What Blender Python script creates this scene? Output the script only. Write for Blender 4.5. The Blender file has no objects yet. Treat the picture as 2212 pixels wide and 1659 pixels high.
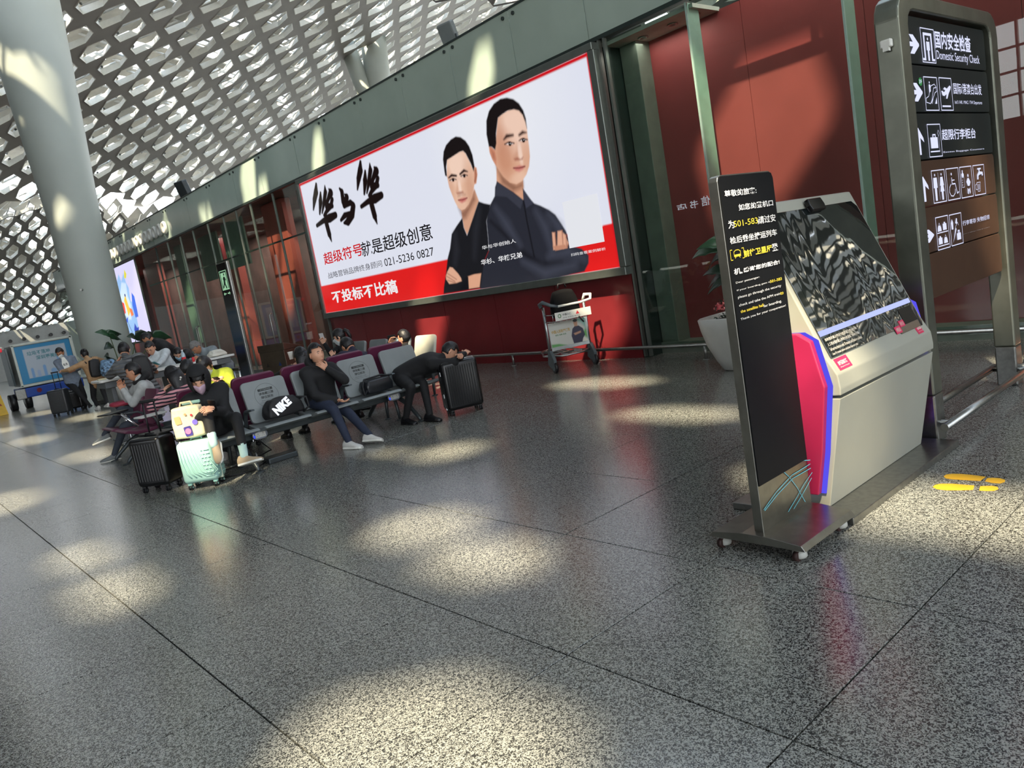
import bpy, bmesh, math, random
import numpy as np
from mathutils import Vector, Matrix, Euler
random.seed(7)
PI = math.pi
C = bpy.context.scene.collection
S = bpy.context.scene

# ------------------------------------------------------------------ camera
YAW, PITCH, ROLL, FPX, EYE = 0.8731816, -0.1457522, -0.1761506, 1649.03, 1.6
def cam_axes():
    f = Vector((-math.sin(YAW)*math.cos(PITCH), math.cos(YAW)*math.cos(PITCH), math.sin(PITCH)))
    r = Vector((math.cos(YAW), math.sin(YAW), 0)); u = r.cross(f)
    return (math.cos(ROLL)*r + math.sin(ROLL)*u, -math.sin(ROLL)*r + math.cos(ROLL)*u, f)
AR, AU, AF = cam_axes()
cam = bpy.data.objects.new('camera', bpy.data.cameras.new('camera')); C.objects.link(cam)
mr = Matrix((AR, AU, -AF)).transposed().to_4x4(); mr.translation = Vector((0, 0, EYE))
cam.matrix_world = mr
cam.data.sensor_fit = 'HORIZONTAL'; cam.data.sensor_width = 36; cam.data.lens = FPX*36/2212
cam.data.clip_start = 0.05; cam.data.clip_end = 600
S.camera = cam
def ray(x, y):
    return (AF*FPX + AR*(x-1106) - AU*(y-829.5)).normalized()
def at_z(x, y, z=0.0):
    d = ray(x, y); return Vector((0, 0, EYE)) + d*((z-EYE)/d.z)
def at_y(x, y, Y):
    d = ray(x, y); return Vector((0, 0, EYE)) + d*(Y/d.y)
def at_x(x, y, X):
    d = ray(x, y); return Vector((0, 0, EYE)) + d*(X/d.x)

# ------------------------------------------------------------------ world, sun, exposure
W = bpy.data.worlds.new('sky'); S.world = W; W.use_nodes = True
nt = W.node_tree; bg = nt.nodes['Background']
tc = nt.nodes.new('ShaderNodeTexCoord'); sx = nt.nodes.new('ShaderNodeSeparateXYZ')
rmp = nt.nodes.new('ShaderNodeValToRGB')
nt.links.new(tc.outputs['Generated'], sx.inputs[0]); nt.links.new(sx.outputs['Z'], rmp.inputs[0])
nt.links.new(rmp.outputs[0], bg.inputs[0])
rmp.color_ramp.elements[0].position = 0.0; rmp.color_ramp.elements[0].color = (0.92, 0.93, 0.93, 1)
rmp.color_ramp.elements[1].position = 0.8; rmp.color_ramp.elements[1].color = (0.62, 0.78, 1.0, 1)
bg.inputs[1].default_value = SKY = 4.2
SUN_D = Vector((-0.308, 0.533, -0.788)).normalized()      # the way the sunlight travels
sun = bpy.data.objects.new('sun', bpy.data.lights.new('sun', 'SUN')); C.objects.link(sun)
sun.data.energy = 11.0; sun.data.color = (1.0, 0.86, 0.62); sun.data.angle = math.radians(1.4)
sun.rotation_euler = SUN_D.to_track_quat('-Z', 'Y').to_euler(); sun.location = (6, -12, 20)
def portal(loc, rot, w, h):
    l = bpy.data.lights.new('sky_portal', 'AREA'); l.shape = 'RECTANGLE'; l.size = w; l.size_y = h
    l.cycles.is_portal = True
    o = bpy.data.objects.new('sky_portal', l); o.location = loc; o.rotation_euler = rot; C.objects.link(o)
portal((13.8, -2, 6), (PI/2, 0, PI/2), 44, 11.8)
portal((-35, 14, 13.5), (0, 0, 0), 40, 26)
vs = S.view_settings
vs.view_transform = 'Standard'; vs.look = 'None'; vs.gamma = 1; vs.use_curve_mapping = False
vs.exposure = 0.35
S.display_settings.display_device = 'sRGB'
cy = S.cycles
cy.use_denoising = True; cy.max_bounces = 8; cy.diffuse_bounces = 4; cy.glossy_bounces = 4
cy.transparent_max_bounces = 12; cy.transmission_bounces = 4; cy.sample_clamp_indirect = 8
cy.caustics_reflective = False; cy.caustics_refractive = False

# ------------------------------------------------------------------ materials
def lin(c):
    return tuple((v/255/12.92 if v/255 <= 0.04045 else ((v/255+0.055)/1.055)**2.4) for v in c)
MATS = {}
def mat(name, rgb, rough=0.5, metal=0.0, var=0.06, scale=8.0, bump=0.0, coat=0.0, spec=0.5, emit=None, estr=0.0):
    if name in MATS: return MATS[name]
    m = bpy.data.materials.new(name); m.use_nodes = True; t = m.node_tree
    p = t.nodes['Principled BSDF']; c = lin(rgb)
    nz = t.nodes.new('ShaderNodeTexNoise'); nz.inputs['Scale'].default_value = scale; nz.inputs['Detail'].default_value = 3
    co = t.nodes.new('ShaderNodeTexCoord'); t.links.new(co.outputs['Object'], nz.inputs['Vector'])
    r = t.nodes.new('ShaderNodeValToRGB'); t.links.new(nz.outputs[0], r.inputs[0])
    r.color_ramp.elements[0].position = 0.35; r.color_ramp.elements[1].position = 0.65
    r.color_ramp.elements[0].color = (*[v*(1-var) for v in c], 1)
    r.color_ramp.elements[1].color = (*[min(1, v*(1+var)) for v in c], 1)
    t.links.new(r.outputs[0], p.inputs['Base Color'])
    p.inputs['Roughness'].default_value = rough; p.inputs['Metallic'].default_value = metal
    p.inputs['Specular IOR Level'].default_value = spec
    p.inputs['Coat Weight'].default_value = coat; p.inputs['Coat Roughness'].default_value = 0.08
    if bump:
        b = t.nodes.new('ShaderNodeBump'); b.inputs['Strength'].default_value = bump; b.inputs['Distance'].default_value = 0.01
        t.links.new(nz.outputs[0], b.inputs['Height']); t.links.new(b.outputs[0], p.inputs['Normal'])
    if emit:
        p.inputs['Emission Color'].default_value = (*lin(emit), 1); p.inputs['Emission Strength'].default_value = estr
    MATS[name] = m; return m
def glow(name, rgb, s=1.0):
    if name in MATS: return MATS[name]
    m = bpy.data.materials.new(name); m.use_nodes = True; t = m.node_tree; t.nodes.clear()
    e = t.nodes.new('ShaderNodeEmission'); o = t.nodes.new('ShaderNodeOutputMaterial')
    e.inputs[0].default_value = (*lin(rgb), 1); e.inputs[1].default_value = s
    t.links.new(e.outputs[0], o.inputs[0]); MATS[name] = m; return m
def print_mat(name, emit=0.0, rough=0.35, base=1.0):
    """a printed sheet whose colours are the mesh's own colour layer; emit > 0 when it is backlit"""
    if name in MATS: return MATS[name]
    m = bpy.data.materials.new(name); m.use_nodes = True; t = m.node_tree; p = t.nodes['Principled BSDF']
    a = t.nodes.new('ShaderNodeVertexColor'); a.layer_name = 'print'
    mx = t.nodes.new('ShaderNodeVectorMath'); mx.operation = 'SCALE'; mx.inputs['Scale'].default_value = base
    t.links.new(a.outputs[0], mx.inputs[0]); t.links.new(mx.outputs[0], p.inputs['Base Color'])
    t.links.new(a.outputs[0], p.inputs['Emission Color'])
    p.inputs['Emission Strength'].default_value = emit; p.inputs['Roughness'].default_value = rough
    MATS[name] = m; return m
def glass(name, tint=(0.80, 0.88, 0.84), ior=1.5, rough=0.0):
    if name in MATS: return MATS[name]
    m = bpy.data.materials.new(name); m.use_nodes = True; t = m.node_tree; t.nodes.clear()
    tr = t.nodes.new('ShaderNodeBsdfTransparent'); gl = t.nodes.new('ShaderNodeBsdfGlossy'); fr = t.nodes.new('ShaderNodeFresnel')
    mx = t.nodes.new('ShaderNodeMixShader'); o = t.nodes.new('ShaderNodeOutputMaterial')
    nz = t.nodes.new('ShaderNodeTexNoise'); nz.inputs['Scale'].default_value = 0.9
    bp = t.nodes.new('ShaderNodeBump'); bp.inputs['Strength'].default_value = 0.03; bp.inputs['Distance'].default_value = 0.02
    co = t.nodes.new('ShaderNodeTexCoord'); t.links.new(co.outputs['Object'], nz.inputs['Vector'])
    t.links.new(nz.outputs[0], bp.inputs['Height']); t.links.new(bp.outputs[0], gl.inputs['Normal'])
    tr.inputs[0].default_value = (*tint, 1); gl.inputs['Roughness'].default_value = rough
    ge = t.nodes.new('ShaderNodeNewGeometry'); im = t.nodes.new('ShaderNodeMath'); im.operation = 'MULTIPLY_ADD'; im.inputs[1].default_value = 1/ior-ior; im.inputs[2].default_value = ior
    t.links.new(ge.outputs['Backfacing'], im.inputs[0]); t.links.new(im.outputs[0], fr.inputs[0])
    t.links.new(fr.outputs[0], mx.inputs[0]); t.links.new(tr.outputs[0], mx.inputs[1]); t.links.new(gl.outputs[0], mx.inputs[2])
    t.links.new(mx.outputs[0], o.inputs[0]); MATS[name] = m; return m

# ------------------------------------------------------------------ object helpers
def link(o, parent=None):
    C.objects.link(o)
    if parent is not None: o.parent = parent
    return o
def empty(name, label=None, cat=None, loc=(0, 0, 0), rz=0.0, group=None, kind=None):
    o = bpy.data.objects.new(name, None); o.empty_display_size = 0.1
    o.location = loc; o.rotation_euler = (0, 0, rz); link(o)
    if label: o['label'] = label
    if cat: o['category'] = cat
    if group: o['group'] = group
    if kind: o['kind'] = kind
    return o
def tag(o, label, cat, group=None):
    o['label'] = label; o['category'] = cat
    if group: o['group'] = group
    return o
class MB:
    """collects shapes in one bmesh; build() links them as ONE mesh object"""
    def __init__(s): s.bm = bmesh.new(); s.mi = 0; s.mats = []
    def use(s, m):
        if m not in s.mats: s.mats.append(m)
        s.mi = s.mats.index(m); return s
    def _fin(s, geom_verts, M=None):
        if M is not None: bmesh.ops.transform(s.bm, matrix=M, verts=geom_verts)
        fs = set()
        for v in geom_verts:
            for f in v.link_faces: fs.add(f)
        for f in fs: f.material_index = s.mi
        return s
    def box(s, c, d, bev=0.0, rot=None, seg=2):
        tmp = bmesh.new(); bmesh.ops.create_cube(tmp, size=1)
        bmesh.ops.scale(tmp, vec=Vector(d), verts=tmp.verts)
        if bev: bmesh.ops.bevel(tmp, geom=tmp.edges[:], offset=min(bev, min(d)*0.49), segments=seg, affect='EDGES', profile=0.5)
        if rot is not None: bmesh.ops.transform(tmp, matrix=(rot if isinstance(rot, Matrix) else Euler(rot).to_matrix().to_4x4()), verts=tmp.verts)
        bmesh.ops.translate(tmp, vec=Vector(c), verts=tmp.verts)
        return s._merge(tmp)
    def _merge(s, tmp, smooth=False):
        vm = {}
        for v in tmp.verts: vm[v] = s.bm.verts.new(v.co)
        for f in tmp.faces:
            try:
                g = s.bm.faces.new([vm[v] for v in f.verts]); g.material_index = s.mi; g.smooth = smooth or f.smooth
            except ValueError: pass
        tmp.free(); return s
    def cyl(s, p0, p1, r0, r1=None, n=16, caps=True, smooth=True):
        p0 = Vector(p0); p1 = Vector(p1); r1 = r0 if r1 is None else r1
        d = p1-p0; q = d.to_track_quat('Z', 'Y').to_matrix()
        a = [s.bm.verts.new(p0+q@Vector((r0*math.cos(2*PI*i/n), r0*math.sin(2*PI*i/n), 0))) for i in range(n)]
        b = [s.bm.verts.new(p1+q@Vector((r1*math.cos(2*PI*i/n), r1*math.sin(2*PI*i/n), 0))) for i in range(n)]
        for i in range(n):
            f = s.bm.faces.new((a[i], a[(i+1) % n], b[(i+1) % n], b[i])); f.smooth = smooth; f.material_index = s.mi
        if caps:
            for l in (a[::-1], b):
                f = s.bm.faces.new(l); f.material_index = s.mi
        return s
    def tube(s, pts, r, n=10, closed=False, caps=True):
        pts = [Vector(p) for p in pts]; m = len(pts); rings = []
        rr = r if isinstance(r, (list, tuple)) else [r]*m
        up = None
        for i, p in enumerate(pts):
            a = pts[(i-1) % m] if (closed or i > 0) else p; b = pts[(i+1) % m] if (closed or i < m-1) else p
            t = (b-a).normalized()
            if up is None: up = t.orthogonal().normalized()
            else: up = (up - t*up.dot(t)).normalized()
            w = t.cross(up)
            rings.append([s.bm.verts.new(p+(up*math.cos(2*PI*k/n)+w*math.sin(2*PI*k/n))*rr[i]) for k in range(n)])
        for i in range(m if closed else m-1):
            A, B = rings[i], rings[(i+1) % m]
            for k in range(n):
                f = s.bm.faces.new((A[k], A[(k+1) % n], B[(k+1) % n], B[k])); f.smooth = True; f.material_index = s.mi
        if caps and not closed:
            for l in (rings[0][::-1], rings[-1]):
                f = s.bm.faces.new(l); f.material_index = s.mi
        return s
    def lathe(s, prof, n=24, c=(0, 0, 0), M=None):
        c = Vector(c); rings = []
        for (r, z) in prof:
            rings.append([s.bm.verts.new(Vector((r*math.cos(2*PI*k/n), r*math.sin(2*PI*k/n), z))) for k in range(n)])
        fs = []
        for A, B in zip(rings, rings[1:]):
            for k in range(n):
                f = s.bm.faces.new((A[k], A[(k+1) % n], B[(k+1) % n], B[k])); f.smooth = True; f.material_index = s.mi
        for l in (rings[0][::-1], rings[-1]):
            f = s.bm.faces.new(l); f.material_index = s.mi
        vs_ = [v for R in rings for v in R]
        if M is not None: bmesh.ops.transform(s.bm, matrix=M, verts=vs_)
        bmesh.ops.translate(s.bm, vec=c, verts=vs_)
        return s
    def prism(s, poly, h, M=None, bev=0.0):
        """poly in XY extruded from z=0 to z=h, then moved by M"""
        tmp = bmesh.new()
        a = [tmp.verts.new((x, y, 0)) for x, y in poly]; f = tmp.faces.new(a)
        r = bmesh.ops.extrude_face_region(tmp, geom=[f])
        bmesh.ops.translate(tmp, vec=(0, 0, h), verts=[v for v in r['geom'] if isinstance(v, bmesh.types.BMVert)])
        bmesh.ops.recalc_face_normals(tmp, faces=tmp.faces)
        if bev: bmesh.ops.bevel(tmp, geom=tmp.edges[:], offset=bev, segments=2, affect='EDGES', profile=0.5)
        if M is not None: bmesh.ops.transform(tmp, matrix=M, verts=tmp.verts)
        return s._merge(tmp)
    def face(s, pts, smooth=False):
        f = s.bm.faces.new([s.bm.verts.new(Vector(p)) for p in pts]); f.material_index = s.mi; f.smooth = smooth; return s
    def ball(s, c, r, n=16, m=10, rot=None):
        tmp = bmesh.new(); bmesh.ops.create_uvsphere(tmp, u_segments=n, v_segments=m, radius=1)
        for f in tmp.faces: f.smooth = True
        bmesh.ops.scale(tmp, vec=Vector(r) if isinstance(r, (tuple, list)) else Vector((r, r, r)), verts=tmp.verts)
        if rot is not None: bmesh.ops.transform(tmp, matrix=Euler(rot).to_matrix().to_4x4(), verts=tmp.verts)
        bmesh.ops.translate(tmp, vec=Vector(c), verts=tmp.verts)
        return s._merge(tmp, True)
    def build(s, name, m=None, parent=None, subd=0):
        me = bpy.data.meshes.new(name); bmesh.ops.recalc_face_normals(s.bm, faces=s.bm.faces)
        s.bm.to_mesh(me); s.bm.free()
        if s.mats: [me.materials.append(x) for x in s.mats]
        elif m: me.materials.append(m)
        o = bpy.data.objects.new(name, me); link(o, parent)
        if subd:
            md = o.modifiers.new('sub', 'SUBSURF'); md.levels = subd; md.render_levels = subd
        return o
def copy_tree(o, parent=None, loc=None, rz=None):
    c = o.copy(); C.objects.link(c); c.parent = parent
    if loc is not None: c.location = loc
    if rz is not None: c.rotation_euler = (0, 0, rz)
    for ch in list(o.children): copy_tree(ch, c)
    return c
def axes(o, ux, uy):
    """matrix whose x runs along ux, y along uy, z outwards, at point o"""
    ux = Vector(ux).normalized(); uz = ux.cross(Vector(uy)).normalized(); uy = uz.cross(ux)
    M = Matrix((ux, uy, uz)).transposed().to_4x4(); M.translation = Vector(o); return M
def text(name, body, M, w, h, m, parent=None, bold=0.0, depth=0.0, align='LEFT', mirror=False, shear=0.0, spacing=1.0):
    """lettering fitted in a w x h box whose lower left corner is the origin of M"""
    cu = bpy.data.curves.new(name, 'FONT'); cu.body = body; cu.offset = bold; cu.extrude = 0; cu.resolution_u = 3
    cu.shear = shear; cu.space_character = spacing; cu.align_x = align
    o = bpy.data.objects.new('tmp', cu); C.objects.link(o)
    dg = bpy.context.evaluated_depsgraph_get()
    me = bpy.data.meshes.new_from_object(o.evaluated_get(dg))
    bpy.data.objects.remove(o); bpy.data.curves.remove(cu)
    n = len(me.vertices); a = np.empty(n*3); me.vertices.foreach_get('co', a); a = a.reshape(-1, 3)
    if n:
        lo, hi = a.min(0), a.max(0); sc = (hi-lo); sc[sc < 1e-6] = 1
        a = (a-lo)/sc; a[:, 2] = 0
        if mirror: a[:, 0] = 1-a[:, 0]
        a[:, 0] *= w; a[:, 1] *= h
        a = np.c_[a, np.ones(n)] @ np.array(M).T
        me.vertices.foreach_set('co', a[:, :3].ravel())
    me.materials.clear(); me.materials.append(m); me.name = name
    for p in me.polygons: p.use_smooth = False
    if depth:
        pass
    o = bpy.data.objects.new(name, me); return link(o, parent)
def fill_poly(name, outer, holes, z, m, parent=None, thick=0.0):
    """flat slab with holes"""
    cu = bpy.data.curves.new(name, 'CURVE'); cu.dimensions = '2D'; cu.fill_mode = 'BOTH'; cu.extrude = thick/2
    for pl in [outer]+list(holes):
        sp = cu.splines.new('POLY'); sp.points.add(len(pl)-1); sp.use_cyclic_u = True
        for q, (x, y) in zip(sp.points, pl): q.co = (x, y, 0, 1)
    o = bpy.data.objects.new('tmp', cu); C.objects.link(o)
    me = bpy.data.meshes.new_from_object(o.evaluated_get(bpy.context.evaluated_depsgraph_get()))
    bpy.data.objects.remove(o)
    me.materials.clear(); me.materials.append(m); me.name = name
    o = bpy.data.objects.new(name, me); o.location = (0, 0, z); return link(o, parent)
# ================================================================== SETTING
def floor_mat(name, rgb_lo, rgb_hi):
    m = bpy.data.materials.new(name); m.use_nodes = True; t = m.node_tree; p = t.nodes['Principled BSDF']
    g = t.nodes.new('ShaderNodeNewGeometry')
    n1 = t.nodes.new('ShaderNodeTexNoise'); n1.inputs['Scale'].default_value = 100; n1.inputs['Detail'].default_value = 1.0
    n1.inputs['Distortion'].default_value = 1.6
    t.links.new(g.outputs['Position'], n1.inputs['Vector'])
    r = t.nodes.new('ShaderNodeValToRGB'); e = r.color_ramp.elements
    e[0].position = 0.45; e[0].color = (*lin(rgb_lo), 1); e[1].position = 0.545; e[1].color = (*lin(rgb_hi), 1)
    x = e.new(0.49); x.color = (*[(a+b)/2*0.9 for a, b in zip(lin(rgb_lo), lin(rgb_hi))], 1)
    t.links.new(n1.outputs[0], r.inputs[0])
    n2 = t.nodes.new('ShaderNodeTexNoise'); n2.inputs['Scale'].default_value = 0.7; n2.inputs['Detail'].default_value = 4
    t.links.new(g.outputs['Position'], n2.inputs['Vector'])
    oi = t.nodes.new('ShaderNodeObjectInfo')
    ad = t.nodes.new('ShaderNodeMath'); ad.operation = 'MULTIPLY_ADD'; ad.inputs[1].default_value = 0.10; ad.inputs[2].default_value = 0.90
    t.links.new(oi.outputs['Random'], ad.inputs[0])
    a2 = t.nodes.new('ShaderNodeMath'); a2.operation = 'MULTIPLY_ADD'; a2.inputs[1].default_value = 0.16
    t.links.new(n2.outputs[0], a2.inputs[0]); t.links.new(ad.outputs[0], a2.inputs[2])
    mx = t.nodes.new('ShaderNodeVectorMath'); mx.operation = 'SCALE'
    t.links.new(r.outputs[0], mx.inputs[0]); t.links.new(a2.outputs[0], mx.inputs['Scale'])
    t.links.new(mx.outputs[0], p.inputs['Base Color'])
    p.inputs['Roughness'].default_value = 0.2; p.inputs['Specular IOR Level'].default_value = 0.75
    return m
M_FLOOR = floor_mat('granite', (44, 44, 42), (150, 151, 144))
M_JOINT = mat('tile_joint', (40, 40, 38), 0.8)
floor = MB(); floor.box((-29, 18, -0.06), (88, 66, 0.08)); floor = floor.build('floor', M_JOINT)
floor['kind'] = 'structure'
T = 1.0095
tb = MB(); tb.box((0, 0, -0.01), (T-0.007, T-0.007, 0.02), bev=0.0012, seg=1); proto = tb.build('tile', M_FLOOR, floor)
X0, Y0 = -2.262, 0.925
first = True; cells = []
for i in range(-78, 16):
    for j in range(-15, 9):
        x = X0+(i+0.5)*T; y = Y0+(j+0.5)*T
        if x > 13.6 or y < -13.6: continue
        d = math.hypot(x, y); f = Vector((x, y, -EYE)); dep = f.dot(AF)
        vis = False
        if dep > 0.5:
            u = 1106+FPX*f.dot(AR)/dep; v = 829.5-FPX*f.dot(AU)/dep
            vis = -300 < u < 2500 and -200 < v < 2100
        cells.append((0 if vis else 1, d, x, y))
cells.sort()
stuff = MB()
for k, (nv, d, x, y) in enumerate(cells):
    if k < 299 and not nv:
        o = proto if first else proto.copy()
        if not first: C.objects.link(o); o.parent = floor
        o.location = (x, y, 0); first = False
    else:
        h = (T-0.007)/2
        stuff.box((x, y, -0.01), (2*h, 2*h, 0.02))
o = stuff.build('tiles', M_FLOOR, floor); o['kind'] = 'stuff'
M_GROUND = mat('paving', (150, 150, 145), 0.9)
g = MB(); g.box((-30, 0, -0.3), (400, 400, 0.3)); g = g.build('ground', M_GROUND); g['kind'] = 'structure'

# ---------------------------------------------------------------- main ceiling of hexagonal openings
CF = (13.881, 2.775, 2.278, -1.163, -0.281, -0.1)
def czh(x, y):
    u = (x+45)/15; v = (y-15)/10
    if v > 2.6: v = 2.6
    return CF[0]+CF[1]*u+CF[2]*v+CF[3]*u*u+CF[4]*u*v+CF[5]*v*v
M_PANEL = mat('ceiling_panel', (150, 146, 138), 0.55, var=0.04, scale=1.5)
M_LIP = mat('ceiling_lip', (225, 224, 215), 0.4, var=0.03)
M_TRUSS = mat('truss_paint', (220, 222, 220), 0.4, var=0.04)
M_ROOF = mat('roof_panel', (205, 203, 195), 0.6, var=0.08, scale=2)
HOLE = [(0.567, 0.081), (0.132, 0.294), (-0.312, 0.232), (-0.569, -0.073), (-0.175, -0.28), (0.359, -0.217)]
ceiling = empty('ceiling', kind='structure')
def hexcell(zf, c, cell, hole, lip=0.30, flare=1.10, mb=None):
    mb = mb or MB()
    zc = zf(*c)
    O = [Vector((c[0]+x, c[1]+y, zf(c[0]+x, c[1]+y))) for x, y in cell]
    I = [Vector((c[0]+x, c[1]+y, zf(c[0]+x, c[1]+y))) for x, y in hole]
    L = [Vector((c[0]+x*flare, c[1]+y*flare, zf(c[0]+x, c[1]+y)+lip)) for x, y in hole]
    L2 = [Vector((c[0]+x*0.955, c[1]+y*0.93, zf(c[0]+x, c[1]+y)-0.015)) for x, y in hole]
    n = 6
    def vv(l): return [mb.bm.verts.new(p) for p in l]
    vo, vi, vl, vt = vv(O), vv(I), vv(L), vv(L2)
    vi2 = vv(I)
    vu = vv([p+Vector((0, 0, 0.05)) for p in O])
    for k in range(n):
        q = (k+1) % n
        mb.use(M_PANEL)
        f = mb.bm.faces.new((vo[k], vo[q], vi[q], vi[k])); f.material_index = mb.mi
        mb.use(M_LIP)
        f = mb.bm.faces.new((vi2[k], vi2[q], vt[q], vt[k])); f.material_index = mb.mi
        f = mb.bm.faces.new((vt[k], vt[q], vl[q], vl[k])); f.material_index = mb.mi
    return mb
def roofcell(mb, zf, c, cell, up, opening):
    O = [Vector((c[0]+x, c[1]+y, zf(c[0]+x, c[1]+y)+up)) for x, y in cell]
    mb.use(M_ROOF)
    vo = [mb.bm.verts.new(p) for p in O]
    if opening is None:
        f = mb.bm.faces.new(vo); f.material_index = mb.mi; return
    s, ox, oy = opening
    vi = [mb.bm.verts.new(Vector((c[0]+ox+x*s, c[1]+oy+y*s, zf(c[0]+ox+x*s, c[1]+oy+y*s)+up))) for x, y in cell]
    for k in range(6):
        q = (k+1) % 6
        f = mb.bm.faces.new((vo[k], vo[q], vi[q], vi[k])); f.material_index = mb.mi
sc = 2.0
DX, DY = 0.8337*sc, 1.108*sc
QC = 0.21*sc; PC = DX-QC; HC = DY/2
CELL = [(PC, 0), (QC, HC), (-QC, HC), (-PC, 0), (-QC, -HC), (QC, -HC)]
HOL = [(x*sc, y*sc*1.12) for x, y in HOLE]
P0x, P0y = -17.0132*sc, 5.5513*sc
near = []
for i in range(-18, 34):
    x = P0x - 2*0 - i*DX + 8*DX
    if x > -16: continue
    for j in range(-30, 60):
        y = P0y + (j + 0.5*((i) % 2))*DY
        if y < 2.2 or y > 46: continue
        if math.hypot(x, y) < 16 or x < -53.3-0.8*max(0, y-11): continue
        near.append((math.hypot(x, y), x, y))
near.sort()
rng = random.Random(3)
truss = MB(); roofm = MB(); rest = MB()
def vis_px(x, y, z):
    f = Vector((x, y, z-EYE)); dep = f.dot(AF)
    if dep < 1: return False
    u = 1106+FPX*f.dot(AR)/dep; v = 829.5-FPX*f.dot(AU)/dep
    if not (-60 < u < 1200 and -60 < v < 760): return False
    if y > 8.7:   # hidden behind the glass wall?
        t = 8.7/y
        if EYE+(z-EYE)*t < 5.5 and x*t > -45: return False
    return True
def cell_extras(zf, x, y, CELLp, k=1.0, lod=0):
    op = rng.random()
    opening = None if op < 0.38 else (rng.uniform(0.42, 0.66), rng.uniform(-0.35, 0.35)*k, rng.uniform(-0.3, 0.3)*k)
    roofcell(roofm, zf, (x, y), CELLp, 1.7*k, opening)
    z = zf(x, y)
    truss.use(M_TRUSS)
    dx = CELLp[0][0]
    truss.cyl((x-dx*1.15, y-0.05, zf(x-dx, y)+0.75*k), (x+dx*1.15, y+0.1*k, zf(x+dx, y)+0.75*k), 0.075*k, n=6, caps=False)
    a = rng.choice([-1, 1])
    truss.cyl((x-0.2*k, y-CELLp[1][1]*a, zf(x, y)+0.6*k), (x+0.45*k*a, y+CELLp[1][1]*a, z+1.5*k), 0.06*k, n=6, caps=False)
    truss.cyl((x+0.5*k, y-0.5*k, z+0.8*k), (x-0.5*k*a, y+0.5*k, z+1.6*k), 0.045*k, n=5, caps=False)
npart = 0
for d, x, y in near:
    if npart < 225 and vis_px(x, y, czh(x, y)):
        hexcell(czh, (x, y), CELL, HOL).build('ceiling_panel', None, ceiling); npart += 1
    else:
        hexcell(czh, (x, y), CELL, HOL, mb=rest)
    cell_extras(czh, x, y, CELL)
# far part of the ceiling: finer cells that come down to the end wall
FROW = [456, 487, 507, 535, 560, 585, 608, 632, 654, 675, 692, 708]
fx = [-54.6-1.45*k for k in range(len(FROW))]
fz = []
for X_, py in zip(fx, FROW):
    d = ray(60, py); fz.append(EYE + d.z*(X_/d.x))
# smooth link with the near part
def fzh(x, y):
    z = float(np.interp(-x, [-a for a in fx], fz))
    return z + (czh(x, y)-czh(x, 10.6))*max(0.0, min(1.0, (x+69)/15))
fsp = 1.12; fDX = 1.45
fq = 0.26; fp = fDX-fq; fh = fsp/2*1.0
FC = [(fp, 0), (fq, fh), (-fq, fh), (-fp, 0), (-fq, -fh), (fq, -fh)]
FH = [(0.88, 0.02), (0.34, 0.37), (-0.38, 0.36), (-0.88, -0.02), (-0.34, -0.37), (0.38, -0.36)]
nf = 0
for k in range(len(fx)):
    for j in range(-2, 26):
        x = fx[k]; y = 5.6+(j+0.5*(k % 2))*fsp
        if y > 34 or x > -53.9-0.8*max(0, y-11): continue
        if nf < 74 and vis_px(x, y, fzh(x, y)):
            hexcell(fzh, (x, y), FC, FH, lip=0.2).build('ceiling_panel', None, ceiling); nf += 1
        else: hexcell(fzh, (x, y), FC, FH, lip=0.2, mb=rest)
        cell_extras(fzh, x, y, FC, k=0.6)
def ez(x, y): return 9.6+0.035*(y-20)
for i in range(-10, 19):
    for j in range(0, 20):
        x = i*DX; y = 12.5+(j+0.5*(i % 2))*DY
        hexcell(ez, (x, y), CELL, HOL, mb=rest); cell_extras(ez, x, y, CELL)
M_HALLW = mat('hall_wall', (96, 88, 84), 0.7, var=0.1, scale=0.4)
hallb = empty('wall_far_added', kind='structure')  # unseen walls added to darken what the glossy panels reflect
b = MB(); b.box((8, 58, 7), (90, 0.3, 14)); b.build('wall_panels', M_HALLW, hallb); b = MB(); b.box((36, 38, 7), (0.3, 42, 14)); b.build('wall_panels', M_HALLW, hallb)
for nm, mb in (('truss', truss), ('roof_panels', roofm), ('ceiling_panels', rest)):
    o = mb.build(nm, None, ceiling); o['kind'] = 'stuff'

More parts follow.
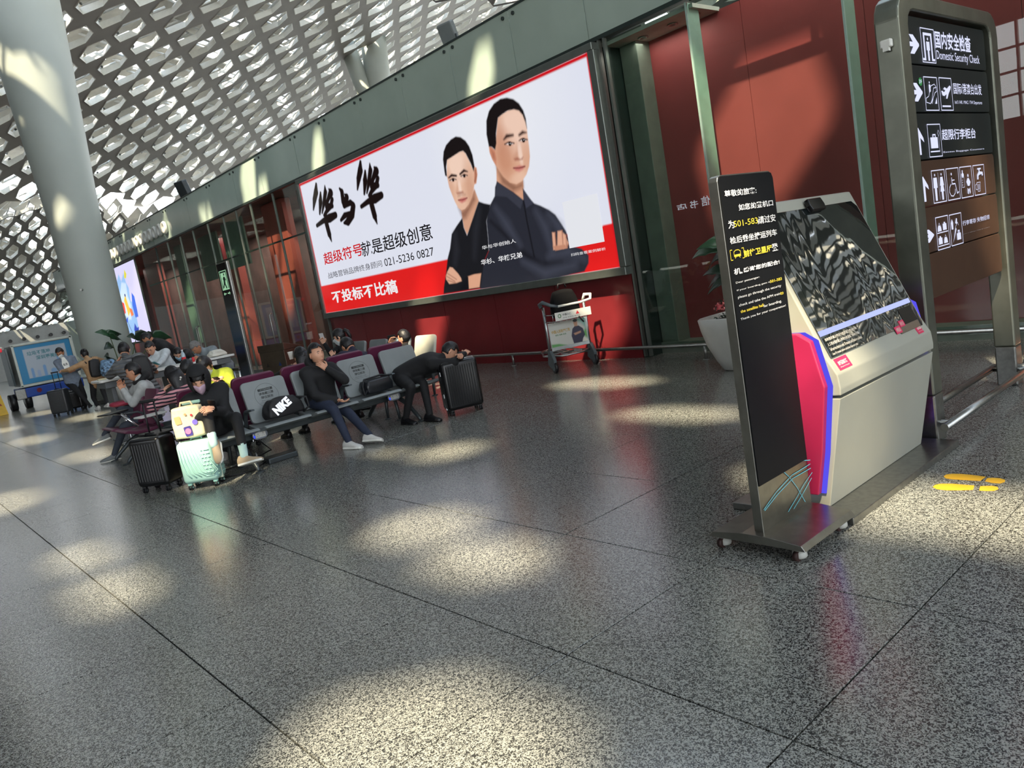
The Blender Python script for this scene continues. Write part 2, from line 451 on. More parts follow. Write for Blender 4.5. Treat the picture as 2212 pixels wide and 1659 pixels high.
# ---------------------------------------------------------------- unseen flat roof added over the near hall, holes cut to throw the sun patches
ZR = 12.0
def up_to_roof(p):
    p = Vector(p); t = (ZR-p.z)/(-SUN_D.z); q = p-SUN_D*t; return q.x, q.y
Zp = at_z
SPOTS = [  # point struck by the sun, half length, half width of the opening
    (Zp(915, 1138), 0.50, 0.34), (Zp(1045, 1206), 0.48, 0.28), (Zp(178, 1206), 0.72, 0.17), (Zp(240, 1272), 0.70, 0.20),
    (Zp(900, 1655), 0.72, 0.46), (Zp(10, 1086), 0.95, 0.36), (Zp(2080, 1105), 0.85, 0.40),
    ((-2.45, 4.40, 0), 0.50, 0.36), (Zp(1465, 894), 0.85, 0.28), (Zp(1300, 827), 0.98, 0.34),
    (Zp(970, 975), 0.42, 0.32), (Zp(845, 978), 0.42, 0.10), ((-7.92, 2.36, 0.45), 0.42, 0.34), (Zp(192, 983), 0.95, 0.32),
    (Zp(72, 950), 1.2, 0.32), (Zp(192, 900), 1.2, 0.40), (Zp(5, 930), 0.9, 0.3), (Zp(92, 892), 1.2, 0.36),
    ((-5.35, 9.33, 2.75), 1.0, 0.62), ((-8.25, 8.75, 0.50), 0.75, 0.42), ((-12.5, 8.75, 0.9), 0.5, 0.5),
    ((-9.5, 6.28, 1.0), 0.52, 0.32), ((-19.4, 9.3, 2.7), 0.5, 0.9), ((-2.2, 7.6, 0), 0.7, 0.4), ((-19.1, 4.2, 0.8), 0.4, 0.3),
    ((-22.62, 4.75, 7.6), 0.16, 0.30), ((-22.45, 4.85, 5.2), 0.14, 0.36), ((-22.72, 4.72, 9.2), 0.12, 0.3), ((-9.2, 3.3, 1.0), 0.25, 0.2),
    ((-15.6, 8.7, 4.7), 0.3, 0.4), ((-9.8, 8.7, 4.7), 0.35, 0.35),
]
def hexhole(cx, cy, a, b): return [(cx+a, cy), (cx+a*0.45, cy+b), (cx-a*0.5, cy+b), (cx-a, cy), (cx-a*0.45, cy-b), (cx+a*0.5, cy-b)]
holes = [hexhole(*up_to_roof(p), a, b) for p, a, b in SPOTS]
M_SOFFIT = mat('soffit', (196, 194, 186), 0.7)
o = fill_poly('sun_patch_slab', [(-71, -14), (14, -14), (14, 11), (-16.2, 11), (-16.2, 2.0), (-71, 2.0)], holes, ZR, M_SOFFIT, ceiling, 0.06)

# ---------------------------------------------------------------- opposite facade (reflected in the glass)
M_STEEL = mat('brushed_steel', (150, 150, 146), 0.32, 1.0, var=0.10, scale=30)
M_ALU = mat('anodised_aluminium', (120, 126, 120), 0.4, 0.7)
M_DGREEN = mat('dark_green_metal', (46, 58, 54), 0.4, 0.3)
facade = empty('wall_front', kind='structure')
M_HALL = mat('hall_wall', (96, 88, 84), 0.7, var=0.1, scale=0.4)
b = MB(); b.box((-46, -24, 2.2), (124, 0.3, 4.4)); b.box((-46, -24, 10.6), (124, 0.3, 4.2)); b.box((-61, -24, 6.5), (94, 0.3, 4.2)); b.box((7, -24, 6.5), (17, 0.3, 4.2))
b.build('wall_panels', M_HALL, facade)
mb = MB()
for k in range(14): mb.box((-14+1.0*k, -24, 6.5), (0.10, 0.2, 4.2))
for z in (5.4, 6.4, 7.4): mb.box((-8, -24, z), (13, 0.12, 0.10))
mb.build('mullion_grid', M_ALU, facade)
b = MB(); b.box((-46, -19, 12.1), (124, 10.2, 0.2)); b.build('soffit_slab', M_HALL, facade)
sidew = empty('wall_right', kind='structure')  # unseen side kept open between mullions to let in the main daylight
mb = MB()
for k in range(23): mb.box((14, -24+2*k, 6), (0.3, 0.16, 12))
for z in (0.1, 3, 6, 9, 11.9): mb.box((14, -2, z), (0.2, 44, 0.18))
mb.build('mullion_grid', M_ALU, sidew)

# ---------------------------------------------------------------- glass wall with red panels behind it
YG = 8.7
wall = empty('wall_back', kind='structure')
M_FROST = mat('grey_green_glass', (172, 188, 176), 0.12, var=0.05, scale=1.2, spec=0.7)
M_RED = mat('red_panel', (116, 36, 40), 0.25, var=0.08, scale=1.5)
M_RED2 = mat('red_panel_matt', (164, 68, 70), 0.6, var=0.06, scale=1.5)
M_REDIN = mat('red_fin', (190, 84, 76), 0.5, var=0.12, scale=1.5)
M_DARK = mat('dark_interior', (124, 84, 80), 0.7, var=0.2, scale=2)
M_GREENP = mat('grey_green_panel', (120, 138, 124), 0.5, var=0.08)
M_CONC = mat('concrete_pilaster', (120, 124, 114), 0.6, var=0.1, scale=5)
M_GLASS = glass('clear_glass')
M_GEDGE = mat('glass_edge', (150, 176, 164), 0.3)
def strip(name, x0, x1, z0, z1, y, th, m, bev=0.0):
    b = MB(); b.box(((x0+x1)/2, y, (z0+z1)/2), (x1-x0, th, z1-z0), bev=bev, seg=1); return b.build(name, m, wall)
up_x = [-44.6, -43, -41, -38.9, -37, -35, -33.2, -31.5, -29.7, -27.9, -26.15, -24.05, -22.1, -20.3, -18.6, -16.55, -15.1, -13.55, -12.0, -10.47, -8.92, -7.4, -5.78]
for a, b in zip(up_x, up_x[1:]):
    strip('upper_pane', a+0.008, b-0.008, 4.56, 5.50, YG, 0.014, M_FROST)
strip('top_rail', -44.6, -5.7, 5.50, 5.53, YG, 0.05, M_DGREEN)
strip('transom', -44.6, -5.7, 4.49, 4.545, YG-0.01, 0.10, M_DGREEN)
b = MB()
for x in up_x[1:-1]:
    for s in (-0.12, 0.12):
        b.cyl((x+s, YG+0.02, 5.42), (x+s+0.05, YG+0.28, 5.46), 0.018, n=6)
        b.cyl((x+s, YG-0.03, 5.42), (x+s, YG+0.02, 5.42), 0.03, n=8)
b.build('clamp', M_DGREEN, wall)['kind'] = 'stuff'
# backing behind the frosted panes
strip('header_box', -44.6, -5.7, 4.56, 5.40, YG+0.30, 0.05, M_CONC)
# lower clear glass, right part
lo_x = [-7.15, -5.78, -3.86, -1.9, -0.95]
for k, (a, b_) in enumerate(zip(lo_x, lo_x[1:])):
    strip('glass_pane', a+0.01, b_-0.01, 0.12, 4.45, YG, 0.012, M_GLASS)
    if k:
        b = MB(); b.box((a, YG-0.005, 2.24), (0.022, 0.03, 4.46)); b.box((a+0.0, YG+0.13, 2.24), (0.012, 0.24, 4.46)); b.build('glass_fin', M_GEDGE, wall)
for a, b_ in ((-5.78, -4.15), (-4.15, -2.55), (-2.55, -0.95)): strip('upper_pane', a+0.008, b_-0.008, 4.76, 5.50, YG, 0.014, M_FROST)
strip('transom', -5.7, -0.95, 4.45, 4.51, YG, 0.08, M_DGREEN); strip('top_rail', -5.7, -0.95, 5.50, 5.53, YG, 0.05, M_DGREEN)
for x in (-5.3, -4.15, -3.3, -2.55, -1.6): strip('transom_post', x-0.03, x+0.03, 4.51, 4.76, YG, 0.06, M_DGREEN)
for k in range(4):
    a = -6.92+1.5*k; strip('red_panel', a+0.004, a+1.5-0.004, 0.16, 4.42 if k == 0 else 5.45, 9.35, 0.03, M_RED2)
strip('plinth', -7.2, -0.92, 0.0, 0.16, 9.2, 0.34, M_CONC)
strip('soffit_board', -7.2, -5.72, 4.40, 4.45, 9.05, 0.60, M_SOFFIT)
for x in (-6.75, -6.25, -5.9):
    b = MB(); b.lathe([(0.07, 0), (0.075, -0.012), (0.05, -0.016), (0.04, 0.0)], 16, (x, 9.05, 4.40)); b.build('downlight', M_STEEL, wall)
b = MB(); b.box((-0.93, 9.0, 2.75), (0.05, 0.7, 5.5)); b.build('end_cap', M_CONC, wall)
# concrete pilaster with a narrow edge strip
b = MB(); b.box((-7.03, 9.2, 2.2), (0.30, 0.3, 4.4), bev=0.01); b.build('pilaster', M_CONC, wall)
b = MB(); b.box((-7.24, 8.95, 2.2), (0.10, 0.45, 4.4)); b.build('pilaster', M_DGREEN, wall)
for x in (-7.22, -7.12, -16.62):
    b = MB(); b.box((x, YG-0.02, 2.28), (0.03, 0.06, 4.5)); b.build('door_jamb', M_ALU, wall)
# red glass panels under the billboard
b = MB(); b.box((-11.9, 9.7, 2.7), (9.4, 0.1, 5.4)); b.build('light_stop_wall', M_CONC, wall)  # unseen wall added to stop daylight leaking in under the panels
xs = [-16.5, -15.1, -13.55, -12.0, -10.47, -8.92, -7.3]
for a, b_ in zip(xs, xs[1:]): strip('red_glass_panel', a+0.005, b_-0.005, 0.0, 4.46, YG+0.03, 0.02, M_RED)
# left part: clear doors and fixed panes in front of a set-back lobby
lx = [-44.5, -42.2, -40, -37.8, -35.6, -33.4, -29.6, -27.9, -26.6, -25.3, -24.1, -22.8, -21.55, -20.6, -19.6, -18.2, -16.65]
for a, b_ in zip(lx, lx[1:]):
    if -33.5 < a < -29.7: continue
    strip('glass_pane', a+0.012, b_-0.012, 0.08, 4.47, YG, 0.012, M_GLASS)
    b = MB(); b.box((b_, YG, 2.28), (0.035, 0.05, 4.4)); b.build('door_jamb', M_ALU if a > -29 else M_DGREEN, wall)
strip('door_head', -29.5, -16.6, 3.30, 3.34, YG+0.01, 0.03, M_DGREEN)
strip('sill', -44.6, -16.5, 0.0, 0.08, YG, 0.08, M_STEEL)
b = MB(); b.box((-30.5, 12.4, 2.25), (28.4, 0.1, 4.5)); b.build('lobby_back', M_DARK, wall)
b = MB(); b.box((-30.5, 10.6, 4.52), (28.4, 3.7, 0.06)); b.build('lobby_ceiling', M_DARK, wall)
for a, b_, y, m in ((-17.9, -16.6, 9.3, M_RED), (-20.2, -18.9, 9.35, M_REDIN), (-22.0, -21.3, 10.2, M_RED), (-24.9, -24.2, 10.0, M_REDIN), (-27.6, -26.7, 10.6, M_RED), (-36, -34, 10.6, M_REDIN), (-41, -39, 10.8, M_RED)):
    b = MB(); b.box(((a+b_)/2, y, 2.24), (b_-a, 0.25, 4.46), bev=0.01, seg=1); b.build('red_pier', m, wall)
for a, b_, z0, z1, y in ((-23.2, -21.6, 3.1, 4.46, 9.25), (-26.3, -24.6, 3.0, 4.46, 9.6), (-28.2, -27.5, 1.0, 4.46, 9.4)):
    b = MB(); b.box(((a+b_)/2, y, (z0+z1)/2), (b_-a, 0.06, z1-z0), bev=0.006, seg=1); b.build('green_panel', M_GREENP, wall)
def area_lamp(x, y, z, w, h, e, col=(1, 0.93, 0.86)):
    l = bpy.data.lights.new('fill_and_downlight', 'AREA'); l.shape = 'RECTANGLE'; l.size = w; l.size_y = h; l.energy = e; l.color = col
    o = bpy.data.objects.new('fill_and_downlight', l); o.location = (x, y, z); C.objects.link(o)
for x in (-18.5, -22.5, -27, -32, -38): area_lamp(x, 10.9, 4.45, 2.6, 1.6, 90)  # area lights added to brighten the otherwise unlit lobby
for x in (-6.4, -4.8, -3.0, -1.6): area_lamp(x, 9.05, 4.36 if x < -6 else 5.3, 1.0, 0.3, 5 if x < -6 else 18)  # first serves the soffit downlights, the rest are added fill for the red panels
# round nozzles in the upper panes
for k in range(14):
    x = -26.35-0.52*k
    b = MB(); b.lathe([(0.20, 0), (0.215, 0.05), (0.17, 0.11), (0.12, 0.07), (0.10, 0.0), (0.03, 0.03)], 18, (x, YG-0.02, 4.93), Matrix.Rotation(PI/2, 4, 'X'))
    b.build('air_nozzle', M_LIP, wall)
# pull handles of the doors
for x in (-25.55, -25.4, -21.85, -19.72):
    b = MB(); b.tube([(x, YG-0.02, 0.75), (x, YG-0.09, 0.80), (x, YG-0.09, 1.55), (x, YG-0.02, 1.60)], 0.018, 8); b.build('door_handle', M_STEEL, wall)
# low guard rail in front of the glass
rail = empty('guard_rail', 'long low steel bump rail running along the foot of the red glass wall', 'rail')
b = MB(); b.cyl((-15.9, 8.42, 0.20), (-0.95, 8.42, 0.20), 0.025, n=12); b.build('rail_tube', M_STEEL, rail)
for x in (-15.8, -14, -12, -9.9, -7.95, -6.0, -4.0, -1.9):
    b = MB(); b.cyl((x, 8.42, 0), (x, 8.42, 0.20), 0.02, n=10); b.lathe([(0.045, 0), (0.045, 0.008), (0.02, 0.012)], 12, (x, 8.42, 0)); b.build('post', M_STEEL, rail)
# far end wall with its row of nozzles
endw = empty('wall_left', kind='structure')
b = MB(); b.box((-71.6, -11, 6.2), (0.1, 26.4, 12.4)); b.build('wall_panels', M_HALL, endw)
M_WHITE = mat('white_wall', (150, 152, 148), 0.6, var=0.04)
b = MB(); b.box((-71.5, 18, 1.9), (0.4, 66, 3.9)); b.build('end_band', M_WHITE, endw)
for k in range(26):
    b = MB(); b.lathe([(0.13, 0), (0.14, 0.06), (0.10, 0.08), (0.06, 0.02)], 14, (-71.28, 6.0+0.95*k, 3.0), Matrix.Rotation(PI/2, 4, 'Y')); b.build('air_nozzle', mat('nozzle_grey', (60, 60, 60), 0.5), endw)

# ---------------------------------------------------------------- columns
M_COL = mat('column_paint', (164, 170, 162), 0.55, var=0.03, scale=1.2)
def column(x, y, s=1.0, name_label=None, top=14.5):
    c = empty('column', name_label, 'column', (x, y, 0))
    b = MB(); b.lathe([(0.60*s, 0), (0.61*s, 1.6), (0.64*s, 5.2), (0.86*s, 9.0), (1.1*s, top)], 48); b.build('shaft', M_COL, c)
    b = MB(); b.lathe([(0.66*s, 0), (0.66*s, 0.10), (0.62*s, 0.13), (0.60*s, 0.13)], 48); b.build('base_ring', M_STEEL, c)
    return c
col1 = column(-23.0, 5.32, 1.0, 'big round pale grey column rising to the perforated ceiling behind the plant')
b = MB(); b.cyl((0.50, -0.36, 3.05), (0.56, -0.41, 3.05), 0.03, n=10); b.build('sensor_knob', M_STEEL, col1)
# ================================================================== PRINTED SHEETS (painted colour layers)
class Sheet:
    """a flat print: colours painted on a fine mesh; u to the right, v up, metres"""
    def __init__(s, w, h, res, bg):
        s.nx = int(w/res)+1; s.ny = int(h/res)+1; s.w = w; s.h = h
        s.U, s.V = np.meshgrid(np.linspace(0, w, s.nx), np.linspace(0, h, s.ny))
        s.res = res; s.img = np.zeros((s.ny, s.nx, 3)); s.img[:] = lin(bg)
    def _mix(s, a, c): s.img += a[..., None]*(np.array(lin(c))-s.img)
    def poly(s, pts, c, soft=None, alpha=1.0):
        soft = soft or s.res; P = np.array(pts); n = len(P)
        b0 = P.min(0)-soft*3; b1 = P.max(0)+soft*3
        i0, i1 = np.clip([int(b0[0]/s.res)-1, int(b1[0]/s.res)+2], 0, s.nx); j0, j1 = np.clip([int(b0[1]/s.res)-1, int(b1[1]/s.res)+2], 0, s.ny)
        if i1 <= i0 or j1 <= j0: return s
        U = s.U[j0:j1, i0:i1]; V = s.V[j0:j1, i0:i1]
        ins = np.zeros(U.shape, bool); dm = np.full(U.shape, 1e9)
        for k in range(n):
            (x0, y0), (x1, y1) = P[k], P[(k+1) % n]
            cnd = (y0 > V) != (y1 > V)
            if y1 != y0: ins ^= cnd & (U < (x1-x0)*(V-y0)/(y1-y0)+x0)
            dx, dy = x1-x0, y1-y0; L = dx*dx+dy*dy+1e-12
            t = np.clip(((U-x0)*dx+(V-y0)*dy)/L, 0, 1)
            dm = np.minimum(dm, np.hypot(U-x0-t*dx, V-y0-t*dy))
        a = np.clip(0.5+np.where(ins, dm, -dm)/soft/2*1.0, 0, 1)*alpha
        v = s.img[j0:j1, i0:i1]; v += a[..., None]*(np.array(lin(c))-v)
        return s
    def clip(s, pts):
        t = Sheet.__new__(Sheet); t.__dict__.update(s.__dict__); t.img = np.zeros_like(s.img); t.poly(pts, (255, 255, 255), s.res); s.mask = t.img[..., 0]; return s
    def oval(s, c, r, col, soft=0.3, alpha=1.0, rot=0.0):
        du, dv = s.U-c[0], s.V-c[1]; cr, sr = math.cos(rot), math.sin(rot)
        d = np.hypot((du*cr+dv*sr)/r[0], (-du*sr+dv*cr)/r[1])
        a_ = np.clip((1-d)/soft+0.5, 0, 1)*alpha
        if getattr(s, 'mask', None) is not None: a_ = a_*s.mask
        s._mix(a_, col); return s
    def line(s, pts, w, col, soft=None, alpha=1.0):
        """brush stroke with a width per point"""
        pts = [np.array(p, float) for p in pts]; ws = w if isinstance(w, (list, tuple)) else [w]*len(pts)
        a = np.zeros(s.U.shape); soft = soft or s.res
        for (p, q, w0, w1) in zip(pts, pts[1:], ws, ws[1:]):
            d = q-p; L = d@d+1e-12; t = np.clip(((s.U-p[0])*d[0]+(s.V-p[1])*d[1])/L, 0, 1)
            dd = np.hypot(s.U-p[0]-t*d[0], s.V-p[1]-t*d[1])
            a = np.maximum(a, np.clip(0.5+((w0+(w1-w0)*t)/2-dd)/soft/2, 0, 1))
        s._mix(a*alpha, col); return s
    def build(s, name, M, m, parent=None):
        me = bpy.data.meshes.new(name); n = s.nx*s.ny
        co = np.c_[s.U.ravel(), s.V.ravel(), np.zeros(n), np.ones(n)] @ np.array(M).T
        i = np.arange(n).reshape(s.ny, s.nx)
        q = np.stack([i[:-1, :-1], i[:-1, 1:], i[1:, 1:], i[1:, :-1]], -1).reshape(-1, 4)
        me.vertices.add(n); me.vertices.foreach_set('co', co[:, :3].ravel())
        me.loops.add(q.size); me.loops.foreach_set('vertex_index', q.ravel().astype(np.int32))
        me.polygons.add(len(q)); me.polygons.foreach_set('loop_start', (np.arange(len(q))*4).astype(np.int32))
        me.update(calc_edges=True)
        ca = me.color_attributes.new('print', 'FLOAT_COLOR', 'POINT')
        ca.data.foreach_set('color', np.c_[s.img.reshape(-1, 3), np.ones(n)].ravel())
        me.materials.append(m); o = bpy.data.objects.new(name, me); return link(o, parent)
W_TXT = mat('white_lettering', (232, 234, 238), 0.5, emit=(232, 236, 245), estr=0.45)
B_TXT = mat('black_lettering', (22, 20, 22), 0.5)
G_TXT = mat('grey_lettering', (84, 88, 84), 0.6)

# ================================================================== BILLBOARD
YB = 8.56
bb = empty('billboard', 'huge backlit billboard of two men in dark tops hanging on the red glass wall', 'billboard', (-16.45, YB, 1.37))
BW, BH = 9.12, 3.0
def uv7(x, y):
    p = at_y(640+x/2.8597, 100+y/2.8597, YB); return (p.x+16.45, p.z-1.37)
def L7(l): return [uv7(*p) for p in l]
sh = Sheet(BW, BH, 0.0125, (226, 229, 242))
sh.oval(uv7(1220, 450), (1.3, 1.3), (240, 242, 246), 1.0, 0.6)
RED = (226, 30, 30)
sh.poly([(0, 0), (BW, 0), (BW, uv7(1945, 1095)[1]), (uv7(1893, 1107)[0], uv7(1945, 1095)[1]), (uv7(1893, 1107)[0], uv7(900, 1325)[1]), (0, uv7(175, 1478)[1])], RED)
hr, sk = (26, 21, 22), (226, 178, 150)
# taller man
sh.poly(L7([(1235,700),(1238,850),(1290,890),(1380,935),(1405,955),(1404,860),(1400,800),(1330,820)]), (214,160,130))
sh.poly(L7([(1235,740),(1250,770),(1300,820),(1360,855),(1400,835),(1402,870),(1340,900),(1270,850)]), (120,78,62), 0.05, 0.75)
face = [(1245,440),(1270,420),(1310,395),(1355,385),(1385,400),(1410,440),(1424,505),(1430,560),(1438,620),(1443,680),(1438,740),(1422,790),(1395,832),(1360,852),(1320,842),(1280,805),(1250,760),(1235,740),(1212,700),(1193,650),(1190,620),(1205,625),(1225,640),(1232,590)]
sh.poly(L7(face), sk); sh.clip(L7(face))
sh.oval(uv7(1345, 500), (0.42, 0.38), (246, 214, 196), 0.9, 0.7)
sh.oval(uv7(1290, 690), (0.24, 0.34), (200, 138, 108), 1.2, 0.7)
sh.oval(uv7(1262, 590), (0.14, 0.40), (196, 136, 108), 1.2, 0.55)
sh.oval(uv7(1425, 680), (0.12, 0.32), (212, 160, 134), 1.0, 0.5)
sh.poly(L7([(1190,615),(1207,622),(1226,642),(1237,690),(1236,742),(1212,700),(1196,660)]), (206,140,112))
sh.poly(L7([(1205,640),(1222,660),(1228,700),(1215,690)]), (164,98,78), 0.03, 0.8)
sh.poly(L7([(1190,620),(1175,545),(1174,460),(1190,400),(1220,355),(1260,325),(1300,317),(1340,326),(1375,352),(1402,395),(1418,445),(1425,508),(1415,470),(1398,425),(1375,398),(1345,390),(1305,398),(1270,422),(1246,442),(1240,490),(1234,540),(1236,600),(1228,640),(1207,622)]), hr)
for (x, y, w) in ((1318, 601, 30), (1402, 579, 26)):
    sh.poly(L7([(x-w,y+7),(x-w*.5,y-9),(x+w*.2,y-11),(x+w,y-2),(x+w*.4,y+10),(x-w*.4,y+12)]), (190,130,108), 0.02, 0.8)
    sh.poly(L7([(x-w*.8,y+3),(x-w*.2,y-7),(x+w*.5,y-6),(x+w*.8,y+2),(x+w*.2,y+7),(x-w*.4,y+8)]), (236,226,222))
    sh.oval(uv7(x+2, y+1), (0.036, 0.036), (30, 18, 16), 0.3); sh.oval(uv7(x+4, y-2), (0.012, 0.012), (230, 230, 230), 0.5)
    sh.line(L7([(x-w,y+4),(x-w*.2,y-9),(x+w*.9,y-2)]), 0.02, (46,28,26))
sh.line(L7([(1283,575),(1300,555),(1338,549)]), [0.03, 0.06, 0.04], (70,48,42), 0.02); sh.line(L7([(1378,548),(1398,532),(1420,533)]), [0.04, 0.055, 0.02], (70,48,42), 0.02)
sh.line(L7([(1368,600),(1372,650),(1350,690)]), [0.02, 0.05, 0.05], (196,138,112), 0.05, 0.7)
sh.oval(uv7(1383, 660), (0.045, 0.17), (250, 222, 206), 0.9, 0.7)
sh.poly(L7([(1345,695),(1365,684),(1385,697),(1402,683),(1398,700),(1372,706),(1352,706)]), (164,100,82), 0.02, 0.85)
sh.poly(L7([(1340,752),(1362,742),(1378,736),(1392,738),(1413,740),(1400,762),(1378,778),(1356,770)]), (206,124,116), 0.02)
sh.line(L7([(1342,752),(1375,752),(1412,742)]), 0.02, (120,58,54))
sh.oval(uv7(1380, 812), (0.2, 0.09), (238, 198, 174), 1.0, 0.6)
sh.mask = None
shirt = (40, 42, 52)
sh.poly(L7([(1240,835),(1228,870),(1226,925),(1200,975),(1183,1020),(1175,1080),(1185,1180),(1190,1260),(1160,1330),(1140,1400),(1136,1500),(1560,1445),(1700,1410),(1780,1392),(1806,1340),(1806,1290),(1762,1250),(1690,1230),(1680,1180),(1665,1140),(1640,1100),(1600,1040),(1560,1010),(1510,985),(1470,970),(1440,940),(1400,878),(1404,950),(1340,900),(1280,862)]), shirt)
sh.poly(L7([(1240,835),(1228,925),(1300,930),(1385,1005),(1400,955),(1340,905),(1280,865)]), (56,58,70)); sh.poly(L7([(1400,880),(1404,950),(1420,1000),(1465,970),(1440,935)]), (58,60,74))
sh.line(L7([(1404,955),(1425,1080),(1470,1300)]), 0.03, (20,20,26)); sh.line(L7([(1200,1080),(1330,1200),(1420,1290),(1520,1350),(1640,1330)]), [0.02,0.05,0.07,0.06,0.02], (20,20,26), 0.06)
for l in ([(1230,1000),(1300,1100),(1380,1230)], [(1480,1020),(1540,1120),(1580,1260)], [(1560,1300),(1680,1270),(1780,1310)], [(1560,1040),(1620,1110),(1650,1200)], [(1400,1330),(1540,1400),(1720,1350)]):
    sh.line(L7(l), [0.03, 0.12, 0.04], (78, 82, 98), 0.10, 0.6)
for a in ([(1580,1150),(1598,1150),(1606,1255),(1588,1258)], [(1614,1142),(1642,1138),(1650,1250),(1612,1258)], [(1646,1150),(1666,1168),(1672,1245),(1650,1252)], [(1668,1188),(1682,1215),(1674,1240)]):
    sh.poly(L7(a), (226,170,142)); sh.line(L7([a[1], a[2]]), 0.018, (150,90,70), alpha=0.7)
sh.poly(L7([(1585,1235),(1660,1225),(1675,1245),(1600,1262)]), (196,138,112))
# shorter man
sh.poly(L7([(1000,990),(1020,1020),(1025,1060),(1035,1120),(1055,1165),(1078,1115),(1110,1010),(1128,955),(1100,880),(1065,960)]), (212,160,132))
sh.poly(L7([(1000,995),(1022,1018),(1060,985),(1100,900),(1108,950),(1050,1060),(1030,1070)]), (124,80,64), 0.05, 0.75)
face2 = [(930,700),(955,685),(985,665),(1010,650),(1030,645),(1045,660),(1060,690),(1075,720),(1090,760),(1100,745),(1112,750),(1118,790),(1112,845),(1100,852),(1095,890),(1085,930),(1065,975),(1042,1005),(1020,1013),(1000,998),(980,960),(960,910),(945,870),(930,800)]
sh.poly(L7(face2), (232,188,162)); sh.clip(L7(face2))
sh.oval(uv7(990, 735), (0.30, 0.26), (248, 218, 200), 0.9, 0.7); sh.oval(uv7(1078, 900), (0.14, 0.40), (200, 146, 118), 1.2, 0.6); sh.oval(uv7(950, 860), (0.10, 0.28), (210, 158, 132), 1.0, 0.5)
sh.poly(L7([(915,772),(906,700),(910,650),(925,610),(955,575),(985,557),(1015,561),(1045,583),(1068,617),(1088,670),(1102,745),(1096,775),(1078,725),(1060,690),(1046,662),(1030,647),(1010,652),(985,668),(955,688),(932,702),(926,745),(931,805),(920,800)]), hr)
sh.poly(L7([(1100,745),(1113,750),(1119,790),(1112,847),(1100,852),(1098,800)]), (208,146,118)); sh.line(L7([(1106,765),(1110,800),(1104,835)]), 0.03, (150,90,72), 0.02)
for (x, y, w) in ((968, 825, 20), (1037, 800, 20)):
    sh.poly(L7([(x-w,y+5),(x,y-9),(x+w,y-2),(x+w*.4,y+9),(x-w*.4,y+10)]), (200,144,120), 0.02, 0.8)
    sh.poly(L7([(x-w*.8,y+3),(x,y-6),(x+w*.8,y-1),(x+w*.2,y+6),(x-w*.4,y+7)]), (238,228,224))
    sh.oval(uv7(x+1, y), (0.032, 0.032), (28, 17, 15), 0.3); sh.line(L7([(x-w,y+3),(x,y-8),(x+w,y-2)]), 0.018, (44,28,26))
sh.line(L7([(942,812),(960,797),(988,800)]), [0.03, 0.05, 0.04], (52,34,32), 0.015); sh.line(L7([(1012,790),(1036,768),(1058,774)]), [0.04, 0.05, 0.02], (52,34,32), 0.015)
sh.line(L7([(1000,820),(998,870),(992,900)]), [0.02, 0.04, 0.04], (204,150,124), 0.04, 0.7); sh.oval(uv7(1010, 870), (0.04, 0.14), (250, 222, 206), 0.9, 0.7)
sh.poly(L7([(990,905),(1008,898),(1030,895),(1034,905),(1014,913),(996,914)]), (160,100,82), 0.02, 0.8)
sh.line(L7([(1000,925),(1020,918),(1042,916)]), 0.03, (150,110,96), 0.03, 0.5)
sh.poly(L7([(1000,950),(1020,938),(1036,934),(1056,936),(1046,956),(1024,968),(1008,960)]), (204,120,112), 0.02); sh.line(L7([(1001,950),(1028,948),(1055,937)]), 0.018, (120,58,54))
sh.poly(L7([(1025,1060),(990,1110),(960,1160),(950,1250),(935,1310),(925,1400),(912,1490),(910,1530),(1138,1495),(1160,1330),(1190,1260),(1185,1180),(1175,1080),(1200,978),(1160,970),(1126,958),(1095,1050),(1055,1168),(1035,1120)]), (24,25,30))
for l in ([(1130,1000),(1110,1130),(1100,1300)], [(980,1160),(990,1260),(980,1340)]): sh.line(L7(l), [0.03, 0.10, 0.03], (48,50,58), 0.10, 0.6)
sh.poly(L7([(948,1364),(966,1368),(1000,1405),(1018,1432),(1022,1450),(990,1462),(945,1468),(926,1440),(924,1420),(932,1395)]), (224,172,144))
for l in ([(930,1400),(990,1440)], [(928,1420),(980,1452)], [(935,1445),(985,1462)]): sh.line(L7(l), 0.016, (140,86,68), alpha=0.8)
sh.poly(L7([(1060,1422),(1100,1408),(1142,1403),(1132,1488),(1066,1498)]), (222,166,136)); sh.poly(L7([(1030,1440),(1062,1422),(1066,1500),(1010,1508)]), (20,20,25))
sh.mask = None
# brush lettering
def br(pts, ws): sh.line(L7(pts), [w*0.0135 for w in ws], (26, 16, 16))
for ox, oy, k in ((0, 0, 1.0), (272, -138, 1.08)):
    q = lambda pts: [(105+ox+(x-105)*k, 850+oy+(y-850)*k) for x, y in pts]
    br(q([(123,852),(122,900),(112,950),(106,1010)]), [6,14,12,4]); br(q([(150,905),(150,960),(145,1035)]), [5,13,5])
    br(q([(176,862),(180,900),(172,960),(160,1030)]), [3,11,10,4]); br(q([(203,885),(213,905),(196,945),(178,975)]), [5,14,9,4])
    br(q([(222,945),(214,985),(190,1015),(172,1045)]), [9,10,9,6]); br(q([(196,955),(188,990),(222,985)]), [6,12,9])
    br(q([(128,1108),(165,1080),(205,1062),(243,1042)]), [7,9,15,11]); br(q([(182,1040),(188,1100),(204,1160),(218,1205)]), [9,13,13,3])
br([(268,880),(282,900),(290,960),(296,985)], [5,11,12,9]); br([(300,915),(312,932),(296,980)], [4,12,10]); br([(296,985),(335,965),(352,985),(345,1040),(318,1085),(296,1092)], [9,10,13,14,13,5]); br([(276,1075),(300,1045),(335,1030)], [6,10,7])
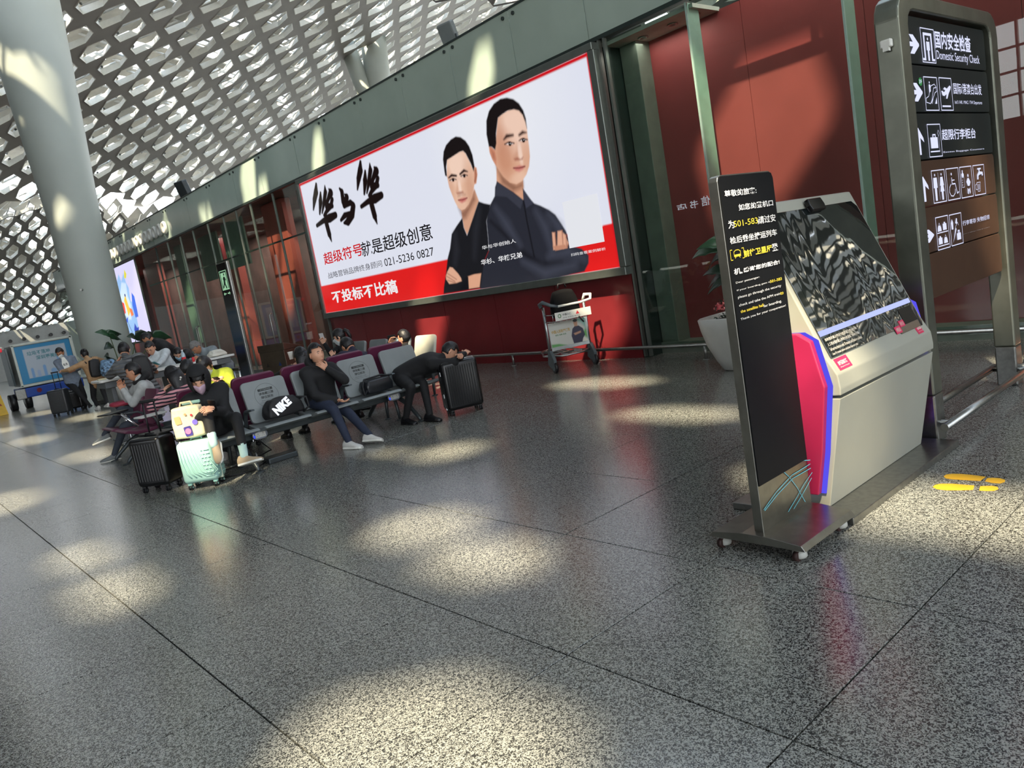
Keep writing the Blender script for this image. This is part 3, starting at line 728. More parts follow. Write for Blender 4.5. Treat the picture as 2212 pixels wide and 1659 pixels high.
# red rim
for r_ in ([(0, BH-0.055), (BW, BH-0.055), (BW, BH), (0, BH)], [(0, 0), (0.04, 0), (0.04, BH), (0, BH)], [(BW-0.05, 0), (BW, 0), (BW, BH), (BW-0.05, BH)]): sh.poly(r_, (206, 24, 34))
M_BACKLIT = print_mat('backlit_print', 0.72, 0.12, base=0.12)
o = sh.build('poster', axes((0, 0, 0), (1, 0, 0), (0, 0, 1)), M_BACKLIT, bb)
b = MB()
for (c_, d_) in (((BW/2, 0.03, BH+0.05), (BW+0.2, 0.14, 0.10)), ((BW/2, 0.03, -0.06), (BW+0.2, 0.14, 0.12)), ((-0.05, 0.03, BH/2), (0.10, 0.14, BH)), ((BW+0.06, 0.03, BH/2), (0.12, 0.14, BH))): b.box(c_, d_, bev=0.008, seg=1)
b.build('frame', M_ALU, bb)
b = MB(); b.box((BW/2, 0.06, BH/2), (BW, 0.07, BH)); b.build('light_box', M_ALU, bb)
def plane_text(nm, body, bl, tr, m, parent, plane, bold=0.0, conv=None, off=0.003, squeeze=1.0):
    """lettering between the lower left and the upper right corner seen at two picture points of a vertical plane"""
    kind, val = plane
    f = at_y if kind == 'y' else at_x
    if conv: bl, tr = conv(*bl), conv(*tr)
    a, c_ = f(*bl, val), f(*tr, val)
    ux = Vector((1, 0, 0)) if kind == 'y' else Vector((0, 1, 0))
    n = ux.cross(Vector((0, 0, 1)))
    w = (c_-a).dot(ux); h = c_.z-a.z
    M = axes(a+n*off, ux, (0, 0, 1))
    o = text(nm, body, M, w, h, m, None, bold); 
    if parent is not None:
        o.parent = parent; o.matrix_parent_inverse = Matrix.LocRotScale(parent.location, parent.rotation_euler, None).inverted()
    return o
c7 = lambda x, y: (640+x/2.8597, 100+y/2.8597)
G_RED = glow('red_print', (206, 26, 34), 0.75); G_BLK = glow('black_print', (30, 28, 32), 0.5); G_GRY = glow('grey_print', (74, 74, 80), 0.6); G_WHT = glow('white_print', (240, 240, 242), 0.75)
for body, bl, tr, m, bo in (('超级符号', (178,1352), (400,1212), G_RED, 0.012), ('就是超级创意', (412,1303), (828,1088), G_BLK, 0.008), ('战略营销品牌终身顾问', (202,1437), (525,1320), G_GRY, 0), ('021-5236 0827', (550,1360), (845,1240), G_BLK, 0.0),
    ('不投标', (228,1590), (402,1478), G_WHT, 0.025), ('不比稿', (422,1560), (614,1435), G_WHT, 0.025), ('华与华创始人', (1150,1258), (1355,1187), G_WHT, 0.006), ('华杉、华楠兄弟', (1145,1354), (1393,1268), G_WHT, 0.015), ('扫码查看案例解析', (1699,1298), (1910,1240), G_WHT, 0.0)):
    plane_text('lettering', body, bl, tr, m, bb, ('y', YB), bo, c7)
a = [Vector((uv7(*p)[0], -0.004, uv7(*p)[1])) for p in ((1690,1248),(1903,1193),(1858,908),(1655,963))]
b = MB(); x0_, x1_, z0_, z1_ = a[0].x, a[1].x, a[0].z-0.0, a[2].z
b.box(((x0_+x1_)/2, -0.004, (z0_+z1_)/2), (x1_-x0_, 0.004, z1_-z0_)); b.build('white_card', glow('card_print', (236, 238, 244), 0.72), bb)

# ================================================================== LED SCREEN far left on the glass wall
sc_ = empty('advert_screen', 'tall lit advert screen with blue cartoon drawing on the glass wall beside the column', 'screen', (-33.2, 8.6, 1.42))
SW, SHh = 2.85, 2.98
s2 = Sheet(SW, SHh, 0.02, (212, 208, 240))
def uv8(x, y): p = at_y(x, y, 8.6); return (p.x+33.2, p.z-1.42)
L8 = lambda l: [uv8(*p) for p in l]
s2.poly(L8([(250,620),(256,592),(262,608),(266,590),(272,610),(278,622),(282,650),(290,655),(296,690),(300,712),(292,728),(280,720),(262,690),(252,650)]), (150,190,236), 0.03)
s2.poly(L8([(262,610),(272,612),(276,640),(284,660),(284,690),(268,690),(258,650)]), (200,222,246), 0.04)
s2.poly(L8([(284,632),(290,640),(296,668),(299,684),(293,686),(286,660)]), (56,104,220)); s2.poly(L8([(268,582),(273,592),(272,602),(268,600)]), (222,212,60))
s2.poly(L8([(263,652),(268,655),(272,676),(268,680),(264,668)]), (226,60,50)); s2.poly(L8([(270,636),(276,655),(282,672),(278,684),(274,668),(268,650)]), (240,190,60)); s2.poly(L8([(279,664),(285,668),(289,680),(284,684)]), (232,120,60))
s2.poly(L8([(291,698),(296,708),(300,706),(300,718),(294,724),(290,712)]), (30,60,180)); s2.line(L8([(272,684),(280,705),(287,720)]), 0.05, (60,80,140)); s2.oval(uv8(270, 638), (0.08, 0.06), (30, 40, 110), 0.4)
s2.poly(L8([(266,676),(272,690),(277,684),(276,696),(270,700)]), (40,80,200))
s2.build('display', axes((0, 0, 0), (1, 0, 0), (0, 0, 1)), print_mat('screen_print', 0.85, 0.2, base=0.1), sc_)
b = MB(); b.box((SW/2, 0.03, SHh/2), (SW+0.10, 0.05, SHh+0.14), bev=0.01); b.build('frame', M_DGREEN, sc_)

# ================================================================== WAY-FINDING TOTEM
XT = -2.06
tot = empty('sign_totem', 'tall steel wayfinding totem with black and brown panels behind the kiosk', 'sign', (XT, 6.1, 0))
for y_ in (5.27, 6.93):
    b = MB(); b.box((0.0, y_-6.1, 0.16), (0.15, 0.15, 0.32), bev=0.012); b.build('foot', M_STEEL, tot)
b = MB()
arc = []
R_ = 0.16
for y_, sgn in ((-0.83, -1),):
    pass
outer = [(-0.905, 0.32), (-0.905, 2.86-R_)] + [(-0.905+R_-R_*math.cos(t), 2.86-R_+R_*math.sin(t)) for t in (0.4, 0.8, 1.2, 1.5708)] + [(0.905-R_+R_*math.sin(t), 2.86-R_+R_*math.cos(t)) for t in (0.0, 0.4, 0.8, 1.2, 1.5708)] + [(0.905, 0.32)]
r2 = 0.09
inner = [(0.755, 0.32), (0.755, 2.755-r2)] + [(0.755-r2+r2*math.cos(t), 2.755-r2+r2*math.sin(t)) for t in (0.5, 1.0, 1.5708)] + [(-0.755+r2-r2*math.sin(t), 2.755-r2+r2*math.cos(t)) for t in (0.0, 0.5, 1.0, 1.5708)] + [(-0.755, 0.32)]
cu = outer+inner
b.prism(cu, 0.15, Matrix(((0, 0, 1, -0.075), (1, 0, 0, 0), (0, 1, 0, 0), (0, 0, 0, 1))), bev=0.012)
b.build('frame', mat('totem_steel', (128, 130, 118), 0.36, 0.9, var=0.12, scale=6), tot)
M_PBLK = mat('black_sign_panel', (26, 30, 29), 0.5, spec=0.2); M_PBRN = mat('brown_sign_panel', (66, 46, 34), 0.5, spec=0.2)
for k in range(6):
    b = MB(); z1 = 2.735-0.302*k; b.prism([(-0.70, 0), (0.70, 0), (0.72, 0.02), (0.72, 0.274), (0.70, 0.294), (-0.70, 0.294), (-0.72, 0.274), (-0.72, 0.02)], 0.085, axes((-0.045, 0, z1-0.294), (0, 1, 0), (0, 0, 1)), bev=0.004)
    b.build('sign_panel', M_PBLK if k < 3 else M_PBRN, tot)
b = MB(); b.box((0.0, -0.925, 2.56), (0.07, 0.04, 0.05), bev=0.01); b.box((0.0, -0.93, 2.53), (0.035, 0.03, 0.03)); b.build('sensor', M_LIP, tot)
PX = ('x', XT+0.042)
ct1 = lambda x, y: (1880+x/4.88, y/4.88)
ct2 = lambda x, y: (1880+x/4.608, 320+y/4.608)
LED = glow('led_lettering', (222, 226, 255), 0.85)
for body, bl, tr, cv, bo in (('国内安全检查', (683,508), (1045,385), ct1, 0.02), ('Domestic Security Check', (700,652), (1142,590), ct1, 0.0), ('国际/港澳台出发', (876,992), (1163,893), ct1, 0.008), ("Int'l / HK / MAC / TW Departures", (890,1106), (1172,1066), ct1, 0), ('超限行李柜台', (755,1480), (1100,1350), ct1, 0.015), ('Excess Baggage Counters', (768,1618), (1195,1560), ct1, 0.0),
    ('行李寄存 失物招领', (917,775), (1180,660), ct2, 0.005), ('Left Luggage Lost & Found', (922,856), (1182,786), ct2, 0)):
    plane_text('lettering', body, bl, tr, LED if bo or 'D' in body or 'E' in body else mat('soft_lettering', (190, 190, 196), 0.5, emit=(190, 190, 200), estr=0.3), tot, PX, bo, cv)
def shape(polys, parent, m, name='pictogram', strokes=(), discs=(), off=0.004):
    """flat pictogram on the totem face; coordinates are (y, z) metres on the panel plane"""
    b = MB(); X = 0.042+off
    for pl in polys: b.face([(X, y-6.1, z) for y, z in pl])
    for pts, w in strokes:
        for (y0, z0), (y1, z1) in zip(pts, pts[1:]):
            d = math.hypot(y1-y0, z1-z0) or 1; ny, nz = -(z1-z0)/d*w/2, (y1-y0)/d*w/2; ey, ez = (y1-y0)/d*w*0.3, (z1-z0)/d*w*0.3
            b.face([(X, y0-6.1+ny-ey, z0+nz-ez), (X, y1-6.1+ny+ey, z1+nz+ez), (X, y1-6.1-ny+ey, z1-nz+ez), (X, y0-6.1-ny-ey, z0-nz-ez)])
    for (y, z), r in discs: b.face([(X, y-6.1+r*math.cos(t*PI/6), z+r*math.sin(t*PI/6)) for t in range(12)])
    return b.build(name, m, parent)
def tp(cv, *pts): return [(lambda p: (p.y, p.z))(at_x(*cv(*q), XT+0.042)) for q in pts]
def frame_of(cv, a, b_, c_, d):
    P = tp(cv, a, b_, c_, d); y0 = (P[0][0]+P[3][0])/2; y1 = (P[1][0]+P[2][0])/2; z1 = (P[0][1]+P[1][1])/2; z0 = (P[2][1]+P[3][1])/2
    shape([], tot, LED, 'picto_frame', [([(y0, z0), (y1, z0), (y1, z1), (y0, z1), (y0, z0)], 0.006)])
    return y0, y1, z0, z1
def inb(fr, pts): y0, y1, z0, z1 = fr; return [(y0+(y1-y0)*u, z0+(z1-z0)*v) for u, v in pts]
def picto(fr, polys=(), strokes=(), discs=()):
    w = (fr[3]-fr[2])
    shape([inb(fr, p) for p in polys], tot, LED, 'pictogram', [(inb(fr, p), t*w) for p, t in strokes], [(inb(fr, [c])[0], r*w) for c, r in discs], 0.003)
def arrow_r(cv, a, c_):
    (y0, z0), (y1, z1) = tp(cv, a, c_); h = z1-z0; w = y1-y0; m_ = (z0+z1)/2
    shape([[(y0, m_+h*.12), (y0+w*.55, m_+h*.12), (y0+w*.3, z1), (y0+w*.6, z1), (y1, m_+h*.05), (y1, m_-h*.05), (y0+w*.6, z0), (y0+w*.3, z0), (y0+w*.55, m_-h*.12), (y0, m_-h*.12)]], tot, LED, 'arrow')
def arrow_u(cv, a, c_):
    (y0, z0), (y1, z1) = tp(cv, a, c_); h = z1-z0; w = y1-y0; m_ = (y0+y1)/2
    shape([[(m_-w*.14, z0), (m_+w*.14, z0), (m_+w*.14, z0+h*.62), (y1, z0+h*.45), (y1-w*.06, z0+h*.62), (m_, z1), (y0+w*.06, z0+h*.62), (y0, z0+h*.45), (m_-w*.14, z0+h*.62)]], tot, LED, 'arrow')
arrow_r(ct1, (372,560), (497,375)); arrow_r(ct1, (413,1070), (535,880)); arrow_u(ct1, (468,1640), (548,1345)); arrow_u(ct2, (490,545), (565,275)); arrow_r(ct2, (515,960), (622,800))
f1 = frame_of(ct1, (520,297), (660,315), (684,665), (545,655))
picto(f1, polys=[[(.18,.88),(.82,.88),(.82,.12),(.95,.12),(.95,.05),(.72,.05),(.72,.80),(.28,.80),(.28,.05),(.05,.05),(.05,.12),(.18,.12)], [(.38,.62),(.62,.62),(.62,.36),(.56,.36),(.56,.05),(.44,.05),(.44,.36),(.38,.36)]], discs=[((.5,.70),.045)])
f2 = frame_of(ct1, (555,812), (690,820), (720,1165), (582,1162))
picto(f2, strokes=[([(.08,.36),(.08,.24),(.38,.20),(.5,.30),(.72,.68),(.92,.70),(.94,.58),(.80,.54),(.45,.22)], .022), ([(.08,.36),(.28,.42),(.52,.74),(.80,.80),(.94,.70)], .022), ([(.62,.36),(.5,.2)], .02)], discs=[((.42,.84),.035)], polys=[[(.36,.78),(.48,.78),(.48,.58),(.36,.52)], [(.74,.2),(.9,.2),(.9,.4)]])
f3 = frame_of(ct1, (716,822), (842,828), (870,1163), (744,1163))
picto(f3, polys=[[(.12,.60),(.22,.60),(.34,.56),(.85,.78),(.95,.74),(.9,.66),(.72,.52),(.58,.36),(.48,.36),(.54,.50),(.34,.44),(.2,.46)], [(.3,.66),(.42,.72),(.66,.66),(.52,.60)], [(.12,.10),(.82,.10),(.82,.15),(.12,.15)]])
f4 = frame_of(ct1, (594,1312), (730,1312), (750,1645), (618,1658))
picto(f4, polys=[[(.18,.26),(.74,.26),(.74,.60),(.18,.60)], [(.12,.14),(.85,.14),(.85,.18),(.12,.18)], [(.36,.60),(.42,.60),(.42,.66),(.54,.66),(.54,.60),(.6,.60),(.6,.70),(.36,.70)]], strokes=[([(.84,.18),(.84,.62)], .012), ([(.84,.62),(.76,.72),(.84,.82),(.92,.72),(.84,.62)], .012)])
# floor number badge
b = MB(); cy_, cz_ = tp(ct1, (523, 862))[0]; b.lathe([(0.026, 0), (0.026, 0.004)], 20, (0.042, cy_-6.1, cz_), Matrix.Rotation(PI/2, 4, 'Y')); b.build('floor_badge', mat('green_badge', (40, 130, 60), 0.4, emit=(40, 130, 60), estr=0.2), tot)
plane_text('lettering', '3F', (509,880), (537,842), LED, tot, ('x', XT+0.047), 0.0, ct1)
g1 = frame_of(ct2, (602,228), (730,213), (752,528), (626,550))
def man(c0, dress=False):
    return [[(c0-.13,.78),(c0+.13,.78),(c0+.15,.46),(c0+.08,.46),(c0+.07,.06),(c0-.07,.06),(c0-.08,.46),(c0-.15,.46)]] if not dress else [[(c0-.09,.78),(c0+.09,.78),(c0+.16,.50),(c0+.10,.52),(c0+.16,.32),(c0+.07,.32),(c0+.06,.06),(c0-.06,.06),(c0-.07,.32),(c0-.16,.32),(c0-.10,.52),(c0-.16,.50)]]
picto(g1, polys=man(.25)+man(.75, True), strokes=[([(.5,.08),(.5,.92)], .012)], discs=[((.25,.86),.04), ((.75,.86),.04)])
g2 = frame_of(ct2, (748,208), (868,196), (888,500), (768,523))
picto(g2, strokes=[([(.42,.70),(.44,.50),(.68,.50),(.80,.18),(.92,.22)], .04), ([(.43,.62),(.64,.62)], .03), ([(.34,.50),(.20,.40),(.16,.26),(.28,.13),(.46,.11),(.62,.20),(.66,.32)], .03)], discs=[((.42,.82),.045)])
g3 = frame_of(ct2, (884,190), (998,181), (1018,478), (904,498))
picto(g3, polys=[[(.12,.68),(.32,.68),(.32,.78),(.26,.80),(.25,.90),(.19,.90),(.18,.80),(.12,.78)], [(.50,.50),(.62,.62),(.72,.62),(.86,.48),(.76,.36),(.60,.36)], [(.56,.30),(.66,.24),(.62,.08),(.54,.12)], [(.68,.24),(.78,.30),(.80,.14),(.72,.08)]], strokes=[([(.12,.66),(.12,.34),(.32,.34),(.32,.66),(.12,.66)], .014), ([(.12,.42),(.2,.42)], .01), ([(.12,.5),(.2,.5)], .01), ([(.12,.58),(.2,.58)], .01)], discs=[((.68,.70),.055)])
g4 = frame_of(ct2, (1015,176), (1124,163), (1142,453), (1036,472))
picto(g4, polys=[[(.40,.90),(.72,.90),(.72,.85),(.60,.85),(.60,.78),(.86,.76),(.88,.64),(.78,.62),(.76,.68),(.60,.68),(.46,.64),(.44,.52),(.32,.52),(.34,.68),(.50,.78),(.50,.85),(.40,.85)]], strokes=[([(.26,.42),(.32,.12),(.52,.12),(.58,.42),(.26,.42)], .018), ([(.24,.38),(.12,.34),(.14,.2),(.28,.18)], .02), ([(.36,.36),(.38,.18)], .03), ([(.47,.36),(.46,.18)], .03)])
h1 = frame_of(ct2, (645,690), (768,673), (785,985), (666,1018))
def cas(u, v): return [[(u-.15,v),(u+.15,v),(u+.15,v+.20),(u-.15,v+.20)], [(u-.06,v+.20),(u+.06,v+.20),(u+.06,v+.25),(u-.06,v+.25)]]
def bagp(u, v): return [[(u-.16,v),(u+.16,v),(u+.13,v+.12),(u+.08,v+.18),(u-.08,v+.18),(u-.13,v+.12)]]
picto(h1, polys=bagp(.27,.56)+cas(.70,.57)+cas(.27,.16)+bagp(.70,.16)+[[(.06,.50),(.94,.50),(.94,.53),(.06,.53)], [(.06,.09),(.94,.09),(.94,.12),(.06,.12)]], strokes=[([(.20,.73),(.27,.82),(.34,.73)], .014), ([(.63,.33),(.70,.42),(.77,.33)], .014)])
h2 = frame_of(ct2, (783,665), (900,645), (915,945), (802,975))
picto(h2, polys=[[(.12,.52),(.26,.52),(.28,.74),(.2,.86),(.1,.74)], [(.16,.08),(.46,.58),(.52,.50)], [(.52,.14),(.86,.14),(.86,.36),(.52,.36)], [(.62,.36),(.68,.36),(.68,.42),(.72,.42),(.72,.36),(.78,.36),(.78,.46),(.62,.46)], [(.46,.70),(.56,.86),(.64,.84),(.60,.66)]], strokes=[([(.46,.58),(.56,.66),(.66,.72),(.72,.62)], .018)])
# kick bars joining the feet
b = MB()
for x_ in (-0.135, 0.135): b.cyl((x_, -0.95, 0.12), (x_, 0.93, 0.12), 0.025, n=14)
for y_ in (-0.83, 0.83):
    b.cyl((-0.135, y_, 0.12), (0.135, y_, 0.12), 0.02, n=12)
b.cyl((-0.135, 0.93, 0.12), (0.135, 0.93, 0.12), 0.025, n=12); b.ball((0.135, 0.93, 0.12), 0.026, 10, 8); b.ball((-0.135, 0.93, 0.12), 0.026, 10, 8)
b.build('kick_bar', M_STEEL, tot)

# ================================================================== NOTICE BOARD
XN = -2.07
nb = empty('notice_board', 'upright black notice board with white and yellow lettering on a wheeled steel stand', 'sign', (XN, 3.42, 0))
Y0n, Y1n = -0.24, 0.25
def slab(poly_yz, x0, th, bev=0.0):
    b = MB(); b.prism(poly_yz, th, axes((x0, 0, 0), (0, 1, 0), (0, 0, 1)), bev=bev); return b
rr = 0.03
pl = [(Y0n, 0.10), (Y1n, 0.10), (Y1n, 1.865-rr), (Y1n-rr*0.3, 1.865-rr*0.3), (Y1n-rr, 1.865), (Y0n+rr, 1.865), (Y0n+rr*0.3, 1.865-rr*0.3), (Y0n, 1.865-rr)]
slab(pl, -0.052, 0.05, 0.003).build('board', mat('stand_steel', (148, 146, 138), 0.3, 1.0, var=0.1, scale=12), nb)
M_NBLK = mat('black_board_face', (20, 21, 23), 0.5, spec=0.15)
rr = 0.03
pl = [(Y0n+0.008, 0.345), (Y1n-0.004, 0.345), (Y1n-0.004, 1.858-rr), (Y1n-rr*0.5, 1.858-rr*0.2), (Y1n-rr-0.01, 1.858), (Y0n+0.02, 1.858), (Y0n+0.008, 1.845)]
slab(pl, -0.002, 0.006).build('black_face', M_NBLK, nb)
cn = lambda x, y: (1500+x/4.365, 340+y/4.366)
NW = mat('notice_white', (224, 224, 224), 0.5); NY = mat('notice_yellow', (226, 200, 62), 0.5)
PN = ('x', XN+0.0045)
for body, bl, tr, m, bo in (('尊敬的旅客:', (283,378), (575,278), NW, 0.02), ('如您的登机口', (415,505), (732,398), NW, 0.02), ('为', (318,676), (366,590), NW, 0.015), ('501-583', (370,660), (588,565), NY, 0.0), (',', (594,634), (602,590), NW, 0.01), ('请过安', (604,630), (755,532), NW, 0.01), ('检后乘坐捷运列车', (335,822), (768,672), NW, 0.015),
    ('前往卫星厅', (465,945), (722,822), NY, 0.03), ('登', (730,888), (778,805), NW, 0.015), ('机,', (372,1115), (442,1035), NW, 0.02), ('感谢您的配合!', (460,1088), (795,962), NW, 0.025),
    ('Dear passenger:', (388,1198), (608,1118), NW, 0.0), ('If your boarding gate is', (398,1268), (708,1165), NW, 0.0), ('501-583', (710,1186), (817,1130), NY, 0.015), ('please go through the security', (408,1340), (812,1196), NW, 0.0), ('check and take the APM train', (418,1408), (802,1272), NW, 0.0), ('to', (806,1298), (833,1262), NY, 0.01), ('the satellite hall', (433,1470), (645,1378), NY, 0.01), ('for boarding.', (650,1424), (816,1340), NW, 0.0), ('Thank you for your cooperation!', (433,1545), (855,1385), NW, 0.0)):
    plane_text('lettering', body, bl, tr, m, nb, PN, bo, cn)
# train symbol in brackets
def tn(*pts): return [(lambda p: (p.y, p.z))(at_x(*cn(*q), XN+0.0045)) for q in pts]
b = MB()
def stroke(b, pts, w, X, y0):
    for (a0, a1), (c0, c1) in zip(pts, pts[1:]):
        d = math.hypot(c0-a0, c1-a1) or 1; ny, nz = -(c1-a1)/d*w/2, (c0-a0)/d*w/2; ey, ez = (c0-a0)/d*w*.3, (c1-a1)/d*w*.3
        b.face([(X, a0-y0+ny-ey, a1+nz-ez), (X, c0-y0+ny+ey, c1+nz+ez), (X, c0-y0-ny+ey, c1-nz+ez), (X, a0-y0-ny-ey, a1-nz-ez)])
(q0, q1), (r0, r1) = tn((345,975), (460,850)); w_, h_ = r0-q0, r1-q1
def U_(l): return [(q0+w_*u, q1+h_*v) for u, v in l]
for l in ([(.14,.98),(0,.98),(0,.02),(.14,.02)], [(.86,.98),(1,.98),(1,.02),(.86,.02)], [(.26,.30),(.26,.75),(.4,.90),(.6,.90),(.74,.75),(.74,.30),(.26,.30)], [(.26,.45),(.74,.45)], [(.4,.30),(.32,.14)], [(.6,.30),(.68,.14)]): stroke(b, U_(l), 0.0035, 0.006, 3.42)
b.face([(0.0055, y-3.42, z) for y, z in U_([(.28,.32),(.72,.32),(.72,.44),(.28,.44)])])
b.build('train_symbol', NY, nb)
# cyan curves on the steel foot of the board
cb = lambda x, y: (1540+x/3.2917, 820+y/3.2925)
b = MB()
def tb2(*pts): return [(lambda p: (p.y, p.z))(at_x(*cb(*q), XN+0.001)) for q in pts]
for l in ([(362,925),(450,800),(560,680),(690,600)], [(368,932),(460,815),(570,700),(694,630)], [(535,940),(600,830),(650,740),(705,660)], [(575,918),(640,810),(700,700)], [(655,868),(600,770),(540,690),(475,632)], [(510,610),(600,580),(690,572)]): stroke(b, tb2(*l), 0.004, 0.002, 3.42)
b.build('cyan_curves', mat('cyan_print', (90, 190, 205), 0.4), nb)
b = MB(); b.prism([(-0.30, 0.0), (-0.27, 0.028), (-0.10, 0.045), (0.05, 0.045), (0.22, 0.028), (0.24, 0.0)], 0.52, Matrix(((1, 0, 0, 0.0), (0, 0, 1, -0.29), (0, 1, 0, 0.062), (0, 0, 0, 1))), bev=0.002)
b.build('base_plate', mat('stand_steel', (148, 146, 138)), nb)
for (x_, y_) in ((-0.24, -0.24), (0.18, -0.24), (-0.24, 0.18), (0.18, 0.18)):
    b = MB(); b.cyl((x_, y_, 0.062), (x_, y_, 0.045), 0.022, n=16); b.use(mat('castor_grey', (176, 176, 168), 0.5)); b.lathe([(0.018, 0.05), (0.034, 0.044), (0.036, 0.018), (0.03, 0.010)], 20, (x_, y_, 0))
    b.use(mat('castor_tyre', (46, 24, 20), 0.6)); b.cyl((x_-0.012, y_-0.028, 0.024), (x_+0.012, y_-0.028, 0.024), 0.024, n=20)
    b.mats.insert(0, b.mats.pop(0)); b.build('castor', None, nb)

# ================================================================== SELF SERVICE KIOSK
YK0, YK1 = 3.78, 5.03
kk = empty('check_in_kiosk', 'pale grey self service kiosk with pink side, blue light strips and a wrapped black screen', 'kiosk', (-2.1, (YK0+YK1)/2, 0))
ky = (YK0+YK1)/2; hw = (YK1-YK0)/2
M_KIO = mat('kiosk_paint', (150, 150, 138), 0.42, var=0.03, scale=3)
# profile in (x, z) seen from the left end
prof = [(-2.03, 0.04), (-1.90, 0.665), (-1.897, 0.70), (-1.905, 0.775), (-1.955, 0.865), (-2.30, 1.68), (-2.315, 1.715), (-2.345, 1.72), (-2.43, 1.66), (-2.16, 0.86), (-2.13, 0.62), (-2.24, 0.04)]
def prof_prism(pr, y0, y1, bev=0.0):
    b = MB(); b.prism([(x+2.1, z) for x, z in pr], y1-y0, Matrix(((1, 0, 0, 0), (0, 0, 1, y0-ky), (0, 1, 0, 0), (0, 0, 0, 1))), bev=bev); return b
prof_prism([p for p in prof if p[1] >= 0.655 and p[1] != 0.62]+[(-2.12, 0.655)], YK0, YK1, 0.006).build('upper_body', M_KIO, kk)
prof_prism([(-2.03, 0.04), (-1.905, 0.648), (-2.10, 0.648), (-2.24, 0.04)], YK0, YK1, 0.004).build('lower_door', M_KIO, kk)
# black glass front with wrinkled film
def glass_black():
    m = bpy.data.materials.new('wrapped_black_screen'); m.use_nodes = True; t = m.node_tree; p = t.nodes['Principled BSDF']
    p.inputs['Base Color'].default_value = (*lin((20, 26, 26)), 1); p.inputs['Roughness'].default_value = 0.03; p.inputs['Specular IOR Level'].default_value = 1.0
    p.inputs['Coat Weight'].default_value = 1.0; p.inputs['Coat Roughness'].default_value = 0.02
    co = t.nodes.new('ShaderNodeTexCoord'); mp = t.nodes.new('ShaderNodeMapping'); nz = t.nodes.new('ShaderNodeTexNoise'); bp = t.nodes.new('ShaderNodeBump')
    mp.inputs['Scale'].default_value = (1.2, 3.6, 1.7); nz.inputs['Scale'].default_value = 1.0; nz.inputs['Detail'].default_value = 1.5; nz.inputs['Distortion'].default_value = 0.5
    t.links.new(co.outputs['Object'], mp.inputs[0]); t.links.new(mp.outputs[0], nz.inputs['Vector']); t.links.new(nz.outputs[0], bp.inputs['Height'])
    bp.inputs['Strength'].default_value = 0.45; bp.inputs['Distance'].default_value = 0.010
    t.links.new(bp.outputs[0], p.inputs['Normal']); t.links.new(bp.outputs[0], p.inputs['Coat Normal']); return m
M_SCR = glass_black()
sl = Vector((-0.345, 0, 0.815)).normalized()
def on_slope(s, y, off=0.0):      # s metres up the sloping front from its lower edge
    n = Vector((sl.z, 0, -sl.x)); return Vector((-1.955+2.1, y-ky, 0.865))+sl*s+n*off
def slope_slab(s0, s1, y0, y1, off0, off1, name, m, bev=0.003, poly=None):
    b = MB(); Mx = axes(on_slope(0, ky, off0), (0, 1, 0), sl)
    pl = poly or [(y0-ky, s0), (y1-ky, s0), (y1-ky, s1), (y0-ky, s1)]
    b.prism(pl, off1-off0, Mx, bev=bev); return b.build(name, m, kk)
Ls = 0.885
slope_slab(0, 0, 0, 0, 0.001, 0.008, 'front_glass', M_SCR, 0.002, [(-hw+0.035, -0.01), (hw-0.40, -0.01), (hw-0.36, -0.045), (hw-0.05, -0.045), (hw-0.03, -0.02), (hw-0.028, Ls-0.07), (hw-0.07, Ls-0.03), (-hw+0.07, Ls-0.03), (-hw+0.035, Ls-0.06)])
slope_slab(0.20, 0.80, YK0+0.10, YK1-0.10, 0.008, 0.0095, 'display', M_SCR, 0.0)
slope_slab(0.115, 0.145, YK0+0.035, YK1-0.05, 0.008, 0.011, 'blue_light_bar', glow('blue_bar', (176, 186, 255), 1.0), 0.0)
slope_slab(0.0, 0.10, YK1-0.26, YK1-0.08, 0.008, 0.010, 'card_window', mat('matt_black', (6, 6, 7), 0.3), 0.0)
slope_slab(0.0, 0.0, 0, 0, 0.008, 0.04, 'webcam', mat('webcam_black', (14, 12, 13), 0.15), 0.008, [(-0.02, Ls-0.065), (0.14, Ls-0.065), (0.15, Ls-0.03), (0.14, Ls+0.015), (-0.02, Ls+0.015), (-0.03, Ls-0.03)])
M_PINK = mat('pink_label', (196, 40, 82), 0.5)
KT = mat('kiosk_lettering', (214, 208, 196), 0.6)
def slope_label(s0, s1, y0, y1, lines, off=0.0085, m=M_PINK, tm=KT):
    if m: slope_slab(s0, s1, y0, y1, off, off+0.0012, 'label', m, 0.0)
    n_ = len(lines); H_ = (s1-s0)
    for i, (tx, fr) in enumerate(lines):
        hh = H_/n_*0.62; s_ = s1-H_/n_*(i+0.82); w = (y1-y0)*fr
        text('lettering', tx, axes(on_slope(s_, (y0+y1)/2-w/2 if m else y0, off+0.002), (0, 1, 0), sl), w, hh, tm, kk)
slope_label(-0.008, 0.105, YK0+0.06, YK0+0.43, [('自助值机截止时间为航班起飞前30分钟,', 1.0), ('人工柜台值机截止时间为航班起飞前45分钟。', 1.0), ('Self-service check-in ends 30 minutes and check-in counters', 1.0), ('close 45 minutes before scheduled departure time.', 0.8)], m=None)
slope_label(-0.035, 0.01, YK1-0.42, YK1-0.34, [('护照阅读', 0.7)]); slope_label(-0.005, 0.035, YK1-0.335, YK1-0.265, [('身份证', 0.7)])
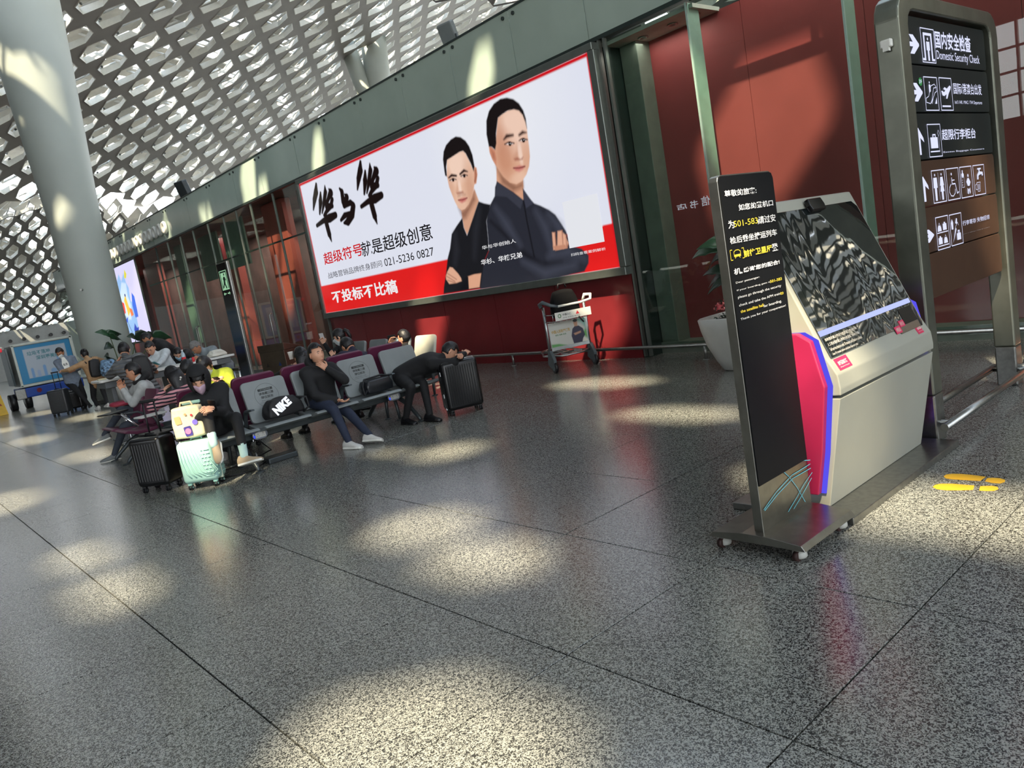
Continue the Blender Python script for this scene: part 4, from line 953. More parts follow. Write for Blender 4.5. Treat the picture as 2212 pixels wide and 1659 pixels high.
# labels on the pale shoulder below the glass
sh_n = Vector((0.86, 0, 0.5)); o1 = Vector((-1.905+2.1, 0, 0.775)); o2 = Vector((-1.955+2.1, 0, 0.865)); su = (o2-o1).normalized()
def shoulder_label(y0, y1, tx):
    b = MB(); Mx = axes(o1+su*0.015+Vector((0, y0-ky, 0))+su.cross(Vector((0, -1, 0)))*0.0008, (0, 1, 0), su)
    b.prism([(0, 0), (y1-y0, 0), (y1-y0, 0.068), (0, 0.068)], 0.0012, Mx); b.build('label', M_PINK, kk)
    text('lettering', tx, Mx@Matrix.Translation((0.02, 0.026, 0.0018)), (y1-y0)*0.7, 0.024, KT, kk, 0.02)
    text('lettering', 'Self-service Terminal', Mx@Matrix.Translation((0.02, 0.012, 0.0018)), (y1-y0)*0.7, 0.007, KT, kk)
shoulder_label(YK0+0.05, YK0+0.19, '自助登机终端'); shoulder_label(YK1-0.17, YK1-0.09, '登机牌')
# pink panel with blue light edge on both ends
pk = [(-2.075, 1.01), (-2.005, 0.965), (-1.955, 0.72), (-2.01, 0.36), (-2.06, 0.12), (-2.35, 0.12), (-2.42, 0.55), (-2.34, 1.01)]
M_HOT = mat('pink_panel', (156, 34, 72), 0.35, var=0.03)
M_BLED = glow('blue_led', (96, 88, 250), 0.7)
for ya, yb, yc in ((YK0-0.004, YK0-0.014, YK0-0.055), (YK1+0.004, YK1+0.014, YK1+0.055)):
    b = MB(); b.prism([(x+2.1, z) for x, z in [(x+0.022, z) for x, z in pk]], abs(yb-ya), Matrix(((1, 0, 0, 0), (0, 0, 1, min(ya, yb)-ky), (0, 1, 0, 0), (0, 0, 0, 1)))); b.build('blue_light_edge', M_BLED, kk)
    b = MB(); b.prism([(x+2.1, z) for x, z in pk], abs(yc-yb), Matrix(((1, 0, 0, 0), (0, 0, 1, min(yb, yc)-ky), (0, 1, 0, 0), (0, 0, 0, 1))), bev=0.006); b.build('side_panel', M_HOT, kk)
b = MB(); b.box((-0.20, 0, 0.5), (0.30, YK1-YK0-0.02, 0.9), bev=0.01); b.build('rear_cabinet', mat('dark_cabinet', (40, 42, 44), 0.5), kk)
b = MB(); b.box((-0.11, 0.01, 0.02), (0.72, 1.50, 0.04), bev=0.004); b.build('base_plate', M_STEEL, kk)

# ================================================================== FOOTPRINT STICKERS
M_YEL = mat('yellow_vinyl', (226, 174, 44), 0.5, var=0.06)
cf = lambda x, y: (1540+x/3.2917, 820+y/3.2925)
def footprint(nm, sole, heel, label):
    b = MB()
    for pl in (sole, heel):
        pts = [at_z(*cf(*q)) for q in pl]; b.prism([(p.x, p.y) for p in pts], 0.0012, Matrix.Translation((0, 0, 0.0006)))
    return tag(b.build(nm, M_YEL), label, 'floor sticker', 'yellow shoe prints in front of the kiosk')
footprint('footprint_sticker', [(1640,690),(1660,676),(1700,671),(1760,672),(1830,678),(1940,692),(1900,722),(1800,716),(1700,710),(1655,703)], [(1952,702),(1935,725),(1985,736),(2040,740),(2075,730),(2078,715),(2045,704),(1990,700)], 'yellow shoe print sticker on the floor, the one farther from the viewer')
footprint('footprint_sticker', [(1563,765),(1580,750),(1620,742),(1700,742),(1780,748),(1860,755),(1850,785),(1760,788),(1660,788),(1590,780)], [(1900,760),(1893,790),(1950,793),(2000,792),(2030,780),(2025,765),(1985,757)], 'yellow shoe print sticker on the floor, the one nearer the viewer')
# ================================================================== SEATING
M_SEAT = mat('grey_seat', (128, 134, 134), 0.45, var=0.05, scale=6)
M_PURP = mat('purple_seat', (92, 34, 62), 0.45, var=0.08, scale=6)
M_SUNSEAT = mat('sunlit_seat', (196, 194, 178), 0.5)  # lighter copy of the seat grey, sunshine put into the colour
M_BEAM = mat('beam_grey', (72, 78, 80), 0.4, 0.5, var=0.08)
M_BLK = mat('black_plastic', (20, 20, 22), 0.4, var=0.1)
M_CHR = mat('chrome', (200, 202, 204), 0.15, 1.0)
M_STK = mat('sticker_print', (44, 48, 46), 0.6)
def rrect(w, h, r, n=4):
    P = []
    for cx, cy, a0 in ((w/2-r, h/2-r, 0), (-w/2+r, h/2-r, PI/2), (-w/2+r, -h/2+r, PI), (w/2-r, -h/2+r, 1.5*PI)):
        for k in range(n+1): t = a0+PI/2*k/n; P.append((cx+r*math.cos(t), cy+r*math.sin(t)))
    return P
def seat_unit(bench, x0, sgn, y, m, sticker=False, w=0.53, hback=0.47, zt=0.0, back_only=False):
    """one place of the bench; the bench runs along its own y and this place faces sgn * x"""
    # seat cushion, a thin curved shell
    prof_ = [(0.13, 0.445), (0.30, 0.42), (0.46, 0.425), (0.555, 0.452), (0.60, 0.440), (0.605, 0.425), (0.56, 0.415), (0.46, 0.385), (0.30, 0.38), (0.12, 0.40)]
    M_ = Matrix(((sgn, 0, 0, x0), (0, 0, 1, y-w/2), (0, 1, 0, 0), (0, 0, 0, 1)))
    b = MB(); b.prism(prof_, w, M_, bev=0.008); s_ = b.build('seat', m, bench)
    ux = Vector((0, sgn, 0)); uy = Vector((-sgn*0.30, 0, 1)).normalized()
    b = MB(); Mb = axes(Vector((x0+sgn*0.125, y, 0.42+hback/2+0.01)), ux, uy)
    b.prism(rrect(w-0.02, hback, 0.05), 0.045, Mb, bev=0.01); bk = b.build('backrest', m, bench)
    if sticker:
        z_ = 0.0465
        def on(u, v): return Mb@Matrix.Translation((u, v, z_))
        text('sticker_lettering', '请佩戴口罩', on(-0.085, 0.055), 0.17, 0.032, M_STK, bench, 0.02)
        text('sticker_lettering', '隔位就坐', on(-0.07, 0.012), 0.14, 0.032, M_STK, bench, 0.02)
        text('sticker_lettering', 'Please wear a mask', on(-0.075, -0.014), 0.15, 0.010, M_STK, bench, 0)
        text('sticker_lettering', 'and keep a social distance', on(-0.10, -0.034), 0.20, 0.010, M_STK, bench, 0)
        b = MB(); b.prism([(-0.085, 0.10), (0.085, 0.10), (0.085, 0.128), (-0.085, 0.128)], 0.0012, Mb@Matrix.Translation((0, 0, 0.0455))); b.build('sticker_bar', M_STK, bench)
        text('sticker_lettering', '为了您的健康', on(-0.06, 0.106)@Matrix.Translation((0, 0, 0.0014)), 0.12, 0.016, M_SEAT, bench, 0.01)
        b = MB()
        for k in range(36):
            t0, t1 = 2*PI*k/36, 2*PI*(k+1)/36
            b.face([Mb@Vector((r*math.cos(t), 0.045+r*math.sin(t), 0.0462)) for r, t in ((0.135, t0), (0.1375, t0), (0.1375, t1), (0.135, t1))])
        b.build('sticker_ring', M_STK, bench)
    return s_
def armrest(bench, x0, sgn, y):
    b = MB(); P = [(0.10, 0.43), (0.13, 0.50), (0.17, 0.585), (0.24, 0.625), (0.34, 0.63), (0.42, 0.635), (0.43, 0.62), (0.34, 0.607), (0.25, 0.60), (0.20, 0.565), (0.165, 0.49), (0.14, 0.42)]
    b.prism(P, 0.045, Matrix(((sgn, 0, 0, x0), (0, 0, 1, y-0.022), (0, 1, 0, 0), (0, 0, 0, 1))), bev=0.006); b.build('armrest', M_BEAM, bench)
def bench_leg(bench, y, span=0.70):
    for s in (1, -1):
        b = MB(); b.tube([(0.04*s, y, 0.31), (0.22*s, y, 0.29), (0.40*s, y, 0.20), (span*s*0.84, y, 0.05), (span*s*0.88, y, 0.012)], [0.035, 0.034, 0.03, 0.024, 0.02], 8)
        b.tube([(0.10*s, y, 0.30), (0.13*s, y, 0.14), (0.14*s, y, 0.012)], [0.026, 0.022, 0.018], 8)
        b.lathe([(0.05, 0), (0.05, 0.008), (0.02, 0.016)], 14, (span*s*0.9, y, 0)); b.lathe([(0.045, 0), (0.045, 0.008), (0.02, 0.016)], 14, (0.14*s, y, 0))
        b.build('leg', M_BEAM, bench)
def outlet(bench, x, y, z, sgn=1):
    b = MB(); Mo = axes((x, y, z), (0, sgn, 0), (0, 0, 1)); b.prism(rrect(0.17, 0.095, 0.047, 6), 0.03, Mo, bev=0.006); o = b.build('power_socket', mat('socket_bezel', (150, 156, 168), 0.3, 0.6), bench)
    b = MB(); b.prism(rrect(0.115, 0.055, 0.008, 3), 0.004, Mo@Matrix.Translation((0, 0, 0.031))); b.build('socket_plate', mat('socket_plate', (206, 206, 200), 0.4), o)
    b = MB()
    for u in (-0.028, 0.028):
        for du, dv, w_, h_ in ((0, 0.012, 0.004, 0.012), (-0.009, -0.010, 0.009, 0.003), (0.009, -0.010, 0.009, 0.003)):
            b.prism([(u+du-w_/2, dv-h_/2), (u+du+w_/2, dv-h_/2), (u+du+w_/2, dv+h_/2), (u+du-w_/2, dv+h_/2)], 0.001, Mo@Matrix.Translation((0, 0, 0.0355)))
    b.build('pin_holes', M_BLK, o)['kind'] = 'stuff'
    b = MB(); b.prism(rrect(0.02, 0.03, 0.008, 3), 0.002, Mo@Matrix.Translation((-0.07, -0.01, 0.031))); b.build('blue_led', glow('socket_blue', (60, 80, 230), 0.9), o)
def bench(label, loc, rz, n, pitch, stickers=(), front=None, back=None, legs=(), outlets=(), arms_f=(), arms_b=(), group=None):
    e = empty('airport_bench', label, 'bench', loc, rz, group)
    L = n*pitch
    for k in range(n):
        y = (k+0.5)*pitch-L/2
        if front: seat_unit(e, 0.03, 1, y, front[k] if isinstance(front, list) else front, k in stickers)
        if back: seat_unit(e, -0.03, -1, y, back, False, hback=0.53)
    for k in arms_f: armrest(e, 0.03, 1, k*pitch-L/2)
    for k in arms_b: armrest(e, -0.03, -1, k*pitch-L/2)
    for x_ in (([0.30] if front else [])+([-0.30] if back else [])):
        b = MB(); b.box((x_, 0, 0.335), (0.05, L-0.1, 0.07), bev=0.008, seg=1); b.build('beam', M_BEAM, e)
    for y in (legs or (-L/2+0.35, L/2-0.35)):
        b = MB(); b.box((0, y, 0.33), (0.62 if front and back else 0.5, 0.06, 0.05), bev=0.006, seg=1); b.build('cross_bar', M_BEAM, e)
        bench_leg(e, y)
    for y in outlets: outlet(e, 0.40, y, 0.35)
    return e
BX = -8.40
b1 = bench('double sided bench of grey and purple seats nearest the viewer, mask stickers on its backs', (BX, 3.95, 0), 0, 5, 0.595, stickers=(1, 3), front=M_SEAT, back=M_PURP, legs=(-1.03, 1.05), outlets=(-0.86, 0.86), arms_f=(1, 2, 3, 4), arms_b=(1, 2, 3, 4))
# swing tablet at the bench end
def tablet(e, x, y, z, m, ax=0.15, ay=0.2, rz=0.0):
    b = MB(); b.prism(rrect(0.34, 0.24, 0.03), 0.018, Matrix.Translation((x, y, z))@Matrix.Rotation(rz, 4, 'Z'), bev=0.004); t = b.build('tablet', m, e)
    b = MB(); b.tube([(x, y, z), (x+ax*0.4, y+ay*0.4, z-0.03), (x+ax, y+ay, z-0.22)], [0.018, 0.02, 0.022], 8); b.build('tablet_arm', M_CHR, e)
tablet(b1, -0.10, -1.72, 0.58, M_BLK, 0.05, 0.25, 0.3)
b2 = bench('grey seats facing the viewer beside the red wall behind the near double bench', (-10.25, 6.42, 0), -PI/2, 4, 0.66, front=[M_SEAT]*3+[M_SUNSEAT])
b3 = bench('purple seats at the left end of the waiting area, a pale hooded man on one', (-11.15, 3.02, 0), -PI/2, 2, 0.66, front=M_PURP, arms_f=(1,))
tablet(b3, 0.52, -0.25, 0.64, M_BLK, -0.2, 0.25, 0.5); tablet(b3, 0.35, 0.85, 0.60, mat('white_laminate', (214, 214, 208), 0.35), -0.15, -0.25, 0.2)

# ================================================================== HIGH COUNTER
M_LAM = mat('white_laminate', (214, 214, 208)); M_CTR = mat('counter_grey', (92, 96, 98), 0.5)
ct = empty('charging_counter', 'long high white topped counter with grey panels where seated people use phones', 'table', (-13.65, 3.95, 0))
b = MB(); b.prism(rrect(0.66, 2.2, 0.06), 0.035, Matrix.Translation((0, 0, 0.985)), bev=0.008); b.build('top', M_LAM, ct)
b = MB(); b.box((0.0, 0, 0.93), (0.56, 2.05, 0.10), bev=0.01); b.build('apron', M_CTR, ct)
for y_ in (-0.9, 0.0, 0.9):
    b = MB(); b.box((0, y_, 0.445), (0.40, 0.07, 0.87), bev=0.01); b.build('leg', M_CTR, ct)
b = MB(); b.box((0, 0, 0.01), (0.5, 2.0, 0.02), bev=0.004); b.build('base', M_CTR, ct)
for y_ in (0.45, 0.72):
    b = MB(); b.box((0.285, y_, 0.93), (0.012, 0.10, 0.07), bev=0.003); b.build('power_socket', M_LAM, ct)
# stool with pink seat
def stool(x, y, label, group=None):
    e = empty('bar_stool', label, 'stool', (x, y, 0), 0, group)
    b = MB(); b.lathe([(0.02, 0.60), (0.15, 0.60), (0.19, 0.625), (0.19, 0.65), (0.17, 0.67), (0.05, 0.665)], 22); b.build('seat', mat('crimson_vinyl', (150, 40, 66), 0.4), e)
    b = MB(); b.cyl((0, 0, 0.02), (0, 0, 0.60), 0.025); b.build('pole', M_CHR, e)
    b = MB(); b.lathe([(0.2, 0), (0.2, 0.012), (0.05, 0.03), (0.03, 0.05)], 22); b.build('base', M_CHR, e)
    b = MB(); b.tube([(0.14*math.cos(t), 0.14*math.sin(t), 0.24) for t in np.linspace(0, 2*PI, 17)[:-1]], 0.01, 6, closed=True); b.cyl((-0.14, 0, 0.24), (0.14, 0, 0.24), 0.007, n=6); b.build('foot_ring', M_CHR, e)
    return e
stool(-13.0, 3.02, 'round crimson stool at the left end of the high counter')

# ================================================================== LUGGAGE
def suitcase(label, loc, rz, w, d, h, m, ribs='v', handle=None, wheelm=None, name='suitcase', trim=None, handle_m=None, hh=0.0):
    """hard shell case: w across, d deep, h tall with wheels; local x = width"""
    e = empty(name, label, 'suitcase', loc, rz)
    z0 = 0.065
    b = MB(); b.box((0, 0, z0+(h-z0)/2), (w, d, h-z0), bev=0.045, seg=4); 
    for f in b.bm.faces: f.smooth = True
    b.build('shell', m, e)
    b = MB()
    if ribs == 'v':
        n = int(w/0.035)
        for s in (1, -1):
            for k in range(n):
                x = -w/2+0.05+k*(w-0.10)/max(1, n-1); b.box((x, s*(d/2+0.001), z0+(h-z0)/2), (0.014, 0.010, h-z0-0.12), bev=0.004, seg=1)
        b.build('ribs', m, e)['kind'] = 'stuff'
    elif ribs == 'diag':
        # slanted ridges sweeping to the lower corner and a ladder of short bars
        for s in (1,):
            for k in range(9):
                x0 = -w/2+0.03+k*0.028; pts = [(x0, -d/2-0.003, h-0.06), (x0+0.005+0.006*k, -d/2-0.004, h*0.62), (x0+0.03+0.012*k, -d/2-0.003, h*0.36), (min(w/2-0.05, x0+0.07+0.022*k), -d/2-0.002, z0+0.06)]
                b.tube(pts, 0.0065, 6)
            for k in range(8): b.box((w/2-0.075, -d/2-0.002, z0+0.06+0.038*k), (0.09, 0.012, 0.012), bev=0.004, seg=1)
            for k in range(8): b.box((w/2+0.001, -d*0.22, z0+0.06+0.042*k), (0.010, 0.07, 0.016), bev=0.004, seg=1); b.box((w/2+0.001, d*0.22, z0+0.06+0.042*k), (0.010, 0.07, 0.016), bev=0.004, seg=1)
        b.build('ridges', m, e)['kind'] = 'stuff'
    b = MB()
    if trim is not None:
        b.box((0, 0, z0+(h-z0)/2), (w+0.006, 0.028, h-z0+0.006), bev=0.012, seg=2); b.build('zip_band', trim, e)
    for (x, y) in ((-w/2+0.05, -d/2+0.045), (w/2-0.05, -d/2+0.045), (-w/2+0.05, d/2-0.045), (w/2-0.05, d/2-0.045)):
        b = MB(); b.use(wheelm or M_BLK); b.box((x, y, 0.062), (0.045, 0.04, 0.035), bev=0.01)
        b.use(M_BLK); b.cyl((x-0.018, y, 0.027), (x-0.006, y, 0.027), 0.027, n=16); b.cyl((x+0.006, y, 0.027), (x+0.018, y, 0.027), 0.027, n=16)
        b.use(wheelm or M_BEAM); b.cyl((x-0.02, y, 0.027), (x+0.02, y, 0.027), 0.012, n=10); b.build('wheel', None, e)
    b = MB(); b.tube([(-0.06, 0, h-0.005), (-0.05, 0, h+0.022), (0.05, 0, h+0.022), (0.06, 0, h-0.005)], 0.010, 8); b.build('top_handle', handle_m or m, e)
    if hh:
        b = MB()
        for x in (-0.07, 0.07): b.cyl((x, d/2-0.05, h-0.02), (x, d/2-0.05, h+hh), 0.009, n=8)
        b.build('pull_rod', M_CHR if trim is not None else M_BLK, e)
        b = MB(); b.box((0, d/2-0.05, h+hh+0.01), (0.19, 0.03, 0.035), bev=0.012); b.build('pull_grip', handle_m or M_BLK, e)
    return e
M_BSC = mat('black_shell', (16, 16, 17), 0.28, var=0.1); M_MINT = mat('mint_shell', (150, 192, 182), 0.3, var=0.03)
suitcase('black ribbed suitcase with raised handle standing left of the mint one', (-8.45, 2.14, 0), -0.95+PI/2, 0.38, 0.27, 0.58, M_BSC, 'v', hh=0.34)
suitcase('mint green suitcase standing in front of the hooded girl, canvas bag on top', (-7.92, 2.42, 0), -0.72+PI/2, 0.36, 0.25, 0.49, M_MINT, 'diag', wheelm=mat('mint_wheel', (150, 200, 186), 0.4), trim=mat('cream_zip', (206, 212, 190), 0.5), handle_m=M_MINT, hh=0.36)
big = suitcase('large black suitcase with silver clasps under the arms of the sleeping man', (-7.50, 5.47, 0), -0.35+PI/2, 0.46, 0.27, 0.66, M_BSC, 'v', trim=M_CHR)
for z_ in (0.25, 0.52):
    b = MB(); b.box((-0.232, 0, z_), (0.012, 0.07, 0.06), bev=0.006); b.build('clasp', M_CHR, big)
b = MB(); b.box((0.12, -0.02, 0.662), (0.05, 0.03, 0.01), bev=0.003); b.build('clasp', M_CHR, big)
suitcase('dark grey suitcase with raised handle standing beside the man in a blazer', (-22.0, 3.72, 0), 0.9, 0.44, 0.27, 0.66, mat('charcoal_shell', (44, 46, 48), 0.4), 'v', hh=0.42)
suitcase('small black suitcase standing behind the dark grey suitcase', (-22.6, 4.2, 0), 0.9, 0.36, 0.25, 0.52, M_BSC, 'v', hh=0.5)

def cloth_bag(name, label, cat, loc, rot, size, m, squash=0.0, noise=0.02, seg=10, rnd=0.42):
    """soft bag: a rounded box pushed about by noise"""
    e = empty(name, label, cat, loc, 0); e.rotation_euler = rot
    tmp = bmesh.new(); bmesh.ops.create_cube(tmp, size=1); bmesh.ops.subdivide_edges(tmp, edges=tmp.edges[:], cuts=seg, use_grid_fill=True)
    r_ = random.Random(len(label)); off = [r_.uniform(0, 9) for _ in range(3)]
    for v in tmp.verts:
        x, y, z = v.co*2
        l = max(abs(x), abs(y), abs(z)); q = Vector((x, y, z)); qs = q.normalized()*l
        q = q.lerp(qs, rnd)
        t = (z+1)/2
        q.x *= 1-squash*t*t; q.y *= 1-squash*t*t
        n_ = math.sin(x*3.1+off[0]+z*2)*math.cos(y*3.7+off[1])+0.6*math.sin(z*6+off[2]+x*5)
        q += q.normalized()*noise*n_*4
        v.co = Vector((q.x*size[0]/2, q.y*size[1]/2, (q.z*0.5+0.5)*size[2]))
    for f in tmp.faces: f.smooth = True
    b = MB(); b._merge(tmp, True); b.build('body', m, e)
    return e
M_BNY = mat('black_nylon', (20, 20, 22), 0.6, var=0.15, scale=30, bump=0.3)
# canvas bag on the mint case
cbg = cloth_bag('canvas_bag', 'cream canvas bag with colourful patches standing on the mint green suitcase', 'bag', (-7.93, 2.40, 0.515), (0, 0, -0.72+PI/2), (0.33, 0.13, 0.33), mat('cream_canvas', (206, 194, 160), 0.8, var=0.06, scale=40, bump=0.2), squash=0.12, noise=0.006, rnd=0.22)
b = MB(); b.tube([(-0.07, 0, 0.31), (-0.05, 0, 0.365), (0.05, 0, 0.365), (0.07, 0, 0.31)], 0.010, 8); b.build('handle', mat('cream_canvas', (0, 0, 0)), cbg)
for (u, v, r_, c_) in ((-0.085, 0.20, 0.036, (222, 150, 100)), (-0.005, 0.08, 0.045, (52, 44, 120)), (-0.005, 0.08, 0.03, (226, 110, 150)), (0.08, 0.16, 0.028, (110, 96, 190)), (0.06, 0.235, 0.012, (206, 40, 50)), (0.0, 0.25, 0.012, (214, 140, 96))):
    b = MB()
    if r_ > 0.03: b.prism(rrect(r_*1.7, r_*2.2, r_*0.3), 0.003+0.001*(0.04-r_ < 0), axes((u, -0.066-(0.003 if r_ == 0.03 else 0), v), (1, 0, 0.1), (0, 0, 1)))
    else: b.lathe([(r_, 0), (r_, 0.003)], 18, (u, -0.0665-(0.004 if r_ == 0.03 else 0), v), Matrix.Rotation(PI/2, 4, 'X'))
    b.build('patch', mat('patch_%d_%d_%d' % c_, c_, 0.7), cbg)
# black bag with large white letters on the second seat
nk = cloth_bag('sports_bag', 'black drawstring bag with big white letters NIKE lying on a grey seat', 'bag', (-8.02, 3.42, 0.47), (0.0, 0.0, 0.08), (0.20, 0.50, 0.22), M_BNY, squash=0.35, noise=0.010)
Mn = axes((0.108, -0.13, 0.035), (0, 1, 0.50), (-0.25, -0.35, 1))
text('lettering', 'NIKE', Mn, 0.22, 0.10, mat('white_lettering', (0, 0, 0)), nk, 0.06)
b = MB(); b.tube([(0.05, 0.15, 0.18), (0.10, 0.25, 0.16), (0.11, 0.26, 0.05), (0.06, 0.20, 0.0)], 0.012, 6); b.build('strap', M_BNY, nk)
bp2 = cloth_bag('messenger_bag', 'black leather look shoulder bag lying on the grey seat beside the sleeping man', 'bag', (-8.02, 4.62, 0.455), (0, 0, 0.05), (0.22, 0.42, 0.17), mat('black_leather', (24, 26, 30), 0.35, var=0.1, scale=20, bump=0.2), squash=0.1, noise=0.005)
b = MB(); b.tube([(0.10, -0.20, 0.06), (0.13, -0.26, 0.02), (0.10, -0.25, 0.12), (0.0, -0.15, 0.18), (0, 0.1, 0.19), (0.02, 0.2, 0.15)], 0.012, 6); b.build('strap', M_BNY, bp2)
rb = cloth_bag('duffel_bag', 'red and black sports bag with grey trim standing behind the purple backrests', 'bag', (-9.15, 3.75, 0.46), (0, 0, 0.3), (0.30, 0.52, 0.36), mat('red_nylon', (190, 36, 38), 0.5, var=0.08, scale=12), squash=0.12, noise=0.008)
b = MB(); b.box((0, 0.19, 0.17), (0.31, 0.14, 0.30), bev=0.05, seg=3); b.build('black_end', M_BNY, rb)
b = MB(); b.tube([(0.15, -0.22, 0.24), (0.16, -0.08, 0.27), (0.13, 0.06, 0.31)], 0.009, 6); b.tube([(0.16, 0.115, 0.02), (0.155, 0.11, 0.2), (0.12, 0.10, 0.33)], 0.009, 6); b.build('grey_piping', M_SEAT, rb)
# pull rods standing beside it
cs = suitcase('case with tall silver pull handle behind the purple seats by the red bag', (-9.5, 3.5, 0), 0.1, 0.34, 0.24, 0.52, M_BEAM, 'v', trim=M_CHR, hh=0.46)
cloth_bag('tote_bag', 'pale green cloth tote bag beside the yellow jacket', 'bag', (-8.95, 3.22, 0.46), (0, 0, 0.2), (0.2, 0.24, 0.34), mat('pale_green_cloth', (176, 178, 140), 0.8, var=0.08, scale=20, bump=0.2), squash=0.3, noise=0.015)
# bottle and parcel on the counter
wb = empty('water_bottle', 'clear plastic water bottle with red label on the high counter', 'bottle', (-13.45, 4.22, 1.021))
b = MB(); b.lathe([(0.03, 0), (0.034, 0.01), (0.034, 0.14), (0.03, 0.17), (0.014, 0.20), (0.014, 0.215)], 16); b.build('body', mat('bottle_plastic', (176, 196, 206), 0.15), wb)
b = MB(); b.lathe([(0.035, 0.06), (0.035, 0.11)], 16); b.build('bottle_label', mat('red_label', (206, 40, 46), 0.5), wb)
b = MB(); b.lathe([(0.016, 0.215), (0.016, 0.235)], 12); b.build('cap', mat('cap_white', (226, 226, 226), 0.4), wb)
b = MB(); b.lathe([(0.02, 0), (0.022, 0.002), (0.022, 0.07), (0.01, 0.08)], 12, (-13.42, 4.36, 1.021)); tag(b.build('drink_cup', mat('red_label', (0, 0, 0))), 'small red cup beside the water bottle on the high counter', 'cup')
cloth_bag('plastic_bag', 'white plastic carrier bag lying on the right end of the high counter', 'bag', (-13.6, 4.83, 1.021), (0, 0, 0.3), (0.2, 0.34, 0.12), mat('white_film', (206, 204, 190), 0.45, var=0.05, scale=15, bump=0.4), squash=0.4, noise=0.02)
b = MB(); b.box((-13.72, 2.98, 1.03), (0.12, 0.14, 0.02), bev=0.01); tag(b.build('snack_pack', mat('cream_canvas', (0, 0, 0))), 'small cream coloured pack lying at the left end of the high counter', 'packet')
# floor power box and cable under the near bench
b = MB(); b.box((-8.1, 3.3, 0.03), (0.20, 0.34, 0.06), bev=0.01); tag(b.build('floor_box', M_BEAM), 'grey floor power box on the floor under the near double bench', 'box')
b = MB(); b.tube([(-8.08, 3.12, 0.03), (-7.9, 2.9, 0.012), (-8.0, 2.6, 0.012), (-8.4, 2.7, 0.012), (-8.4, 3.0, 0.012), (-8.3, 3.3, 0.10), (-8.12, 3.1, 0.29)], 0.008, 6); tag(b.build('power_cable', M_BLK), 'thin black power cable looping on the floor under the near bench', 'cable')

# ================================================================== TROLLEY
tr = empty('luggage_trolley', 'steel luggage trolley with an advert panel parked at the red wall', 'trolley', (-8.12, 8.05, 0), 0.0)
tw = 0.30   # half width of the frame
M_TR = mat('trolley_aluminium', (168, 172, 172), 0.3, 0.9, var=0.06); M_TG = mat('trolley_grey_plastic', (86, 96, 100), 0.45)
F = Matrix(((0.93, 0.37, 0, 0), (-0.37, 0.93, 0, 0), (0, 0, 1, 0), (0, 0, 0, 1)))   # turned a little
def tq(x, y, z): return F@Vector((x, y, z))
# the deck stretches towards -x; uprights at x = 0 apart in y
for y_ in (-0.33, 0.33):
    b = MB(); b.tube([tq(0.0, y_, 0.24), tq(0.01, y_, 0.60), tq(0.015, y_, 0.98)], 0.022, 10); b.build('upright', M_TR, tr)
    b = MB(); b.prism([(-0.10, 0.12), (0.0, 0.07), (0.14, 0.10), (0.15, 0.20), (0.05, 0.33), (-0.03, 0.34), (-0.06, 0.24)], 0.05, axes(tq(0.0, y_+0.025, 0), F@Vector((1, 0, 0)), (0, 0, 1)), bev=0.008); b.build('wheel_housing', M_TG, tr)
    b = MB(); b.use(M_BLK); b.cyl(tq(0.10, y_-0.02, 0.085), tq(0.10, y_+0.02, 0.085), 0.085, n=24); b.use(M_TG); b.cyl(tq(0.10, y_-0.026, 0.085), tq(0.10, y_+0.026, 0.085), 0.05, n=18); b.build('wheel', None, tr)
b = MB(); b.use(M_BLK); b.cyl(tq(-0.50, -0.12, 0.065), tq(-0.50, -0.08, 0.065), 0.065, n=20); b.use(M_TG); b.box(tq(-0.48, -0.10, 0.14), (0.07, 0.06, 0.08), bev=0.01); b.build('wheel', None, tr)
b = MB()
b.tube([tq(0.02, -0.30, 0.24), tq(-0.35, -0.30, 0.22), tq(-0.68, -0.20, 0.26), tq(-0.72, 0.0, 0.28), tq(-0.68, 0.20, 0.26), tq(-0.35, 0.30, 0.22), tq(0.02, 0.30, 0.24), tq(0.10, 0.15, 0.23), tq(0.10, -0.15, 0.23)], 0.014, 8, closed=True)
for y_ in (-0.15, 0.0, 0.15): b.tube([tq(0.08, y_, 0.232), tq(-0.35, y_, 0.21), tq(-0.69, y_*0.8, 0.265)], 0.009, 6)
for x_ in (-0.1, -0.4): b.tube([tq(x_, -0.30, 0.22), tq(x_, 0.30, 0.22)], 0.009, 6)
b.build('deck', M_TR, tr)
# advert panel
UX = F@Vector((0, 1, 0)); s3 = Sheet(0.60, 0.36, 0.006, (206, 206, 196))
s3.poly([(0, 0.05), (0.12, 0.04), (0.25, 0), (0, 0)], (96, 158, 90), 0.01); s3.poly([(0.60, 0.04), (0.50, 0.12), (0.60, 0.2)], (110, 176, 96), 0.02); s3.poly([(0.4, 0.36), (0.6, 0.36), (0.6, 0.2), (0.52, 0.3)], (120, 186, 170), 0.03)
s3.poly([(0.36, 0.0), (0.34, 0.12), (0.37, 0.22), (0.42, 0.26), (0.48, 0.25), (0.54, 0.20), (0.56, 0.10), (0.52, 0.05), (0.50, 0)], (50, 48, 70), 0.004); s3.poly([(0.41, 0.25), (0.40, 0.31), (0.43, 0.345), (0.465, 0.31), (0.46, 0.25)], (196, 150, 120)); s3.oval((0.432, 0.335), (0.036, 0.022), (20, 18, 20)); s3.poly([(0.38, 0.15), (0.5, 0.17), (0.5, 0.14), (0.4, 0.12)], (190, 146, 120))
Mt = axes(tq(0.04, -0.30, 0.37), UX, (0, 0, 1)); s3.build('advert_panel', Mt, print_mat('paper_print', 0.0, 0.4), tr)
text('lettering', '中国人民财产保险', Mt@Matrix.Translation((0.03, 0.20, 0.002)), 0.30, 0.05, mat('gold_print', (190, 150, 50), 0.5), tr, 0.02)
